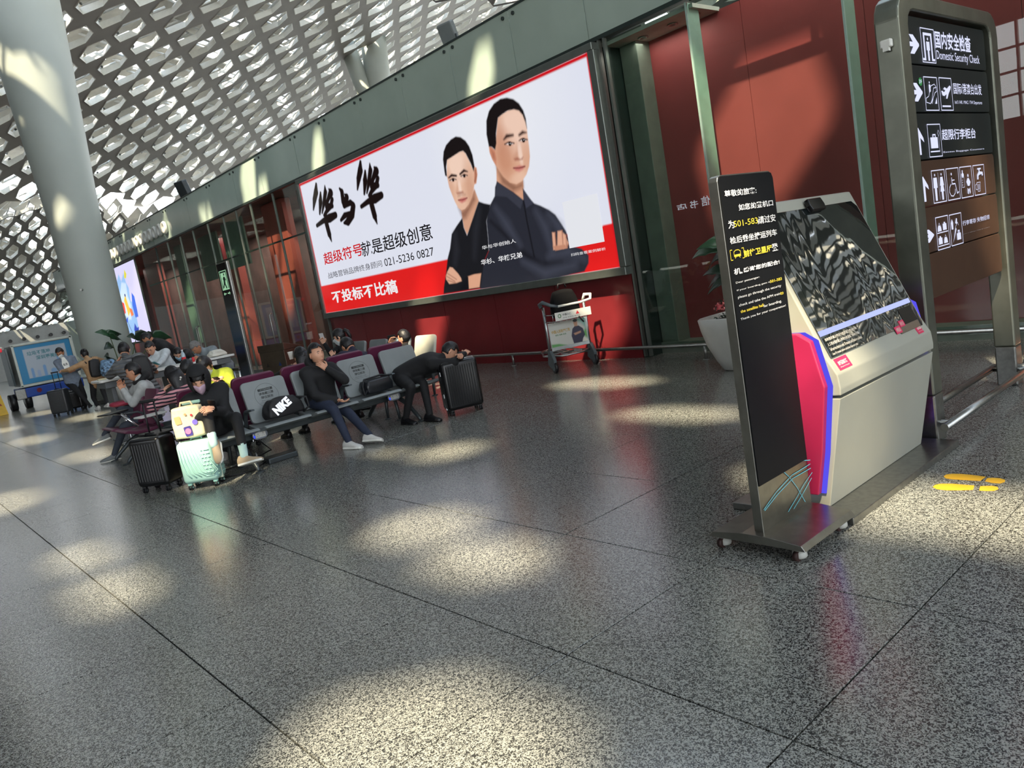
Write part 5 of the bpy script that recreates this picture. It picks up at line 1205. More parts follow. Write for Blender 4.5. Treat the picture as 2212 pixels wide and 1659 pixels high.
text('lettering', '保险 保障 保您', Mt@Matrix.Translation((0.08, 0.16, 0.002)), 0.18, 0.022, mat('green_print', (50, 120, 60), 0.5), tr, 0.01)
b = MB(); b.prism([(-0.31, 0.32), (0.31, 0.32), (0.31, 0.37), (-0.31, 0.37)], 0.02, axes(tq(0.03, 0, 0), UX, (0, 0, 1)), bev=0.003); b.build('panel_rail', M_TR, tr)
b = MB(); b.prism([(-0.31, 0.37), (0.31, 0.37), (0.31, 0.735), (-0.31, 0.735)], 0.006, axes(tq(0.03, 0, 0), UX, (0, 0, 1))); b.build('panel_board', M_TR, tr)
# basket
b = MB()
for z_ in (0.76, 0.86): b.tube([tq(0.02, -0.34, z_), tq(0.22, -0.30, z_), tq(0.22, 0.30, z_), tq(0.02, 0.34, z_)], 0.006, 6)
for k in range(7):
    y_ = -0.28+0.093*k; b.tube([tq(0.02, y_, 0.74), tq(0.20, y_, 0.74), tq(0.22, y_, 0.87)], 0.004, 5)
b.build('basket', M_CHR, tr)
b = MB(); Mp = axes(tq(0.245, -0.26, 0.765), UX, (0, 0, 1)); b.prism([(0, 0), (0.58, 0), (0.58, 0.12), (0, 0.12)], 0.008, Mp, bev=0.003); b.build('name_plate', M_LIP, tr)
text('lettering', '中国人保', Mp@Matrix.Translation((0.12, 0.06, 0.0095)), 0.14, 0.03, mat('black_lettering', (0, 0, 0)), tr, 0.02)
text('lettering', '车险 非车险 健康险', Mp@Matrix.Translation((0.12, 0.02, 0.0095)), 0.28, 0.018, mat('grey_lettering', (0, 0, 0)), tr, 0.0)
b = MB(); b.tube([Mp@Vector((0.07+0.022*math.cos(t), 0.065+0.026*math.sin(t), 0.009)) for t in np.linspace(0, 2*PI, 15)[:-1]], 0.005, 5, closed=True); b.build('green_logo', mat('green_print', (0, 0, 0)), tr)
b = MB(); b.prism([(0.33, 0.05), (0.39, 0.05), (0.36, 0.10)], 0.001, Mp@Matrix.Translation((0, 0, 0.0092))); b.build('red_logo', mat('red_label', (0, 0, 0)), tr)
# handle
b = MB(); b.tube([tq(0.02, -0.36, 0.98), tq(0.0, -0.37, 1.03), tq(0.10, -0.36, 1.06), tq(0.20, -0.28, 1.0), tq(0.22, -0.18, 0.97)], [0.03, 0.03, 0.028, 0.024, 0.02], 10); b.build('handle_grip', M_TG, tr)
b = MB(); b.tube([tq(0.22, -0.18, 0.97), tq(0.22, 0.18, 0.97), tq(0.20, 0.36, 0.99), tq(0.10, 0.42, 1.05), tq(0.02, 0.36, 1.06), tq(0.0, 0.33, 0.98)], [0.018, 0.018, 0.02, 0.024, 0.026, 0.024], 10); b.build('handle_bar', M_LIP, tr)
tb_ = cloth_bag('backpack', 'black backpack with a carry loop sitting in the basket of the luggage trolley', 'backpack', tuple(tr.location+tq(0.12, -0.03, 0.78)), (0, 0, -0.38), (0.22, 0.46, 0.42), mat('matt_black_nylon', (10, 10, 11), 0.8, var=0.1, spec=0.2), squash=0.25, noise=0.006)
b = MB(); b.tube([(0, -0.06, 0.44), (0, -0.05, 0.50), (0, 0.05, 0.50), (0, 0.07, 0.44)], 0.012, 8); b.build('carry_loop', M_BNY, tb_)
b = MB(); b.tube([(0.10, 0.12, 0.05), (0.14, 0.16, -0.04), (0.15, 0.20, -0.1)], 0.012, 6); b.build('strap', M_BNY, tb_)

# ================================================================== PLANTERS
M_LEAF = mat('dark_leaf', (40, 74, 48), 0.3, var=0.35, scale=3); M_LEAF2 = mat('deep_leaf', (28, 46, 32), 0.35, var=0.3, scale=3)
M_STEM = mat('plant_stem', (74, 86, 52), 0.6); M_SOIL = mat('soil', (34, 28, 24), 0.9, var=0.4, scale=20)
def leaf(e, base, tip, width, droop, m, fold=0.25, n=9, name='leaf'):
    base, tip = Vector(base), Vector(tip); d = tip-base; side = d.cross(Vector((0, 0, 1))).normalized(); up = side.cross(d).normalized(); side, up = (side*0.62+up*0.78), (up*0.62-side*0.78)
    bm = bmesh.new(); rows = []
    for i in range(n+1):
        t = i/n; w = width*math.sin(PI*min(1, t*0.94+0.06)**0.8)*(1-0.1*math.sin(t*19)); c = base+d*t+Vector((0, 0, -droop*t*t))+up*0.10*d.length*math.sin(PI*t)
        rows.append([bm.verts.new(c+side*w*s+up*(abs(s)*w*fold)+Vector((0, 0, -abs(s)*w*0.15))) for s in (-1, -0.5, 0, 0.5, 1)])
    for A, B in zip(rows, rows[1:]):
        for k in range(4): f = bm.faces.new((A[k], A[k+1], B[k+1], B[k])); f.smooth = True
    me = bpy.data.meshes.new(name); bm.to_mesh(me); bm.free(); me.materials.append(m)
    o = bpy.data.objects.new(name, me); link(o, e)
    md = o.modifiers.new('thick', 'SOLIDIFY'); md.thickness = 0.004
    return o
def pot(e, w, h, rb=0.5):
    tmp = bmesh.new(); n = 12; rings = []
    P = [(rb, 0), (rb+0.06, 0.02), (0.70, 0.22), (0.86, 0.5), (0.96, 0.8), (1.0, 1.0), (0.97, 1.015), (0.93, 1.0), (0.90, 0.93)]
    for (r_, z_) in P:
        ring = []
        for k in range(32):
            a = 2*PI*k/32; c, s = math.cos(a), math.sin(a); q = 1/((abs(c)**4.5+abs(s)**4.5)**(1/4.5))
            ring.append(tmp.verts.new((w/2*r_*q*c, w/2*r_*q*s, h*z_)))
        rings.append(ring)
    for A, B in zip(rings, rings[1:]):
        for k in range(32): f = tmp.faces.new((A[k], A[(k+1) % 32], B[(k+1) % 32], B[k])); f.smooth = True
    tmp.faces.new(rings[0][::-1]); sl_ = tmp.faces.new(rings[-1])
    b = MB(); b._merge(tmp); b.build('pot', mat('white_planter', (206, 206, 200), 0.35, var=0.03), e)
    b = MB(); b.lathe([(w*0.40, h*0.90), (w*0.40, h*0.94)], 20); b.build('soil', M_SOIL, e)
pn = empty('potted_plant', 'white square planter with broad dark leaves and pink flowers at the red wall', 'plant', (-5.02, 7.86, 0))
pot(pn, 0.86, 0.64, 0.50)
rg = random.Random(5)
stems = [((-0.05, 0.0), (-0.04, 0.02, 1.45)), ((0.03, 0.03), (0.06, 0.0, 1.35)), ((0.0, -0.05), (-0.02, -0.05, 1.15))]
for (x, y), (tx, ty, tz) in stems:
    b = MB(); b.tube([(x, y, 0.58), ((x+tx)/2+0.01, (y+ty)/2, 0.95), (tx, ty, tz)], [0.014, 0.011, 0.006], 6); b.build('stem', M_STEM, pn)
for (bx, by, bz), (tx, ty, tz), w, dr, m in (((-0.04,0,1.45),(-0.50,-0.12,1.50),0.115,0.14,M_LEAF), ((-0.04,0.02,1.43),(-0.30,-0.30,1.62),0.10,0.16,M_LEAF), ((-0.02,0,1.35),(-0.46,0.10,1.40),0.09,0.24,M_LEAF2), ((-0.03,-0.04,1.15),(-0.40,-0.10,1.26),0.075,0.12,M_LEAF2), ((-0.02,-0.05,1.12),(-0.38,-0.05,1.12),0.07,0.14,M_LEAF2), ((0.0,-0.04,1.1),(-0.30,-0.20,1.02),0.06,0.10,M_LEAF2), ((0.06,0,1.35),(0.40,-0.1,1.55),0.10,0.18,M_LEAF), ((0.05,0,1.3),(0.42,0.1,1.30),0.10,0.2,M_LEAF2), ((0.06,0,1.35),(0.1,0.4,1.5),0.10,0.2,M_LEAF), ((-0.02,-0.05,0.60),(-0.14,-0.08,0.95),0.035,0.02,M_LEAF2), ((0,-0.08,0.60),(0.0,-0.14,0.98),0.035,0.02,M_LEAF2), ((-0.06,-0.05,0.60),(-0.22,-0.10,0.86),0.03,0.02,M_LEAF2), ((0.04,-0.08,0.60),(0.16,-0.12,0.92),0.035,0.02,M_LEAF2)):
    leaf(pn, (bx, by, bz), (tx, ty, tz), w, dr, m)
b = MB(); b.use(mat('pink_petal', (214, 92, 96), 0.6, var=0.25, scale=30)); b.use(mat('petal_rim', (232, 130, 128), 0.6)); b.use(M_LEAF2)
for k in range(430):
    a = rg.uniform(0, 2*PI); r_ = 0.17*math.sqrt(rg.random()); hz = 0.70+0.13*math.sqrt(max(0, 1-(r_/0.18)**2))*rg.uniform(0.55, 1.05)
    c = Vector((-0.08+r_*math.cos(a), -0.14+r_*0.8*math.sin(a), hz)); b.mi = rg.choice([0, 0, 0, 1, 1, 2] if rg.random() < 0.9 else [2])
    nrm = Vector((rg.uniform(-1, 1), rg.uniform(-1, 0.4), rg.uniform(-0.2, 1))).normalized(); u_ = nrm.orthogonal().normalized()*0.016; v_ = nrm.cross(u_)
    b.face([c+u_, c+v_+nrm*0.004, c-u_, c-v_-nrm*0.004])
o = b.build('blossoms', None, pn); o['kind'] = 'stuff'
b = MB()
for k in range(150):
    a = rg.uniform(0, 2*PI); r_ = 0.33*math.sqrt(rg.random()); c = Vector((r_*math.cos(a), r_*math.sin(a), 0.61+rg.uniform(0, 0.05))); u_ = Vector((rg.uniform(-1, 1), rg.uniform(-1, 1), rg.uniform(-.3, .6))).normalized()*0.02; v_ = u_.orthogonal().normalized()*0.009
    b.face([c-u_, c+v_, c+u_, c-v_])
o = b.build('ground_cover', M_LEAF2, pn); o['kind'] = 'stuff'
p2_ = empty('potted_plant', 'tall broad leaved plant in a white pot in front of the round column', 'plant', (-21.75, 5.25, 0))
pot(p2_, 0.72, 0.55, 0.55)
for (x, y), (tx, ty, tz) in (((0, 0), (-0.0, -0.10, 1.75)), ((0.05, 0.05), (0.0, 0.5, 1.55)), ((0, -0.05), (0.0, -0.25, 1.2)), ((0, 0.1), (0.1, 0.9, 1.5))):
    b = MB(); b.tube([(x, y, 0.5), ((x+tx)/2, (y+ty)/2, (0.5+tz)/2+0.05), (tx, ty, tz)], [0.02, 0.016, 0.01], 6); b.build('stem', M_STEM, p2_)
for (bx, by, bz), (tx, ty, tz), w, dr, m in [(a_, b_, c_*1.25, d_, e_) for a_, b_, c_, d_, e_ in (((0,-.10,1.75),(0.15,-.46,1.95),.10,.05,M_LEAF), ((0,-.08,1.74),(0.1,0.18,2.05),.15,.32,M_LEAF), ((0,-.1,1.7),(.2,.12,1.80),.13,.25,M_LEAF), ((0,-.25,1.2),(.1,-.38,1.45),.13,.2,M_LEAF2), ((0,-.2,1.2),(.2,-.30,0.95),.16,.1,M_LEAF2), ((0,.5,1.55),(.15,.25,1.75),.12,.1,M_LEAF2), ((0,.5,1.55),(.1,.95,1.75),.17,.2,M_LEAF2), ((.1,.9,1.5),(.2,1.35,1.65),.16,.25,M_LEAF), ((.1,.9,1.5),(.2,.6,1.75),.13,.15,M_LEAF2), ((0,-.1,1.5),(.15,-.35,1.55),.10,.12,M_LEAF2))]:
    leaf(p2_, (bx, by, bz), (tx, ty, tz), w, dr, m)

# ================================================================== BIN, EXIT PILLAR
bn = empty('litter_bin', 'brown steel twin recycling bin with blue lid openings beside the glass wall', 'bin', (-14.6, 6.42, 0), 0.35)
M_BIN = mat('bin_steel', (112, 100, 86), 0.35, 0.8, var=0.12, scale=5)
b = MB(); b.prism([(-0.34, -0.22), (0.34, -0.22), (0.34, 0.22), (0.0, 0.30), (-0.34, 0.22)], 0.80, Matrix.Translation((0, 0, 0.06)), bev=0.01); b.build('body', M_BIN, bn)
b = MB(); b.box((0, 0.02, 0.03), (0.62, 0.42, 0.06)); b.build('plinth', M_BLK, bn)
b = MB(); b.prism([(-0.24, 0.0), (0.24, 0.0), (0.24, 0.02), (-0.24, 0.14)], 0.72, Matrix(((0, 0, 1, -0.36), (1, 0, 0, 0.02), (0, 1, 0, 0.86), (0, 0, 0, 1))), bev=0.004); b.build('lid', M_BIN, bn)
for x_ in (-0.18, 0.18):
    b = MB(); b.prism(rrect(0.24, 0.26, 0.03), 0.01, Matrix.Translation((x_, 0.03, 0.938))@Matrix.Rotation(-0.25, 4, 'X'), bev=0.002); b.build('blue_inlay', mat('blue_inlay', (30, 60, 110), 0.4), bn)
    b = MB(); b.prism(rrect(0.14, 0.13, 0.03), 0.004, Matrix.Translation((x_, 0.03, 0.950))@Matrix.Rotation(-0.25, 4, 'X')); b.build('opening', M_BLK, bn)
for x_, c_ in ((-0.17, (52, 46, 40)), (0.17, (34, 60, 110))):
    b = MB(); Ms = axes((x_, -0.221, 0.56), (1, 0, 0), (0, 0, 1)); b.prism([(-0.04, 0), (0.04, 0), (0, 0.08)], 0.002, Ms); b.build('recycling_mark', mat('mark_%d' % c_[0], c_, 0.6), bn)
ep = empty('exit_pillar', 'slim black emergency exit pillar with a green running man sign', 'sign', (-20.62, 8.02, 0))
b = MB(); b.box((0, 0, 1.58), (0.78, 0.07, 3.14), bev=0.02); b.build('black_slab', mat('black_gloss', (10, 11, 11), 0.12), ep)
b = MB(); b.box((0.35, 0.0, 1.58), (0.10, 0.09, 3.16), bev=0.02); b.build('silver_edge', M_STEEL, ep)
GG = glow('exit_green', (170, 222, 178), 0.6)
M_e = axes((-0.34, -0.037, 2.42), (1, 0, 0), (0, 0, 1))
b = MB(); b.prism([(0.06, 0), (0.56, 0), (0.56, 0.52), (0.06, 0.52)], 0.002, M_e); b.build('exit_panel', GG, ep)
DKG = mat('exit_dark_green', (14, 60, 40), 0.5)
b = MB()
for pl in ([(0.24,0.30),(0.32,0.36),(0.40,0.34),(0.44,0.26),(0.38,0.24),(0.36,0.16),(0.42,0.04),(0.36,0.03),(0.29,0.15),(0.20,0.05),(0.15,0.08),(0.24,0.18),(0.27,0.26)], [(0.10,0.03),(0.14,0.03),(0.14,0.46),(0.50,0.46),(0.50,0.03),(0.54,0.03),(0.54,0.50),(0.10,0.50)]):
    b.prism(pl, 0.0015, M_e@Matrix.Translation((0, 0, 0.002)))
b.lathe([(0.035, 0), (0.035, 0.002)], 14, M_e@Vector((0.37, 0.41, 0.002)), Matrix.Rotation(PI/2, 4, 'X')); b.build('running_man', DKG, ep)
b = MB()
for s in (1, -1):
    cx = 0.31+0.05*s; b.prism([(cx, -0.085), (cx+0.12*s, -0.085), (cx+0.12*s, -0.055), (cx+0.18*s, -0.10), (cx+0.12*s, -0.145), (cx+0.12*s, -0.115), (cx, -0.115)][::s], 0.002, M_e)
b.build('arrows', GG, ep)

# ================================================================== AD TRAILER far left, WET FLOOR SIGN
tl = empty('advert_trailer', 'small blue service cart with a cyan city poster on its glazed box', 'cart', (-28.0, 4.2, 0))
XC = 0.0
def pc(x, y): p = at_x(x, y, -28.0); return (p.y-4.2, p.z)
y0c, z1c = pc(28, 751); y1c, _z = pc(126, 736); _, z0c = pc(48, 832)
y1c = max(y1c, y0c+1.55)
b = MB(); b.box((-0.75, (y0c+y1c)/2, (z0c+z1c)/2+0.0), (1.40, y1c-y0c+0.10, z1c-z0c+0.12), bev=0.02); b.build('box_body', mat('cart_alu', (168, 172, 168), 0.4, 0.4), tl)
wS, hS = y1c-y0c, z1c-z0c
s4 = Sheet(wS, hS, 0.012, (44, 130, 176))
s4.poly([(0.14*wS, 0.13*hS), (0.90*wS, 0.13*hS), (0.90*wS, 0.90*hS), (0.14*wS, 0.90*hS)], (176, 186, 196))
for x_, w_, h_, c_ in ((0.2, 0.05, 0.24, (120,160,204)), (0.30, 0.06, 0.16, (156,176,204)), (0.42, 0.055, 0.27, (120,160,204)), (0.55, 0.10, 0.14, (130,168,208)), (0.70, 0.05, 0.50, (130,166,206)), (0.735, 0.035, 0.62, (136,170,208)), (0.80, 0.08, 0.18, (110,156,204))):
    s4.poly([(x_*wS, 0.13*hS), ((x_+w_)*wS, 0.13*hS), ((x_+w_)*wS, (0.13+h_)*hS), ((x_+w_/2)*wS, (0.16+h_)*hS), (x_*wS, (0.13+h_)*hS)], c_)
Mc = axes((0.0, y0c, z0c), (0, 1, 0), (0, 0, 1)); s4.build('poster', Mc@Matrix.Translation((0, 0, 0.004)), print_mat('paper_print'), tl)
TQ = mat('teal_print', (70, 130, 140), 0.5)
text('lettering', '垃圾不落地', Mc@Matrix.Translation((0.20*wS, 0.72*hS, 0.008)), 0.42*wS, 0.11*hS, TQ, tl, 0.02)
text('lettering', '深圳更美丽', Mc@Matrix.Translation((0.34*wS, 0.58*hS, 0.008)), 0.42*wS, 0.11*hS, TQ, tl, 0.02)
b = MB()
for (c_, d_) in (((0.01, y0c-0.03, (z0c+z1c)/2), (0.06, 0.07, hS+0.14)), ((0.01, y1c+0.05, (z0c+z1c)/2), (0.06, 0.09, hS+0.14)), ((0.01, (y0c+y1c)/2, z1c+0.05), (0.06, wS+0.16, 0.07)), ((0.01, (y0c+y1c)/2, z0c-0.05), (0.06, wS+0.16, 0.07))): b.box(c_, d_, bev=0.01, seg=1)
b.build('frame', mat('cart_frame', (196, 200, 190), 0.4), tl)
b = MB(); b.box((-0.7, (y0c+y1c)/2, z0c-0.27), (1.5, wS+0.20, 0.30), bev=0.03); b.build('blue_chassis', mat('cart_blue', (24, 66, 150), 0.35), tl)
b = MB(); b.lathe([(0.07, 0), (0.07, 0.02)], 16, (0.055, y0c+0.38, z0c-0.25), Matrix.Rotation(PI/2, 4, 'Y')); b.build('reflector', mat('reflector_red', (110, 24, 40), 0.3), tl)
b = MB(); b.box((-0.9, y0c-0.16, (z0c+z1c)/2), (1.1, 0.06, hS), bev=0.01); b.build('glazed_side', mat('cart_glass', (70, 82, 84), 0.15), tl)
b = MB(); b.box((0.0, y0c-0.12, z0c-0.28), (0.12, 0.28, 0.32), bev=0.02); b.build('steel_corner', M_STEEL, tl)
for yy in (y0c+0.05, y0c-0.35, y1c-0.25):
    b = MB(); b.use(M_BLK); b.cyl((-0.25, yy-0.09, 0.26), (-0.25, yy+0.09, 0.26), 0.26, n=24); b.use(M_CHR); b.cyl((-0.25, yy-0.095, 0.26), (-0.25, yy+0.095, 0.26), 0.13, n=16); b.build('wheel', None, tl)
b = MB(); b.box((-0.4, y0c-0.33, z1c-0.02), (0.16, 0.14, 0.12), bev=0.02); b.build('warning_lamp', mat('lamp_red', (206, 24, 44), 0.3, emit=(206, 24, 44), estr=0.4), tl)
wf = empty('wet_floor_sign', 'yellow folding caution sign standing on the floor left of the blue cart', 'sign', (-27.4, 3.05, 0))
for s in (1, -1):
    b = MB(); b.prism([(-0.16, 0), (0.16, 0), (0.10, 0.62), (-0.10, 0.62)], 0.02, axes((0.14*s, 0, 0.0), (0, s, 0), (-0.2*s, 0, 1)), bev=0.004); b.build('panel', mat('caution_yellow', (214, 170, 30), 0.4), wf)
b = MB(); b.prism([(-0.07, 0.30), (0.07, 0.30), (0, 0.42)], 0.002, axes((0.165, 0, 0.0), (0, 1, 0), (-0.2, 0, 1))); b.build('warning_mark', mat('caution_red', (150, 60, 30), 0.5), wf)
# floodlights and fittings on top of the wall
fl = empty('floodlight', 'grey louvred floodlight standing on top of the glass wall', 'lamp', (-11.0, 9.2, 5.53))
b = MB(); b.box((0, 0, 0.34), (0.34, 0.12, 0.42), bev=0.03, rot=(0.35, 0, 0.2)); b.build('housing', M_SEAT, fl)
b = MB(); b.tube([(0.0, 0.02, 0.0), (0.15, 0.05, 0.08), (0.19, 0.0, 0.30)], 0.02, 6); b.build('bracket', M_BEAM, fl)
f2_ = empty('floodlight', 'dark floodlight on the wall top at the far left near the column', 'lamp', (-24.6, 8.9, 5.53))
b = MB(); b.box((0, 0, 0.30), (0.42, 0.2, 0.50), bev=0.03, rot=(0.3, 0, 0.3)); b.build('housing', M_BEAM, f2_)
b = MB(); b.box((0, 0, 0.04), (0.1, 0.1, 0.08)); b.build('bracket', M_BEAM, f2_)
# branching column seen over the wall
bc = empty('branching_column', 'white forked column rising behind the glass wall under the ceiling', 'column', (-43.5, 29.7, 0))
b = MB(); b.tube([(0, 0, 0), (0, 0, 12.6), (0.0, 0.1, 15.2), (0.1, 0.2, 18.0)], [0.75, 0.75, 0.80, 0.85], 24); b.build('trunk', M_COL, bc)
b = MB(); b.tube([(-0.2, -0.2, 12.0), (-0.5, -0.75, 14.5), (-0.9, -1.3, 18.0)], [0.6, 0.55, 0.5], 20); b.build('branch', M_COL, bc)
ob = cloth_bag('orange_object', 'small orange and white travel bag at the right edge by the guard rail', 'bag', (-2.02, 7.72, 0), (0, 0, 0.3), (0.30, 0.34, 0.24), mat('orange_vinyl', (206, 110, 70), 0.5, var=0.1), squash=0.2, noise=0.012)  # unclear orange object, modelled as a small soft bag
b = MB(); b.tube([(0.0, -0.16, 0.12), (0.06, -0.19, 0.14), (0.12, -0.16, 0.12)], 0.02, 6); b.build('white_trim', M_LIP, ob)
# reflection of a shop sign, drawn as glowing mirrored letters on the red panels
b = MB()
SG = glow('reflected_sign_white', (214, 206, 224), 0.6)
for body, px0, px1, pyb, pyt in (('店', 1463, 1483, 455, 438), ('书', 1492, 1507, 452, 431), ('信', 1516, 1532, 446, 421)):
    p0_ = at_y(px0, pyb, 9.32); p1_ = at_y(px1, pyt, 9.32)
    text('reflected_lettering', body, axes(p0_, (1, 0, 0), (0, 0, 1)), p1_.x-p0_.x, p1_.z-p0_.z, SG, wall, 0.01, mirror=True)
# ================================================================== PEOPLE
def V(*a): return Vector(a)
def skinmat(t=0): return mat('skin_%d' % t, [(206, 152, 122), (196, 140, 108), (216, 166, 138), (178, 124, 92)][t], 0.5, var=0.05, scale=12)
HAIR = mat('black_hair', (18, 16, 17), 0.45, var=0.3, scale=60, bump=0.3); HAIRG = mat('grey_hair', (112, 110, 106), 0.6, var=0.3, scale=60, bump=0.3)
def ik(A, T, l1, l2, hint):
    d = T-A; L = d.length; mx = (l1+l2)*0.995
    if L > mx: T = A+d*(mx/L); d = T-A; L = mx
    if L < abs(l1-l2)+0.01: L = abs(l1-l2)+0.01
    u = d.normalized(); a = (l1*l1-l2*l2+L*L)/(2*L); h = math.sqrt(max(0, l1*l1-a*a))
    hv = hint-u*hint.dot(u); hv = hv.normalized() if hv.length > 1e-4 else u.orthogonal().normalized()
    return A+u*a+hv*h, T
def fabric(name, rgb, kind=None, rgb2=None):
    if name in MATS: return MATS[name]
    m = mat(name, rgb, 0.8, var=0.12, scale=14, bump=0.5)
    if kind == 'stripes':
        t = m.node_tree; p = t.nodes['Principled BSDF']; co = t.nodes.new('ShaderNodeTexCoord'); w = t.nodes.new('ShaderNodeTexWave')
        w.wave_type = 'BANDS'; w.bands_direction = 'Z'; w.inputs['Scale'].default_value = 8.0; w.inputs['Distortion'].default_value = 1.5; w.inputs['Detail'].default_value = 0
        w.inputs['Detail Scale'].default_value = 1.2
        r = t.nodes.new('ShaderNodeValToRGB'); r.color_ramp.interpolation = 'CONSTANT'; r.color_ramp.elements[0].color = (*lin(rgb), 1); r.color_ramp.elements[1].position = 0.55; r.color_ramp.elements[1].color = (*lin(rgb2), 1)
        t.links.new(co.outputs['Object'], w.inputs['Vector']); t.links.new(w.outputs[0], r.inputs[0]); t.links.new(r.outputs[0], p.inputs['Base Color'])
    if kind == 'puffer':
        t = m.node_tree; p = t.nodes['Principled BSDF']; p.inputs['Roughness'].default_value = 0.35; co = t.nodes.new('ShaderNodeTexCoord'); w = t.nodes.new('ShaderNodeTexWave'); w.bands_direction = 'Z'; w.inputs['Scale'].default_value = 5.5; w.inputs['Distortion'].default_value = 0.8
        b = t.nodes.new('ShaderNodeBump'); b.inputs['Strength'].default_value = 1.0; b.inputs['Distance'].default_value = 0.02; t.links.new(co.outputs['Object'], w.inputs['Vector']); t.links.new(w.outputs[0], b.inputs['Height']); t.links.new(b.outputs[0], p.inputs['Normal'])
    return m
def head_pt(x, y, z, s=1.0):
    """unit direction -> point on a head of average size; x forward, z up"""
    d, w, h = 0.098, 0.077, 0.120
    k = max(0.0, -z); fr = max(0.0, x)
    X = x*d; Y = y*w; Z = z*h
    Y *= 1-0.30*k**1.4; 
    if x < 0: X *= 1-0.42*k
    X += 0.020*k*(1 if x > -0.2 else 0.3)
    Y *= 1-0.06*max(0, z)
    if x > 0.3:
        X -= 0.010*math.exp(-((abs(y)-0.40)/0.17)**2-((z-0.06)/0.13)**2)       # eye sockets
        X += 0.005*math.exp(-((z-0.22)/0.09)**2)*math.exp(-(y/0.6)**2)          # brow
        t = 0 if z > 0.12 or z < -0.34 else ((0.12-z)/0.36 if z > -0.24 else (z+0.34)/0.10)
        X += 0.026*t*math.exp(-(y/(0.10+0.06*t))**2)                            # nose
        X += 0.007*math.exp(-((z+0.50)/0.07)**2)*math.exp(-(y/0.28)**2)+0.006*math.exp(-((z+0.64)/0.06)**2)*math.exp(-(y/0.22)**2)
        X -= 0.004*math.exp(-((z+0.575)/0.025)**2)*math.exp(-(y/0.3)**2)
        X += 0.006*math.exp(-((z+0.88)/0.12)**2)
    return Vector((X, Y, Z))*s
def head_grid(s=1.0, nu=36, nv=28, off=0.0):
    G = []
    for j in range(nv+1):
        ph = PI*j/nv; row = []
        for i in range(nu):
            th = 2*PI*i/nu; u = (math.sin(ph)*math.cos(th), math.sin(ph)*math.sin(th), math.cos(ph)); q = head_pt(*u, s)
            row.append((Vector(u), q+Vector(u)*off))
        G.append(row)
    return G
def patch(keep, off, M, s=1.0, thick=0.006, nu=36, nv=28, outfn=None):
    """closed shell over part of the head, e.g. hair or a mask"""
    G = head_grid(s, nu, nv, 0.0); bm = bmesh.new(); vs1 = {}; vs0 = {}
    def gv(j, i, o):
        d_ = vs1 if o else vs0; k = (j, i % nu)
        if k not in d_:
            u, q = G[j][i % nu]; f = (off(u) if callable(off) else off)
            d_[k] = bm.verts.new(q+u*(f if o else max(0.0, f-thick)))
        return d_[k]
    cells = set((j, i) for j in range(nv) for i in range(nu) if keep(((G[j][i][0]+G[j+1][(i+1) % nu][0])/2)))
    for (j, i) in cells:
        for o in (1, 0):
            q = [gv(j, i, o), gv(j+1, i, o), gv(j+1, i+1, o), gv(j, i+1, o)]
            if not o: q = q[::-1]
            try: bm.faces.new(q)
            except ValueError: pass
        for (dj, di), (a, b_) in {(-1, 0): ((j, i), (j, i+1)), (1, 0): ((j+1, i+1), (j+1, i)), (0, -1): ((j+1, i), (j, i)), (0, 1): ((j, i+1), (j+1, i+1))}.items():
            if (j+dj, (i+di) % nu) not in cells and 0 <= j+dj < nv:
                try: bm.faces.new((gv(*a, 1), gv(*b_, 1), gv(*b_, 0), gv(*a, 0)))
                except ValueError: pass
    for f in bm.faces: f.smooth = True
    bmesh.ops.remove_doubles(bm, verts=bm.verts, dist=1e-5)
    bmesh.ops.transform(bm, matrix=M, verts=bm.verts)
    return bm
def bm_obj(bm, name, m, parent):
    me = bpy.data.meshes.new(name); bmesh.ops.recalc_face_normals(bm, faces=bm.faces); bm.to_mesh(me); bm.free(); me.materials.append(m)
    o = bpy.data.objects.new(name, me); return link(o, parent)
def loft(bm, secs, n=18):
    """secs: (centre, right vector, front vector) with lengths as half axes"""
    rings = []
    for c, r, f in secs:
        rings.append([bm.verts.new(c+r*(abs(math.cos(a))**0.85*math.copysign(1, math.cos(a)))+f*(abs(math.sin(a))**0.85*math.copysign(1, math.sin(a)))) for a in [2*PI*k/n for k in range(n)]])
    for A, B in zip(rings, rings[1:]):
        for k in range(n): bm.faces.new((A[k], A[(k+1) % n], B[(k+1) % n], B[k]))
    bm.faces.new(rings[0][::-1]); bm.faces.new(rings[-1])
def cap(bm, a, b, ra, rb, n=12):
    for c, r in ((a, ra), (b, rb)):
        bmesh.ops.create_icosphere(bm, subdivisions=2, radius=r, matrix=Matrix.Translation(c))
    d = b-a
    if d.length < 1e-4: return
    q = d.to_track_quat('Z', 'Y').to_matrix()
    A = [bm.verts.new(a+q@V(ra*math.cos(2*PI*i/n), ra*math.sin(2*PI*i/n), 0)) for i in range(n)]
    B = [bm.verts.new(b+q@V(rb*math.cos(2*PI*i/n), rb*math.sin(2*PI*i/n), 0)) for i in range(n)]
    for i in range(n): bm.faces.new((A[i], A[(i+1) % n], B[(i+1) % n], B[i]))
    bm.faces.new(A[::-1]); bm.faces.new(B)
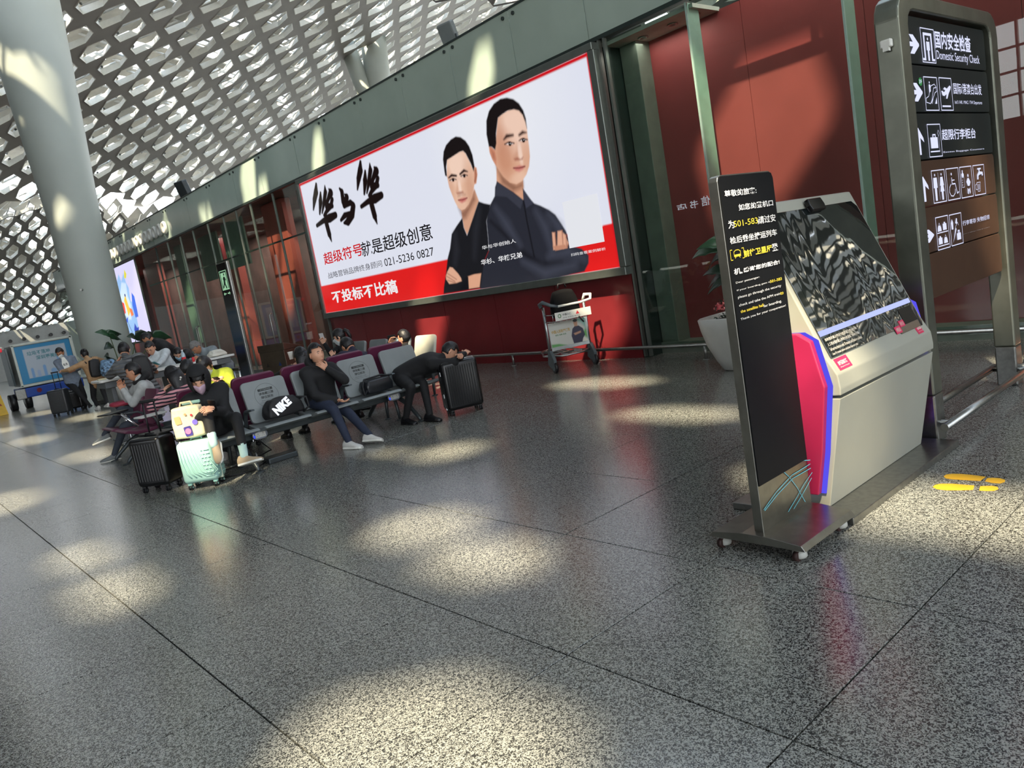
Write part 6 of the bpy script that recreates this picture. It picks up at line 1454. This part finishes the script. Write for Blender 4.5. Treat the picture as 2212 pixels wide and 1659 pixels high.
def hand_mesh(mb, wrist, direction, palm_n, side, curl=0.6, s=1.0):
    """palm and five bent fingers; side = +1 left hand, -1 right hand"""
    d = direction.normalized(); n = (palm_n-d*palm_n.dot(d)).normalized(); r = d.cross(n)*side
    mb.box(wrist+d*0.045*s, (0.085*s, 0.075*s, 0.028*s), bev=0.012*s, rot=Matrix((d, r, n)).transposed().to_4x4() if d.cross(r).dot(n) > 0 else Matrix((d, -r, n)).transposed().to_4x4())
    for k, (off, ln) in enumerate(((-0.028, 0.068), (-0.010, 0.078), (0.009, 0.073), (0.027, 0.058))):
        p = wrist+d*0.082*s+r*off*s; v = d.copy(); pts = [p-d*0.015*s]
        for q, f in ((0.42, 0.5), (0.32, 1.0), (0.26, 0.9)):
            pts.append(p.copy()); v = (v*math.cos(curl*f)+n*math.sin(curl*f)).normalized(); p = p+v*ln*q*s
        pts.append(p); mb.tube(pts, [0.0095*s, 0.0095*s, 0.0088*s, 0.008*s, 0.0065*s], 7)
    p = wrist+d*0.025*s-r*0.035*s; v = (d*0.7-r*0.75+n*0.3*curl).normalized()
    mb.tube([wrist+d*0.02*s-r*0.02*s, p, p+v*0.032*s, p+v*0.032*s+(d*0.9+n*0.4-r*0.1).normalized()*0.03*s], [0.014*s, 0.013*s, 0.0105*s, 0.008*s], 7)
def person(label, pelvis, head, face, feet, hands, body=None, pitch=0.0, tilt=0.0, top=None, pants=None, shoe=None, skin=0, hair='short', bulk=1.0, mask=None, sock=None, knee=None, elbow=None, s=1.0, hairm=None, group=None, handn=None, hood=None, footdir=None, bare_low=False, glasses_=False):
    """pelvis, head, feet, hands: points in the hall; face, body: headings in degrees (0 = +x)"""
    pelvis, head = Vector(pelvis), Vector(head); feet = [Vector(f) for f in feet]; hands = [Vector(h) for h in hands]
    body = face if body is None else body
    bf = V(math.cos(math.radians(body)), math.sin(math.radians(body)), 0); bl = V(-bf.y, bf.x, 0)
    root = empty('person', label, 'person', (pelvis.x, pelvis.y, 0), 0, group); O = V(pelvis.x, pelvis.y, 0)
    P = pelvis-O; H = head-O; feet = [f-O for f in feet]; hands = [h-O for h in hands]
    fr = math.radians(face); hd = V(math.cos(fr), math.sin(fr), 0); hl = V(-hd.y, hd.x, 0)
    pr = math.radians(pitch); fwd = (hd*math.cos(pr)-V(0, 0, 1)*math.sin(pr)); upv = (hd*math.sin(pr)+V(0, 0, 1)*math.cos(pr))
    tr_ = math.radians(tilt); hl2 = hl*math.cos(tr_)+upv*math.sin(tr_); upv = fwd.cross(hl2).normalized()
    MH = Matrix((fwd, hl2, upv)).transposed().to_4x4(); MH.translation = H
    neck = H-upv*0.105*s-fwd*0.018*s
    spine = neck-P; T_ = spine.normalized()
    ch = P+spine*0.86+V(0, 0, -0.01)                       # shoulder line
    sd = bl-T_*bl.dot(T_); sd.normalize(); ff = sd.cross(T_)
    prim = []                                             # (a, b, ra, rb, region)
    bm = bmesh.new()
    hs = 0.172*s+0.012*(bulk-1)
    mid = P+spine*0.45-ff*0.035*min(1.5, max(0.0, 1.2-T_.z))
    B_ = bulk
    secs = [(P-T_*0.09*s, sd*0.150*s*B_, ff*0.105*s*B_), (P, sd*0.168*s*B_, ff*0.118*s*B_), (P+(mid-P)*0.6, sd*0.152*s*B_, ff*0.112*s*B_), (mid+(ch-mid)*0.3, sd*0.158*s*B_, ff*0.112*s*B_), (mid+(ch-mid)*0.75, sd*0.180*s*B_, ff*0.115*s*B_), (ch-T_*0.01, sd*0.175*s*B_, ff*0.095*s*B_), (ch+T_*0.045*s, sd*0.10*s, ff*0.07*s), (ch+T_*0.07*s, sd*0.065*s, ff*0.06*s)]
    loft(bm, secs)
    prim.append((P+T_*0.02, ch, 0.15*s*B_, 0.15*s*B_, 'top')); prim.append((P-T_*0.10, P-T_*0.05, 0.14*s, 0.15*s, 'top'))
    cap(bm, ch+T_*0.03, neck+upv*0.03, 0.056*s, 0.052*s); prim.append((neck-T_*0.012, neck+upv*0.05, 0.05*s, 0.052*s, 'skin'))
    mb = MB(); mb.mats = [top, pants, skinmat(skin), shoe or M_BLK, sock or pants]
    legs = []
    for k, sg in enumerate((1, -1)):                       # left, right
        sh = ch+sd*hs*sg-T_*0.02; cap(bm, sh-sd*0.05*sg, sh, 0.075*s*B_, 0.068*s*B_)
        hint = Vector(elbow[k]) if elbow and elbow[k] is not None else (-bf*0.5+bl*sg*0.6+V(0, 0, -0.9))
        el, wr = ik(sh, hands[k], 0.285*s, 0.245*s, hint)
        cap(bm, sh, el, 0.062*s*B_, 0.049*s*B_); cap(bm, el, wr, 0.048*s*B_, 0.036*s*B_**0.6)
        prim.append((sh, el, 0.062*s*B_, 0.049*s*B_, 'top')); wc = el+(wr-el)*0.93; prim.append((el, wc, 0.048*s*B_, 0.037*s*B_**0.6, 'top'))
        cap(bm, wr, wr+(wr-el).normalized()*0.015, 0.027*s, 0.026*s); prim.append((wr, wr+(wr-el).normalized()*0.02, 0.026*s, 0.026*s, 'skin'))
        hipj = P+sd*0.088*s*sg-T_*0.03
        kh = Vector(knee[k]) if knee and knee[k] is not None else (bf*0.8+V(0, 0, 0.9)+bl*0.12*sg)
        kn, an = ik(hipj, feet[k]+V(0, 0, 0.075), 0.43*s, 0.42*s, kh)
        cap(bm, hipj, kn, 0.092*s, 0.062*s); cap(bm, kn, an, 0.060*s, 0.042*s)
        prim.append((hipj, kn, 0.088*s, 0.062*s, 'pants')); 
        if bare_low or sock:
            cc = kn+(an-kn)*0.66; prim.append((kn, cc, 0.060*s, 0.048*s, 'pants')); prim.append((cc+(an-kn)*0.05, an, 0.047*s, 0.042*s, 'sock'))
        else: prim.append((kn, an, 0.060*s, 0.042*s, 'pants'))
        legs.append((kn, an)); hands[k] = (el, wr)
    me = bpy.data.meshes.new('tmp'); bmesh.ops.recalc_face_normals(bm, faces=bm.faces); bm.to_mesh(me); bm.free()
    o = bpy.data.objects.new('tmp', me); C.objects.link(o)
    rm = o.modifiers.new('r', 'REMESH'); rm.mode = 'VOXEL'; rm.voxel_size = 0.0165
    sm = o.modifiers.new('s', 'SMOOTH'); sm.factor = 0.6; sm.iterations = 5
    me2 = bpy.data.meshes.new_from_object(o.evaluated_get(bpy.context.evaluated_depsgraph_get())); bpy.data.objects.remove(o); bpy.data.meshes.remove(me)
    nf = len(me2.polygons); cen = np.empty(nf*3); me2.polygons.foreach_get('center', cen); cen = cen.reshape(-1, 3)
    best = np.full(nf, 1e9); reg = np.zeros(nf, int); idx = {'top': 0, 'pants': 1, 'skin': 2, 'sock': 4}
    for a, b_, ra, rb, rg_ in prim:
        a = np.array(a); b_ = np.array(b_); d = b_-a; L = d@d+1e-9; t = np.clip((cen-a)@d/L, 0, 1)
        dd = np.linalg.norm(cen-a-t[:, None]*d, axis=1)-(ra+(rb-ra)*t); w = dd < best; best[w] = dd[w]; reg[w] = idx[rg_]
    base = bmesh.new(); base.from_mesh(me2); base.faces.ensure_lookup_table()
    for k, f in enumerate(base.faces): f.material_index = int(reg[k]); f.smooth = True
    mb.bm.free(); mb.bm = base; bpy.data.meshes.remove(me2)
    # head
    mb.mi = 2; G = head_grid(s); vv = [[mb.bm.verts.new(MH@q) for u, q in row] for row in G]
    for j in range(len(G)-1):
        for i in range(36):
            q = [vv[j][i], vv[j+1][i], vv[j+1][(i+1) % 36], vv[j][(i+1) % 36]]
            f = mb.bm.faces.new(q); f.material_index = 2; f.smooth = True
    for sg in (1, -1): mb.ball(MH@V(-0.004, 0.076*sg, -0.012)*1.0, 0.001); 
    for sg in (1, -1):
        b2 = bmesh.new(); bmesh.ops.create_uvsphere(b2, u_segments=12, v_segments=8, radius=1)
        bmesh.ops.scale(b2, vec=(0.017*s, 0.008*s, 0.030*s), verts=b2.verts); bmesh.ops.rotate(b2, matrix=Matrix.Rotation(0.35*sg, 3, 'Z'), verts=b2.verts)
        bmesh.ops.translate(b2, vec=V(-0.006, 0.079*sg, -0.008)*s, verts=b2.verts); bmesh.ops.transform(b2, matrix=MH, verts=b2.verts); mb._merge(b2, True)
    # hands
    for k, sg in enumerate((1, -1)):
        el, wr = hands[k]; nn = Vector(handn[k]) if handn and handn[k] is not None else (-bl*sg*0.6+V(0, 0, -0.5)+bf*-0.2)
        mb.mi = 2; hand_mesh(mb, wr, (wr-el), nn, sg, 0.65, s*0.95)
    mb.build('body', None, root)
    # shoes
    for k, (kn, an) in enumerate(legs):
        fd = Vector(footdir[k]) if footdir and footdir[k] is not None else bf.copy()
        if not footdir: fd.z = 0
        fd.normalize(); up = (an-kn).normalized()*-1; lt = up.cross(fd); 
        if lt.length < 0.1: lt = V(0, 0, 1).cross(fd)
        lt.normalize(); up = fd.cross(lt)
        Ms = Matrix((fd, lt, up)).transposed().to_4x4(); Ms.translation = an-up*0.075
        b = MB(); b.use(shoe or M_BLK)
        tmp = bmesh.new(); sec = [(-0.075, 0.030, 0.0, 0.075), (-0.06, 0.036, 0.0, 0.10), (-0.02, 0.038, 0.0, 0.105), (0.03, 0.038, 0.0, 0.085), (0.08, 0.044, 0.0, 0.062), (0.13, 0.046, 0.0, 0.048), (0.17, 0.036, 0.002, 0.036), (0.19, 0.018, 0.006, 0.024)]
        rings = []
        for x, w, z0, z1 in sec:
            rings.append([tmp.verts.new((x*s, w*math.cos(a)*s, (z0+z1)/2*s+(z1-z0)/2*math.sin(a)*s)) for a in [2*PI*i/14 for i in range(14)]])
        for A, Bq in zip(rings, rings[1:]):
            for i in range(14): tmp.faces.new((A[i], A[(i+1) % 14], Bq[(i+1) % 14], Bq[i]))
        tmp.faces.new(rings[0][::-1]); tmp.faces.new(rings[-1]); bmesh.ops.transform(tmp, matrix=Ms, verts=tmp.verts); b._merge(tmp, True)
        sh_o = b.build('shoe', None, root)
        b = MB(); b.prism([(x*s, w*1.04*s) for x, w, _, _ in sec]+[(x*s, -w*1.04*s) for x, w, _, _ in sec[::-1]], 0.022*s, Ms@Matrix.Translation((0, 0, -0.004)), bev=0.004); b.build('sole', M_LIP if shoe is not None and shoe.name not in ('black_plastic',) else M_BLK, sh_o)
    # hair
    hm = hairm or HAIR
    if hair in ('short', 'grey', 'fringe', 'bun', 'pony', 'long', 'hood'):
        lady = hair in ('fringe', 'bun', 'pony', 'long', 'hood')
        def keep(u):
            x, y, z = u
            if x > 0.35: return z > (0.60 if not lady else 0.42)-0.14*abs(y)
            if x > -0.10: return z > (0.20 if not lady else -0.25)
            return z > (-0.42 if not lady else -0.60)
        th = 0.012 if hair != 'fringe' else 0.02
        bmh = patch(keep, lambda u: (0.005+th*max(0, u.z+0.2)+0.002*math.sin(u.x*23+u.y*31)*math.sin(u.z*19))*s*1.2, MH, s)
        bm_obj(bmh, 'hair', hm, root)
    if hair == 'pony':
        b = MB(); b.tube([MH@V(-0.09, 0, 0.05), MH@V(-0.125, 0, 0.055), MH@V(-0.15, 0, 0.02), MH@V(-0.155, 0, -0.06), MH@V(-0.135, 0, -0.14)], [0.020, 0.030, 0.036, 0.030, 0.008], 10); b.build('ponytail', hm, root)
    if hair == 'bun':
        b = MB(); b.ball(MH@V(-0.10, 0, 0.055), 0.042); b.build('hair_bun', hm, root)
    if hair == 'long':
        bm2 = bmesh.new()
        loft(bm2, [(MH@V(-0.025, 0, 0.06), hl2*0.080, fwd*0.080), (MH@V(-0.035, 0, -0.02), hl2*0.090, fwd*0.072), (MH@V(-0.055, 0, -0.10), hl2*0.098, fwd*0.055), (MH@V(-0.075, 0, -0.20), hl2*0.10, fwd*0.045), (MH@V(-0.085, 0, -0.31), hl2*0.075, fwd*0.03)])
        for f in bm2.faces: f.smooth = True
        bm_obj(bm2, 'long_hair', hm, root)
    # face
    if not (face and False):
        b = MB(); b.use(mat('eye_white', (224, 218, 212), 0.3)); 
        for sg in (1, -1): b.ball(V(0, 0, 0), 0.0001) if False else None
        for sg in (1, -1):
            c = head_pt(*V(0.92, 0.37*sg, 0.06).normalized(), s)+V(-0.003, 0, 0)
            tmp = bmesh.new(); bmesh.ops.create_uvsphere(tmp, u_segments=10, v_segments=6, radius=1); bmesh.ops.scale(tmp, vec=(0.006, 0.0125, 0.0055), verts=tmp.verts); bmesh.ops.rotate(tmp, matrix=Matrix.Rotation(0.35*sg, 3, 'Z'), verts=tmp.verts); bmesh.ops.translate(tmp, vec=c, verts=tmp.verts); bmesh.ops.transform(tmp, matrix=MH, verts=tmp.verts); b.mi = 0; b._merge(tmp, True)
        b.use(mat('iris', (24, 16, 14), 0.2))
        for sg in (1, -1):
            c = head_pt(*V(0.92, 0.37*sg, 0.06).normalized(), s)+V(0.0015, 0, 0)
            b.ball(MH@c, 0.0048*s, 8, 6)
        b.build('eyes', None, root)
        b = MB()
        for sg in (1, -1):
            pts = [head_pt(*V(0.93, yy*sg, zz).normalized(), s)+V(0.002, 0, 0) for yy, zz in ((0.20, 0.20), (0.38, 0.245), (0.58, 0.19))]
            b.tube([MH@p for p in pts], [0.0035, 0.0042, 0.002], 6)
        b.build('eyebrows', HAIR if hm is HAIR else hm, root)
        if not mask:
            b = MB(); pts = [head_pt(*V(0.80, yy, -0.62).normalized(), s)+V(0.001, 0, -0.0) for yy in (-0.26, -0.12, 0, 0.12, 0.26)]
            b.tube([MH@p for p in pts], [0.001, 0.0040, 0.0048, 0.0040, 0.001], 6); b.build('lips', mat('lip_colour', (168, 92, 84), 0.5), root)
        if glasses_:
            b = MB()
            for sg in (1, -1):
                c = MH@(head_pt(*V(0.92, 0.37*sg, 0.06).normalized(), s)+V(0.014, 0, -0.002)); b.tube([c+(hl2*math.cos(a)*0.022+upv*math.sin(a)*0.016) for a in [2*PI*i/14 for i in range(14)]], 0.0018, 5, closed=True)
            b.build('glasses', M_BLK, root)
    if mask:
        keepm = lambda u: u.x > 0.05 and -0.93 < u.z < -0.06+0.12*max(0, u.x-0.5) and abs(u.y) < 0.80
        bmm = patch(keepm, lambda u: (0.012+0.012*math.exp(-(u.y/0.25)**2))*s, MH, s, 0.004); bm_obj(bmm, 'face_mask', mask, root)
    if hood is not None:
        if hair == 'hood':
            def kh_(u): return u.z > -0.85 and not (u.x > 0.50 and u.z < 0.66 and abs(u.y) < 0.60)
            bmm = patch(kh_, lambda u: (0.040+0.018*max(0, -u.x)+0.02*max(0, u.z))*s, MH, s, 0.016, 40, 30); bm_obj(bmm, 'hood', hood, root)
        else:
            b = MB(); c = ch+T_*0.05*s; b.tube([c+sd*math.cos(a)*0.10*s+ff*(math.sin(a)*0.085-0.02)*s+T_*(0.015-0.035*math.sin(a)) for a in [2*PI*i/16 for i in range(16)]], [0.035+0.020*max(0, -math.sin(2*PI*i/16)) for i in range(16)], 8, closed=True); b.build('hood', hood, root)
    root['_'] = 0; del root['_']
    return root, dict(MH=MH, O=O, ch=ch, sd=sd, ff=ff, T=T_, P=P, hands=[h[1] for h in hands], bf=bf, bl=bl)
def phone(label, p, rot, col=(20, 20, 24)):
    b = MB(); b.box((0, 0, 0), (0.075, 0.008, 0.15), bev=0.004); b.use(mat('phone_glass', (18, 20, 26), 0.08)); b.box((0, -0.0045, 0), (0.068, 0.001, 0.14))
    o = b.build('phone', None, None); o.data.materials.clear(); 
    o.data.materials.append(mat('phone_%d' % col[0], col, 0.3)); o.location = p; o.rotation_euler = rot
    return tag(o, label, 'phone')
X_ = lambda px, py, X: at_x(px, py, X)
F_BLK = fabric('black_coat_cloth', (20, 20, 22)); F_BLP = fabric('black_trousers', (18, 18, 20)); F_JEAN = fabric('navy_denim', (34, 42, 62)); F_GJ = fabric('grey_denim', (56, 62, 72)); F_NAVY = fabric('navy_knit', (32, 28, 50))
MK_P = mat('pink_mask', (206, 176, 196), 0.8, var=0.04); MK_W = mat('white_mask', (206, 214, 214), 0.8, var=0.04); MK_B = mat('blue_mask', (150, 186, 206), 0.8, var=0.04)
SH_G = mat('grey_sneaker', (120, 124, 124), 0.7); SH_W = mat('white_sneaker', (206, 204, 198), 0.6); SH_B = mat('beige_shoe', (176, 156, 128), 0.7); SH_K = mat('black_plastic', (0, 0, 0)); M_SOCK = mat('pale_sock', (176, 206, 200), 0.8)
ppl = {}
# near bench, facing the viewer
h = X_(430, 822, -8.05)
r, k = person('person in black hooded coat and pink mask with phone behind the mint suitcase', (-8.17, 2.74, 0.55), h, -25, (X_(532, 1003, -7.62), X_(466, 978, -7.60)), (X_(455, 886, -7.78), X_(440, 893, -7.76)), body=-8, pitch=28, top=F_BLK, pants=F_BLP, shoe=SH_B, bulk=1.28, mask=MK_P, hair='hood', hood=F_BLK, sock=M_SOCK, footdir=((0.7, 0.65, 0.12), (0.7, -0.35, -0.65)), skin=2)
phone('dark phone held by the person in the black hood', X_(459, 876, -7.74), (0.6, 0.2, 0.9))
h = X_(683, 766, -8.08)
r, k = person('man in a black quilted jacket and jeans resting his chin on his hand', (-8.15, 3.95, 0.55), h, 8, ((-7.40, 4.08, 0.0), (-7.52, 3.86, 0.0)), (X_(706, 796, -7.92), X_(728, 864, -7.80)), body=8, pitch=-6, top=F_BLK, pants=F_JEAN, shoe=SH_W, bulk=1.22, hood=F_BLK, skin=0, elbow=((0.1, 0.6, -0.6), (0, -0.7, -0.6)), footdir=((0.9, 0.35, 0), (0.9, 0.3, 0)), handn=((-1, -0.3, 0.3), (0, 0.3, 1)))
h = X_(970, 760, -7.66)
r, k = person('man in black asleep bent over the large black suitcase', (-8.12, 5.10, 0.55), h, 62, ((-7.60, 5.02, 0.0), (-7.86, 4.84, 0.0)), ((-7.42, 5.50, 0.70), (-7.50, 5.62, 0.70)), body=42, pitch=48, tilt=-14, top=F_BLK, pants=F_BLP, shoe=SH_K, bulk=1.2, skin=0, elbow=((-0.2, 0.9, -0.1), (0.6, -0.2, -0.2)), footdir=((0.95, 0.2, 0), (0.95, 0.1, 0)), knee=((1, 0.2, 0.6), (1, -0.1, 0.6)))
# back side of the near bench, seen from behind
h = X_(752, 748, -8.95)
r, k = person('man in a navy sweater with white sleeve stripes bending away behind the second sticker seat', (-8.66, 4.78, 0.55), h, 185, ((-9.3, 4.7, 0), (-9.3, 5.0, 0)), (X_(712, 782, -9.25), (-9.25, 5.0, 0.62)), pitch=45, top=F_NAVY, pants=F_BLP, bulk=1.12, skin=1)
b = MB()
sl_ = k['ch']+k['sd']*0.19
for q in range(4): c = sl_-k['T']*(0.06+0.045*q)+k['sd']*0.012-k['bf']*-0.02; b.tube([c-k['ff']*0.065, c+k['sd']*0.055, c+k['ff']*0.065], 0.010, 6)
b.build('sleeve_stripes', M_LIP, r)
h = X_(651, 772, -8.90)
person('person with long black hair seen from behind left of the man resting his chin', (-8.68, 4.02, 0.55), h, 178, ((-9.3, 3.95, 0), (-9.3, 4.2, 0)), (X_(630, 792, -9.0), (-9.2, 4.2, 0.65)), pitch=8, top=F_BLK, pants=F_BLP, bulk=1.1, hair='long', skin=0, elbow=((0, -0.8, -0.4), None))
b = MB(); pq = X_(630, 776, -9.02); b.lathe([(0.025, 0), (0.034, 0.09), (0.036, 0.095)], 14, pq); tag(b.build('paper_cup', M_LIP), 'white paper cup held up by the long haired person', 'cup')
h = X_(376, 814, -9.02)
r, k = person('girl in a pink and navy striped sweater leaning her cheek on her hand', (-8.72, 2.86, 0.54), h, 195, ((-9.35, 2.7, 0), (-9.35, 3.0, 0)), (X_(352, 846, -9.12), (-9.25, 2.95, 0.62)), pitch=12, tilt=-10, top=fabric('striped_knit', (214, 150, 156), 'stripes', (30, 26, 40)), pants=F_BLP, bulk=1.12, hair='long', skin=2, elbow=((-0.3, -0.9, -0.5), None), s=0.97)
b = MB(); b.ball(k['MH']@V(-0.105, 0.0, -0.04), 0.013); b.ball(k['MH']@V(-0.112, 0.02, -0.06), 0.009); b.build('hair_pearls', M_LIP, r)
h = X_(405, 798, -10.0)
person('boy with short black hair and mask sitting between the striped girl and the yellow jacket', (-10.15, 3.28, 0.52), h, 130, ((-10.3, 3.9, 0), (-10.0, 3.9, 0)), ((-10.3, 3.6, 0.7), (-10.0, 3.6, 0.7)), pitch=10, top=F_BLK, pants=F_BLP, hair='short', mask=MK_W, skin=1, s=0.96)
h = X_(444, 790, -9.5)
person('child in a lime yellow jacket and mask looking down at a phone', (-9.70, 3.42, 0.50), h, -50, ((-9.2, 3.1, 0), (-9.3, 2.9, 0)), (X_(478, 826, -9.25), X_(466, 828, -9.25)), body=-20, pitch=42, top=fabric('lime_jacket', (196, 206, 60)), pants=F_BLP, shoe=SH_W, hair='fringe', mask=MK_W, bulk=1.25, skin=2, s=0.95)
phone('black phone held by the child in the lime jacket', X_(472, 820, -9.2), (1.0, 0, 0.6))
h = X_(289, 803, -11.4)
r, k = person('man in a pale grey hooded sweater and jeans on the purple seat with crossed leg', (-11.42, 3.02, 0.54), h, -118, ((-11.55, 2.42, 0.0), (-11.85, 2.42, 0.26)), (X_(266, 842, -11.45), X_(262, 834, -11.55)), body=-100, pitch=14, top=fabric('pale_hoodie_cloth', (176, 178, 176)), pants=F_GJ, shoe=SH_G, bulk=1.18, hood=F_BLK, skin=1, footdir=((-0.25, -0.95, 0), (-0.5, -0.8, -0.2)), knee=((0.2, -0.7, 1), (-0.5, -0.7, 0.9)))
phone('dark phone held by the man in the pale hooded sweater', X_(262, 828, -11.6), (0.5, 0, 2.2))
# counter
h = X_(268, 757, -12.9)
r, k = person('man in a grey quilted jacket and black backpack perched at the high counter', (-12.86, 3.36, 0.72), h, 155, ((-12.9, 3.1, 0.22), (-13.0, 3.5, 0.22)), (X_(254, 782, -13.1), (-13.25, 3.7, 1.0)), body=165, pitch=25, top=fabric('grey_quilt', (92, 94, 96), 'puffer'), pants=F_JEAN, bulk=1.35, skin=0, knee=((-0.8, -0.3, 0.7), (-0.8, 0.3, 0.7)))
bpk = cloth_bag('backpack', 'black backpack worn by the man in the grey quilted jacket', 'backpack', tuple(k['O']+k['ch']-k['ff']*0.20-k['T']*0.36+k['sd']*-0.08), (0, 0, math.radians(165)), (0.16, 0.30, 0.42), M_BNY, squash=0.2, noise=0.006)
stool(-12.80, 3.34, 'crimson stool under the man in the grey quilted jacket')
h = X_(325, 752, -14.25)
person('man in glasses and a white shirt using a phone at the high counter', (-14.42, 4.30, 0.74), h, -38, ((-14.3, 4.1, 0.2), (-14.3, 4.5, 0.2)), (X_(338, 790, -13.85), X_(330, 791, -13.85)), body=-18, pitch=32, top=fabric('white_shirt', (196, 204, 206)), pants=F_BLP, hair='short', skin=0, bulk=1.15, glasses_=True)
phone('teal cased phone held by the man in the white shirt', X_(336, 785, -13.80), (1.1, 0, 0.7), (40, 130, 140))
h = X_(319, 731, -15.9)
person('man in black bending down behind the man in the white shirt', (-16.35, 5.10, 0.95), h, -120, ((-16.35, 5.0, 0), (-16.35, 5.3, 0)), ((-15.8, 4.5, 0.95), (-16.1, 4.4, 0.95)), body=-100, pitch=50, top=F_BLK, pants=F_BLP, bulk=1.2, skin=3)
h = X_(424, 750, -14.2)
person('old man with grey hair and a grey jacket bent over the high counter', (-14.45, 5.22, 0.76), h, -70, ((-14.4, 5.0, 0.2), (-14.4, 5.3, 0.2)), (X_(432, 774, -13.85), X_(400, 784, -13.9)), body=-35, pitch=48, top=fabric('grey_jacket', (124, 134, 138)), pants=F_GJ, hair='grey', hairm=HAIRG, bulk=1.2, skin=3)
h = X_(385, 764, -14.4)
person('young man in black with mask at the counter right of the white shirt', (-14.55, 4.80, 0.70), h, -20, ((-14.4, 4.5, 0.2), (-14.4, 4.8, 0.2)), ((-13.9, 4.55, 1.0), (-13.9, 4.75, 1.0)), pitch=40, top=F_BLK, pants=F_BLP, mask=MK_B, skin=2, s=0.95)
h = X_(404, 766, -15.1)
person('girl with long dark hair and mask at the counter beside the old man', (-15.35, 5.40, 0.78), h, -30, ((-15.2, 5.2, 0.0), (-15.2, 5.5, 0.0)), ((-14.95, 5.1, 1.0), (-14.9, 5.35, 1.0)), pitch=35, top=fabric('dark_jacket', (40, 40, 44)), pants=F_BLP, hair='long', mask=MK_B, skin=2, s=0.92)
# bench by the red wall
h = X_(873, 731, -9.75)
person('man in a blue mask sitting low and taking a picture with his phone', (-9.80, 6.02, 0.50), h, 208, ((-10.1, 5.4, 0), (-9.8, 5.4, 0)), ((-9.75, 5.55, 0.55), X_(842, 741, -9.95)), body=-110, pitch=0, top=F_BLK, pants=F_BLP, mask=MK_B, skin=0, bulk=1.15, elbow=(None, (-0.6, -0.2, -0.9)))
phone('black phone held up by the man taking a picture', X_(846, 729, -9.98), (0, PI/2, 0.4))
h = X_(734, 727, -11.2)
person('woman with a ponytail and white mask holding up a phone by the red wall', (-11.25, 6.12, 0.52), h, 225, ((-11.4, 5.5, 0), (-11.1, 5.5, 0)), ((-11.2, 5.8, 0.75), X_(700, 741, -11.35)), body=-120, pitch=18, top=F_BLK, pants=F_BLP, hair='pony', mask=MK_W, skin=2)
phone('white phone held up by the woman with the ponytail', X_(696, 729, -11.40), (0.3, 0, 0.6), (200, 200, 200))
# standing people on the left
h = X_(130, 762, -22.0)
r, k = person('standing man in a grey blue blazer and white mask reading his phone', X_(157, 822, -22.0), h, -40, (at_z(186, 884), at_z(200, 887)), (X_(158, 800, -21.75), X_(151, 801, -21.75)), body=-15, pitch=32, top=fabric('blazer_cloth', (112, 122, 136)), pants=F_BLP, shoe=SH_K, mask=MK_W, skin=3, bulk=1.12, s=1.06, knee=((1, 0, 0.1), (1, 0, 0.1)))
b = MB(); c = k['ch']+k['ff']*0.125; b.prism([(-0.05, -0.34), (0.05, -0.34), (0.075, -0.1), (0.03, 0.06), (-0.03, 0.06), (-0.075, -0.1)], 0.012, axes(c, k['sd'], k['T'])); b.build('white_shirt_front', M_LIP, r)
text('lettering', 'BUR', axes(k['ch']+k['ff']*0.139-k['T']*0.16-k['sd']*0.05, k['sd'], k['T']), 0.10, 0.06, M_BLK, r, 0.03)
h = X_(183, 765, -21.3)
r, k = person('standing woman in a tan sweater with black backpack seen from behind', X_(208, 820, -21.3), h, 190, (at_z(214, 885), at_z(236, 883)), ((-21.5, 3.85, 1.10), (-21.7, 4.75, 1.15)), body=185, pitch=25, top=fabric('tan_knit', (166, 132, 96)), pants=F_BLP, shoe=SH_W, hair='bun', skin=2, bulk=1.15, s=1.02, knee=((-1, 0, 0.1), (-1, 0, 0.1)), elbow=((0.3, -1, -0.3), (0.3, 1, -0.3)))
cloth_bag('backpack', 'black backpack on the back of the woman in the tan sweater', 'backpack', tuple(k['O']+k['ch']-k['ff']*0.19-k['T']*0.42), (0, 0, math.radians(185)), (0.17, 0.30, 0.46), M_BNY, squash=0.2, noise=0.006)
b = MB()
for sg in (1, -1): b.tube([k['ch']+k['sd']*0.09*sg-k['ff']*0.12-k['T']*0.02, k['ch']+k['sd']*0.10*sg+k['T']*0.06, k['ch']+k['sd']*0.11*sg+k['ff']*0.14-k['T']*0.08], 0.016, 6)
b.build('backpack_straps', M_BNY, r)
cloth_bag('tote_bag', 'blue and white patterned bag beside the woman in the tan sweater', 'bag', tuple(X_(240, 812, -20.9)), (0, 0, 0.2), (0.25, 0.42, 0.42), mat('patterned_cloth', (96, 124, 150), 0.7, var=0.9, scale=18), squash=0.25, noise=0.02)
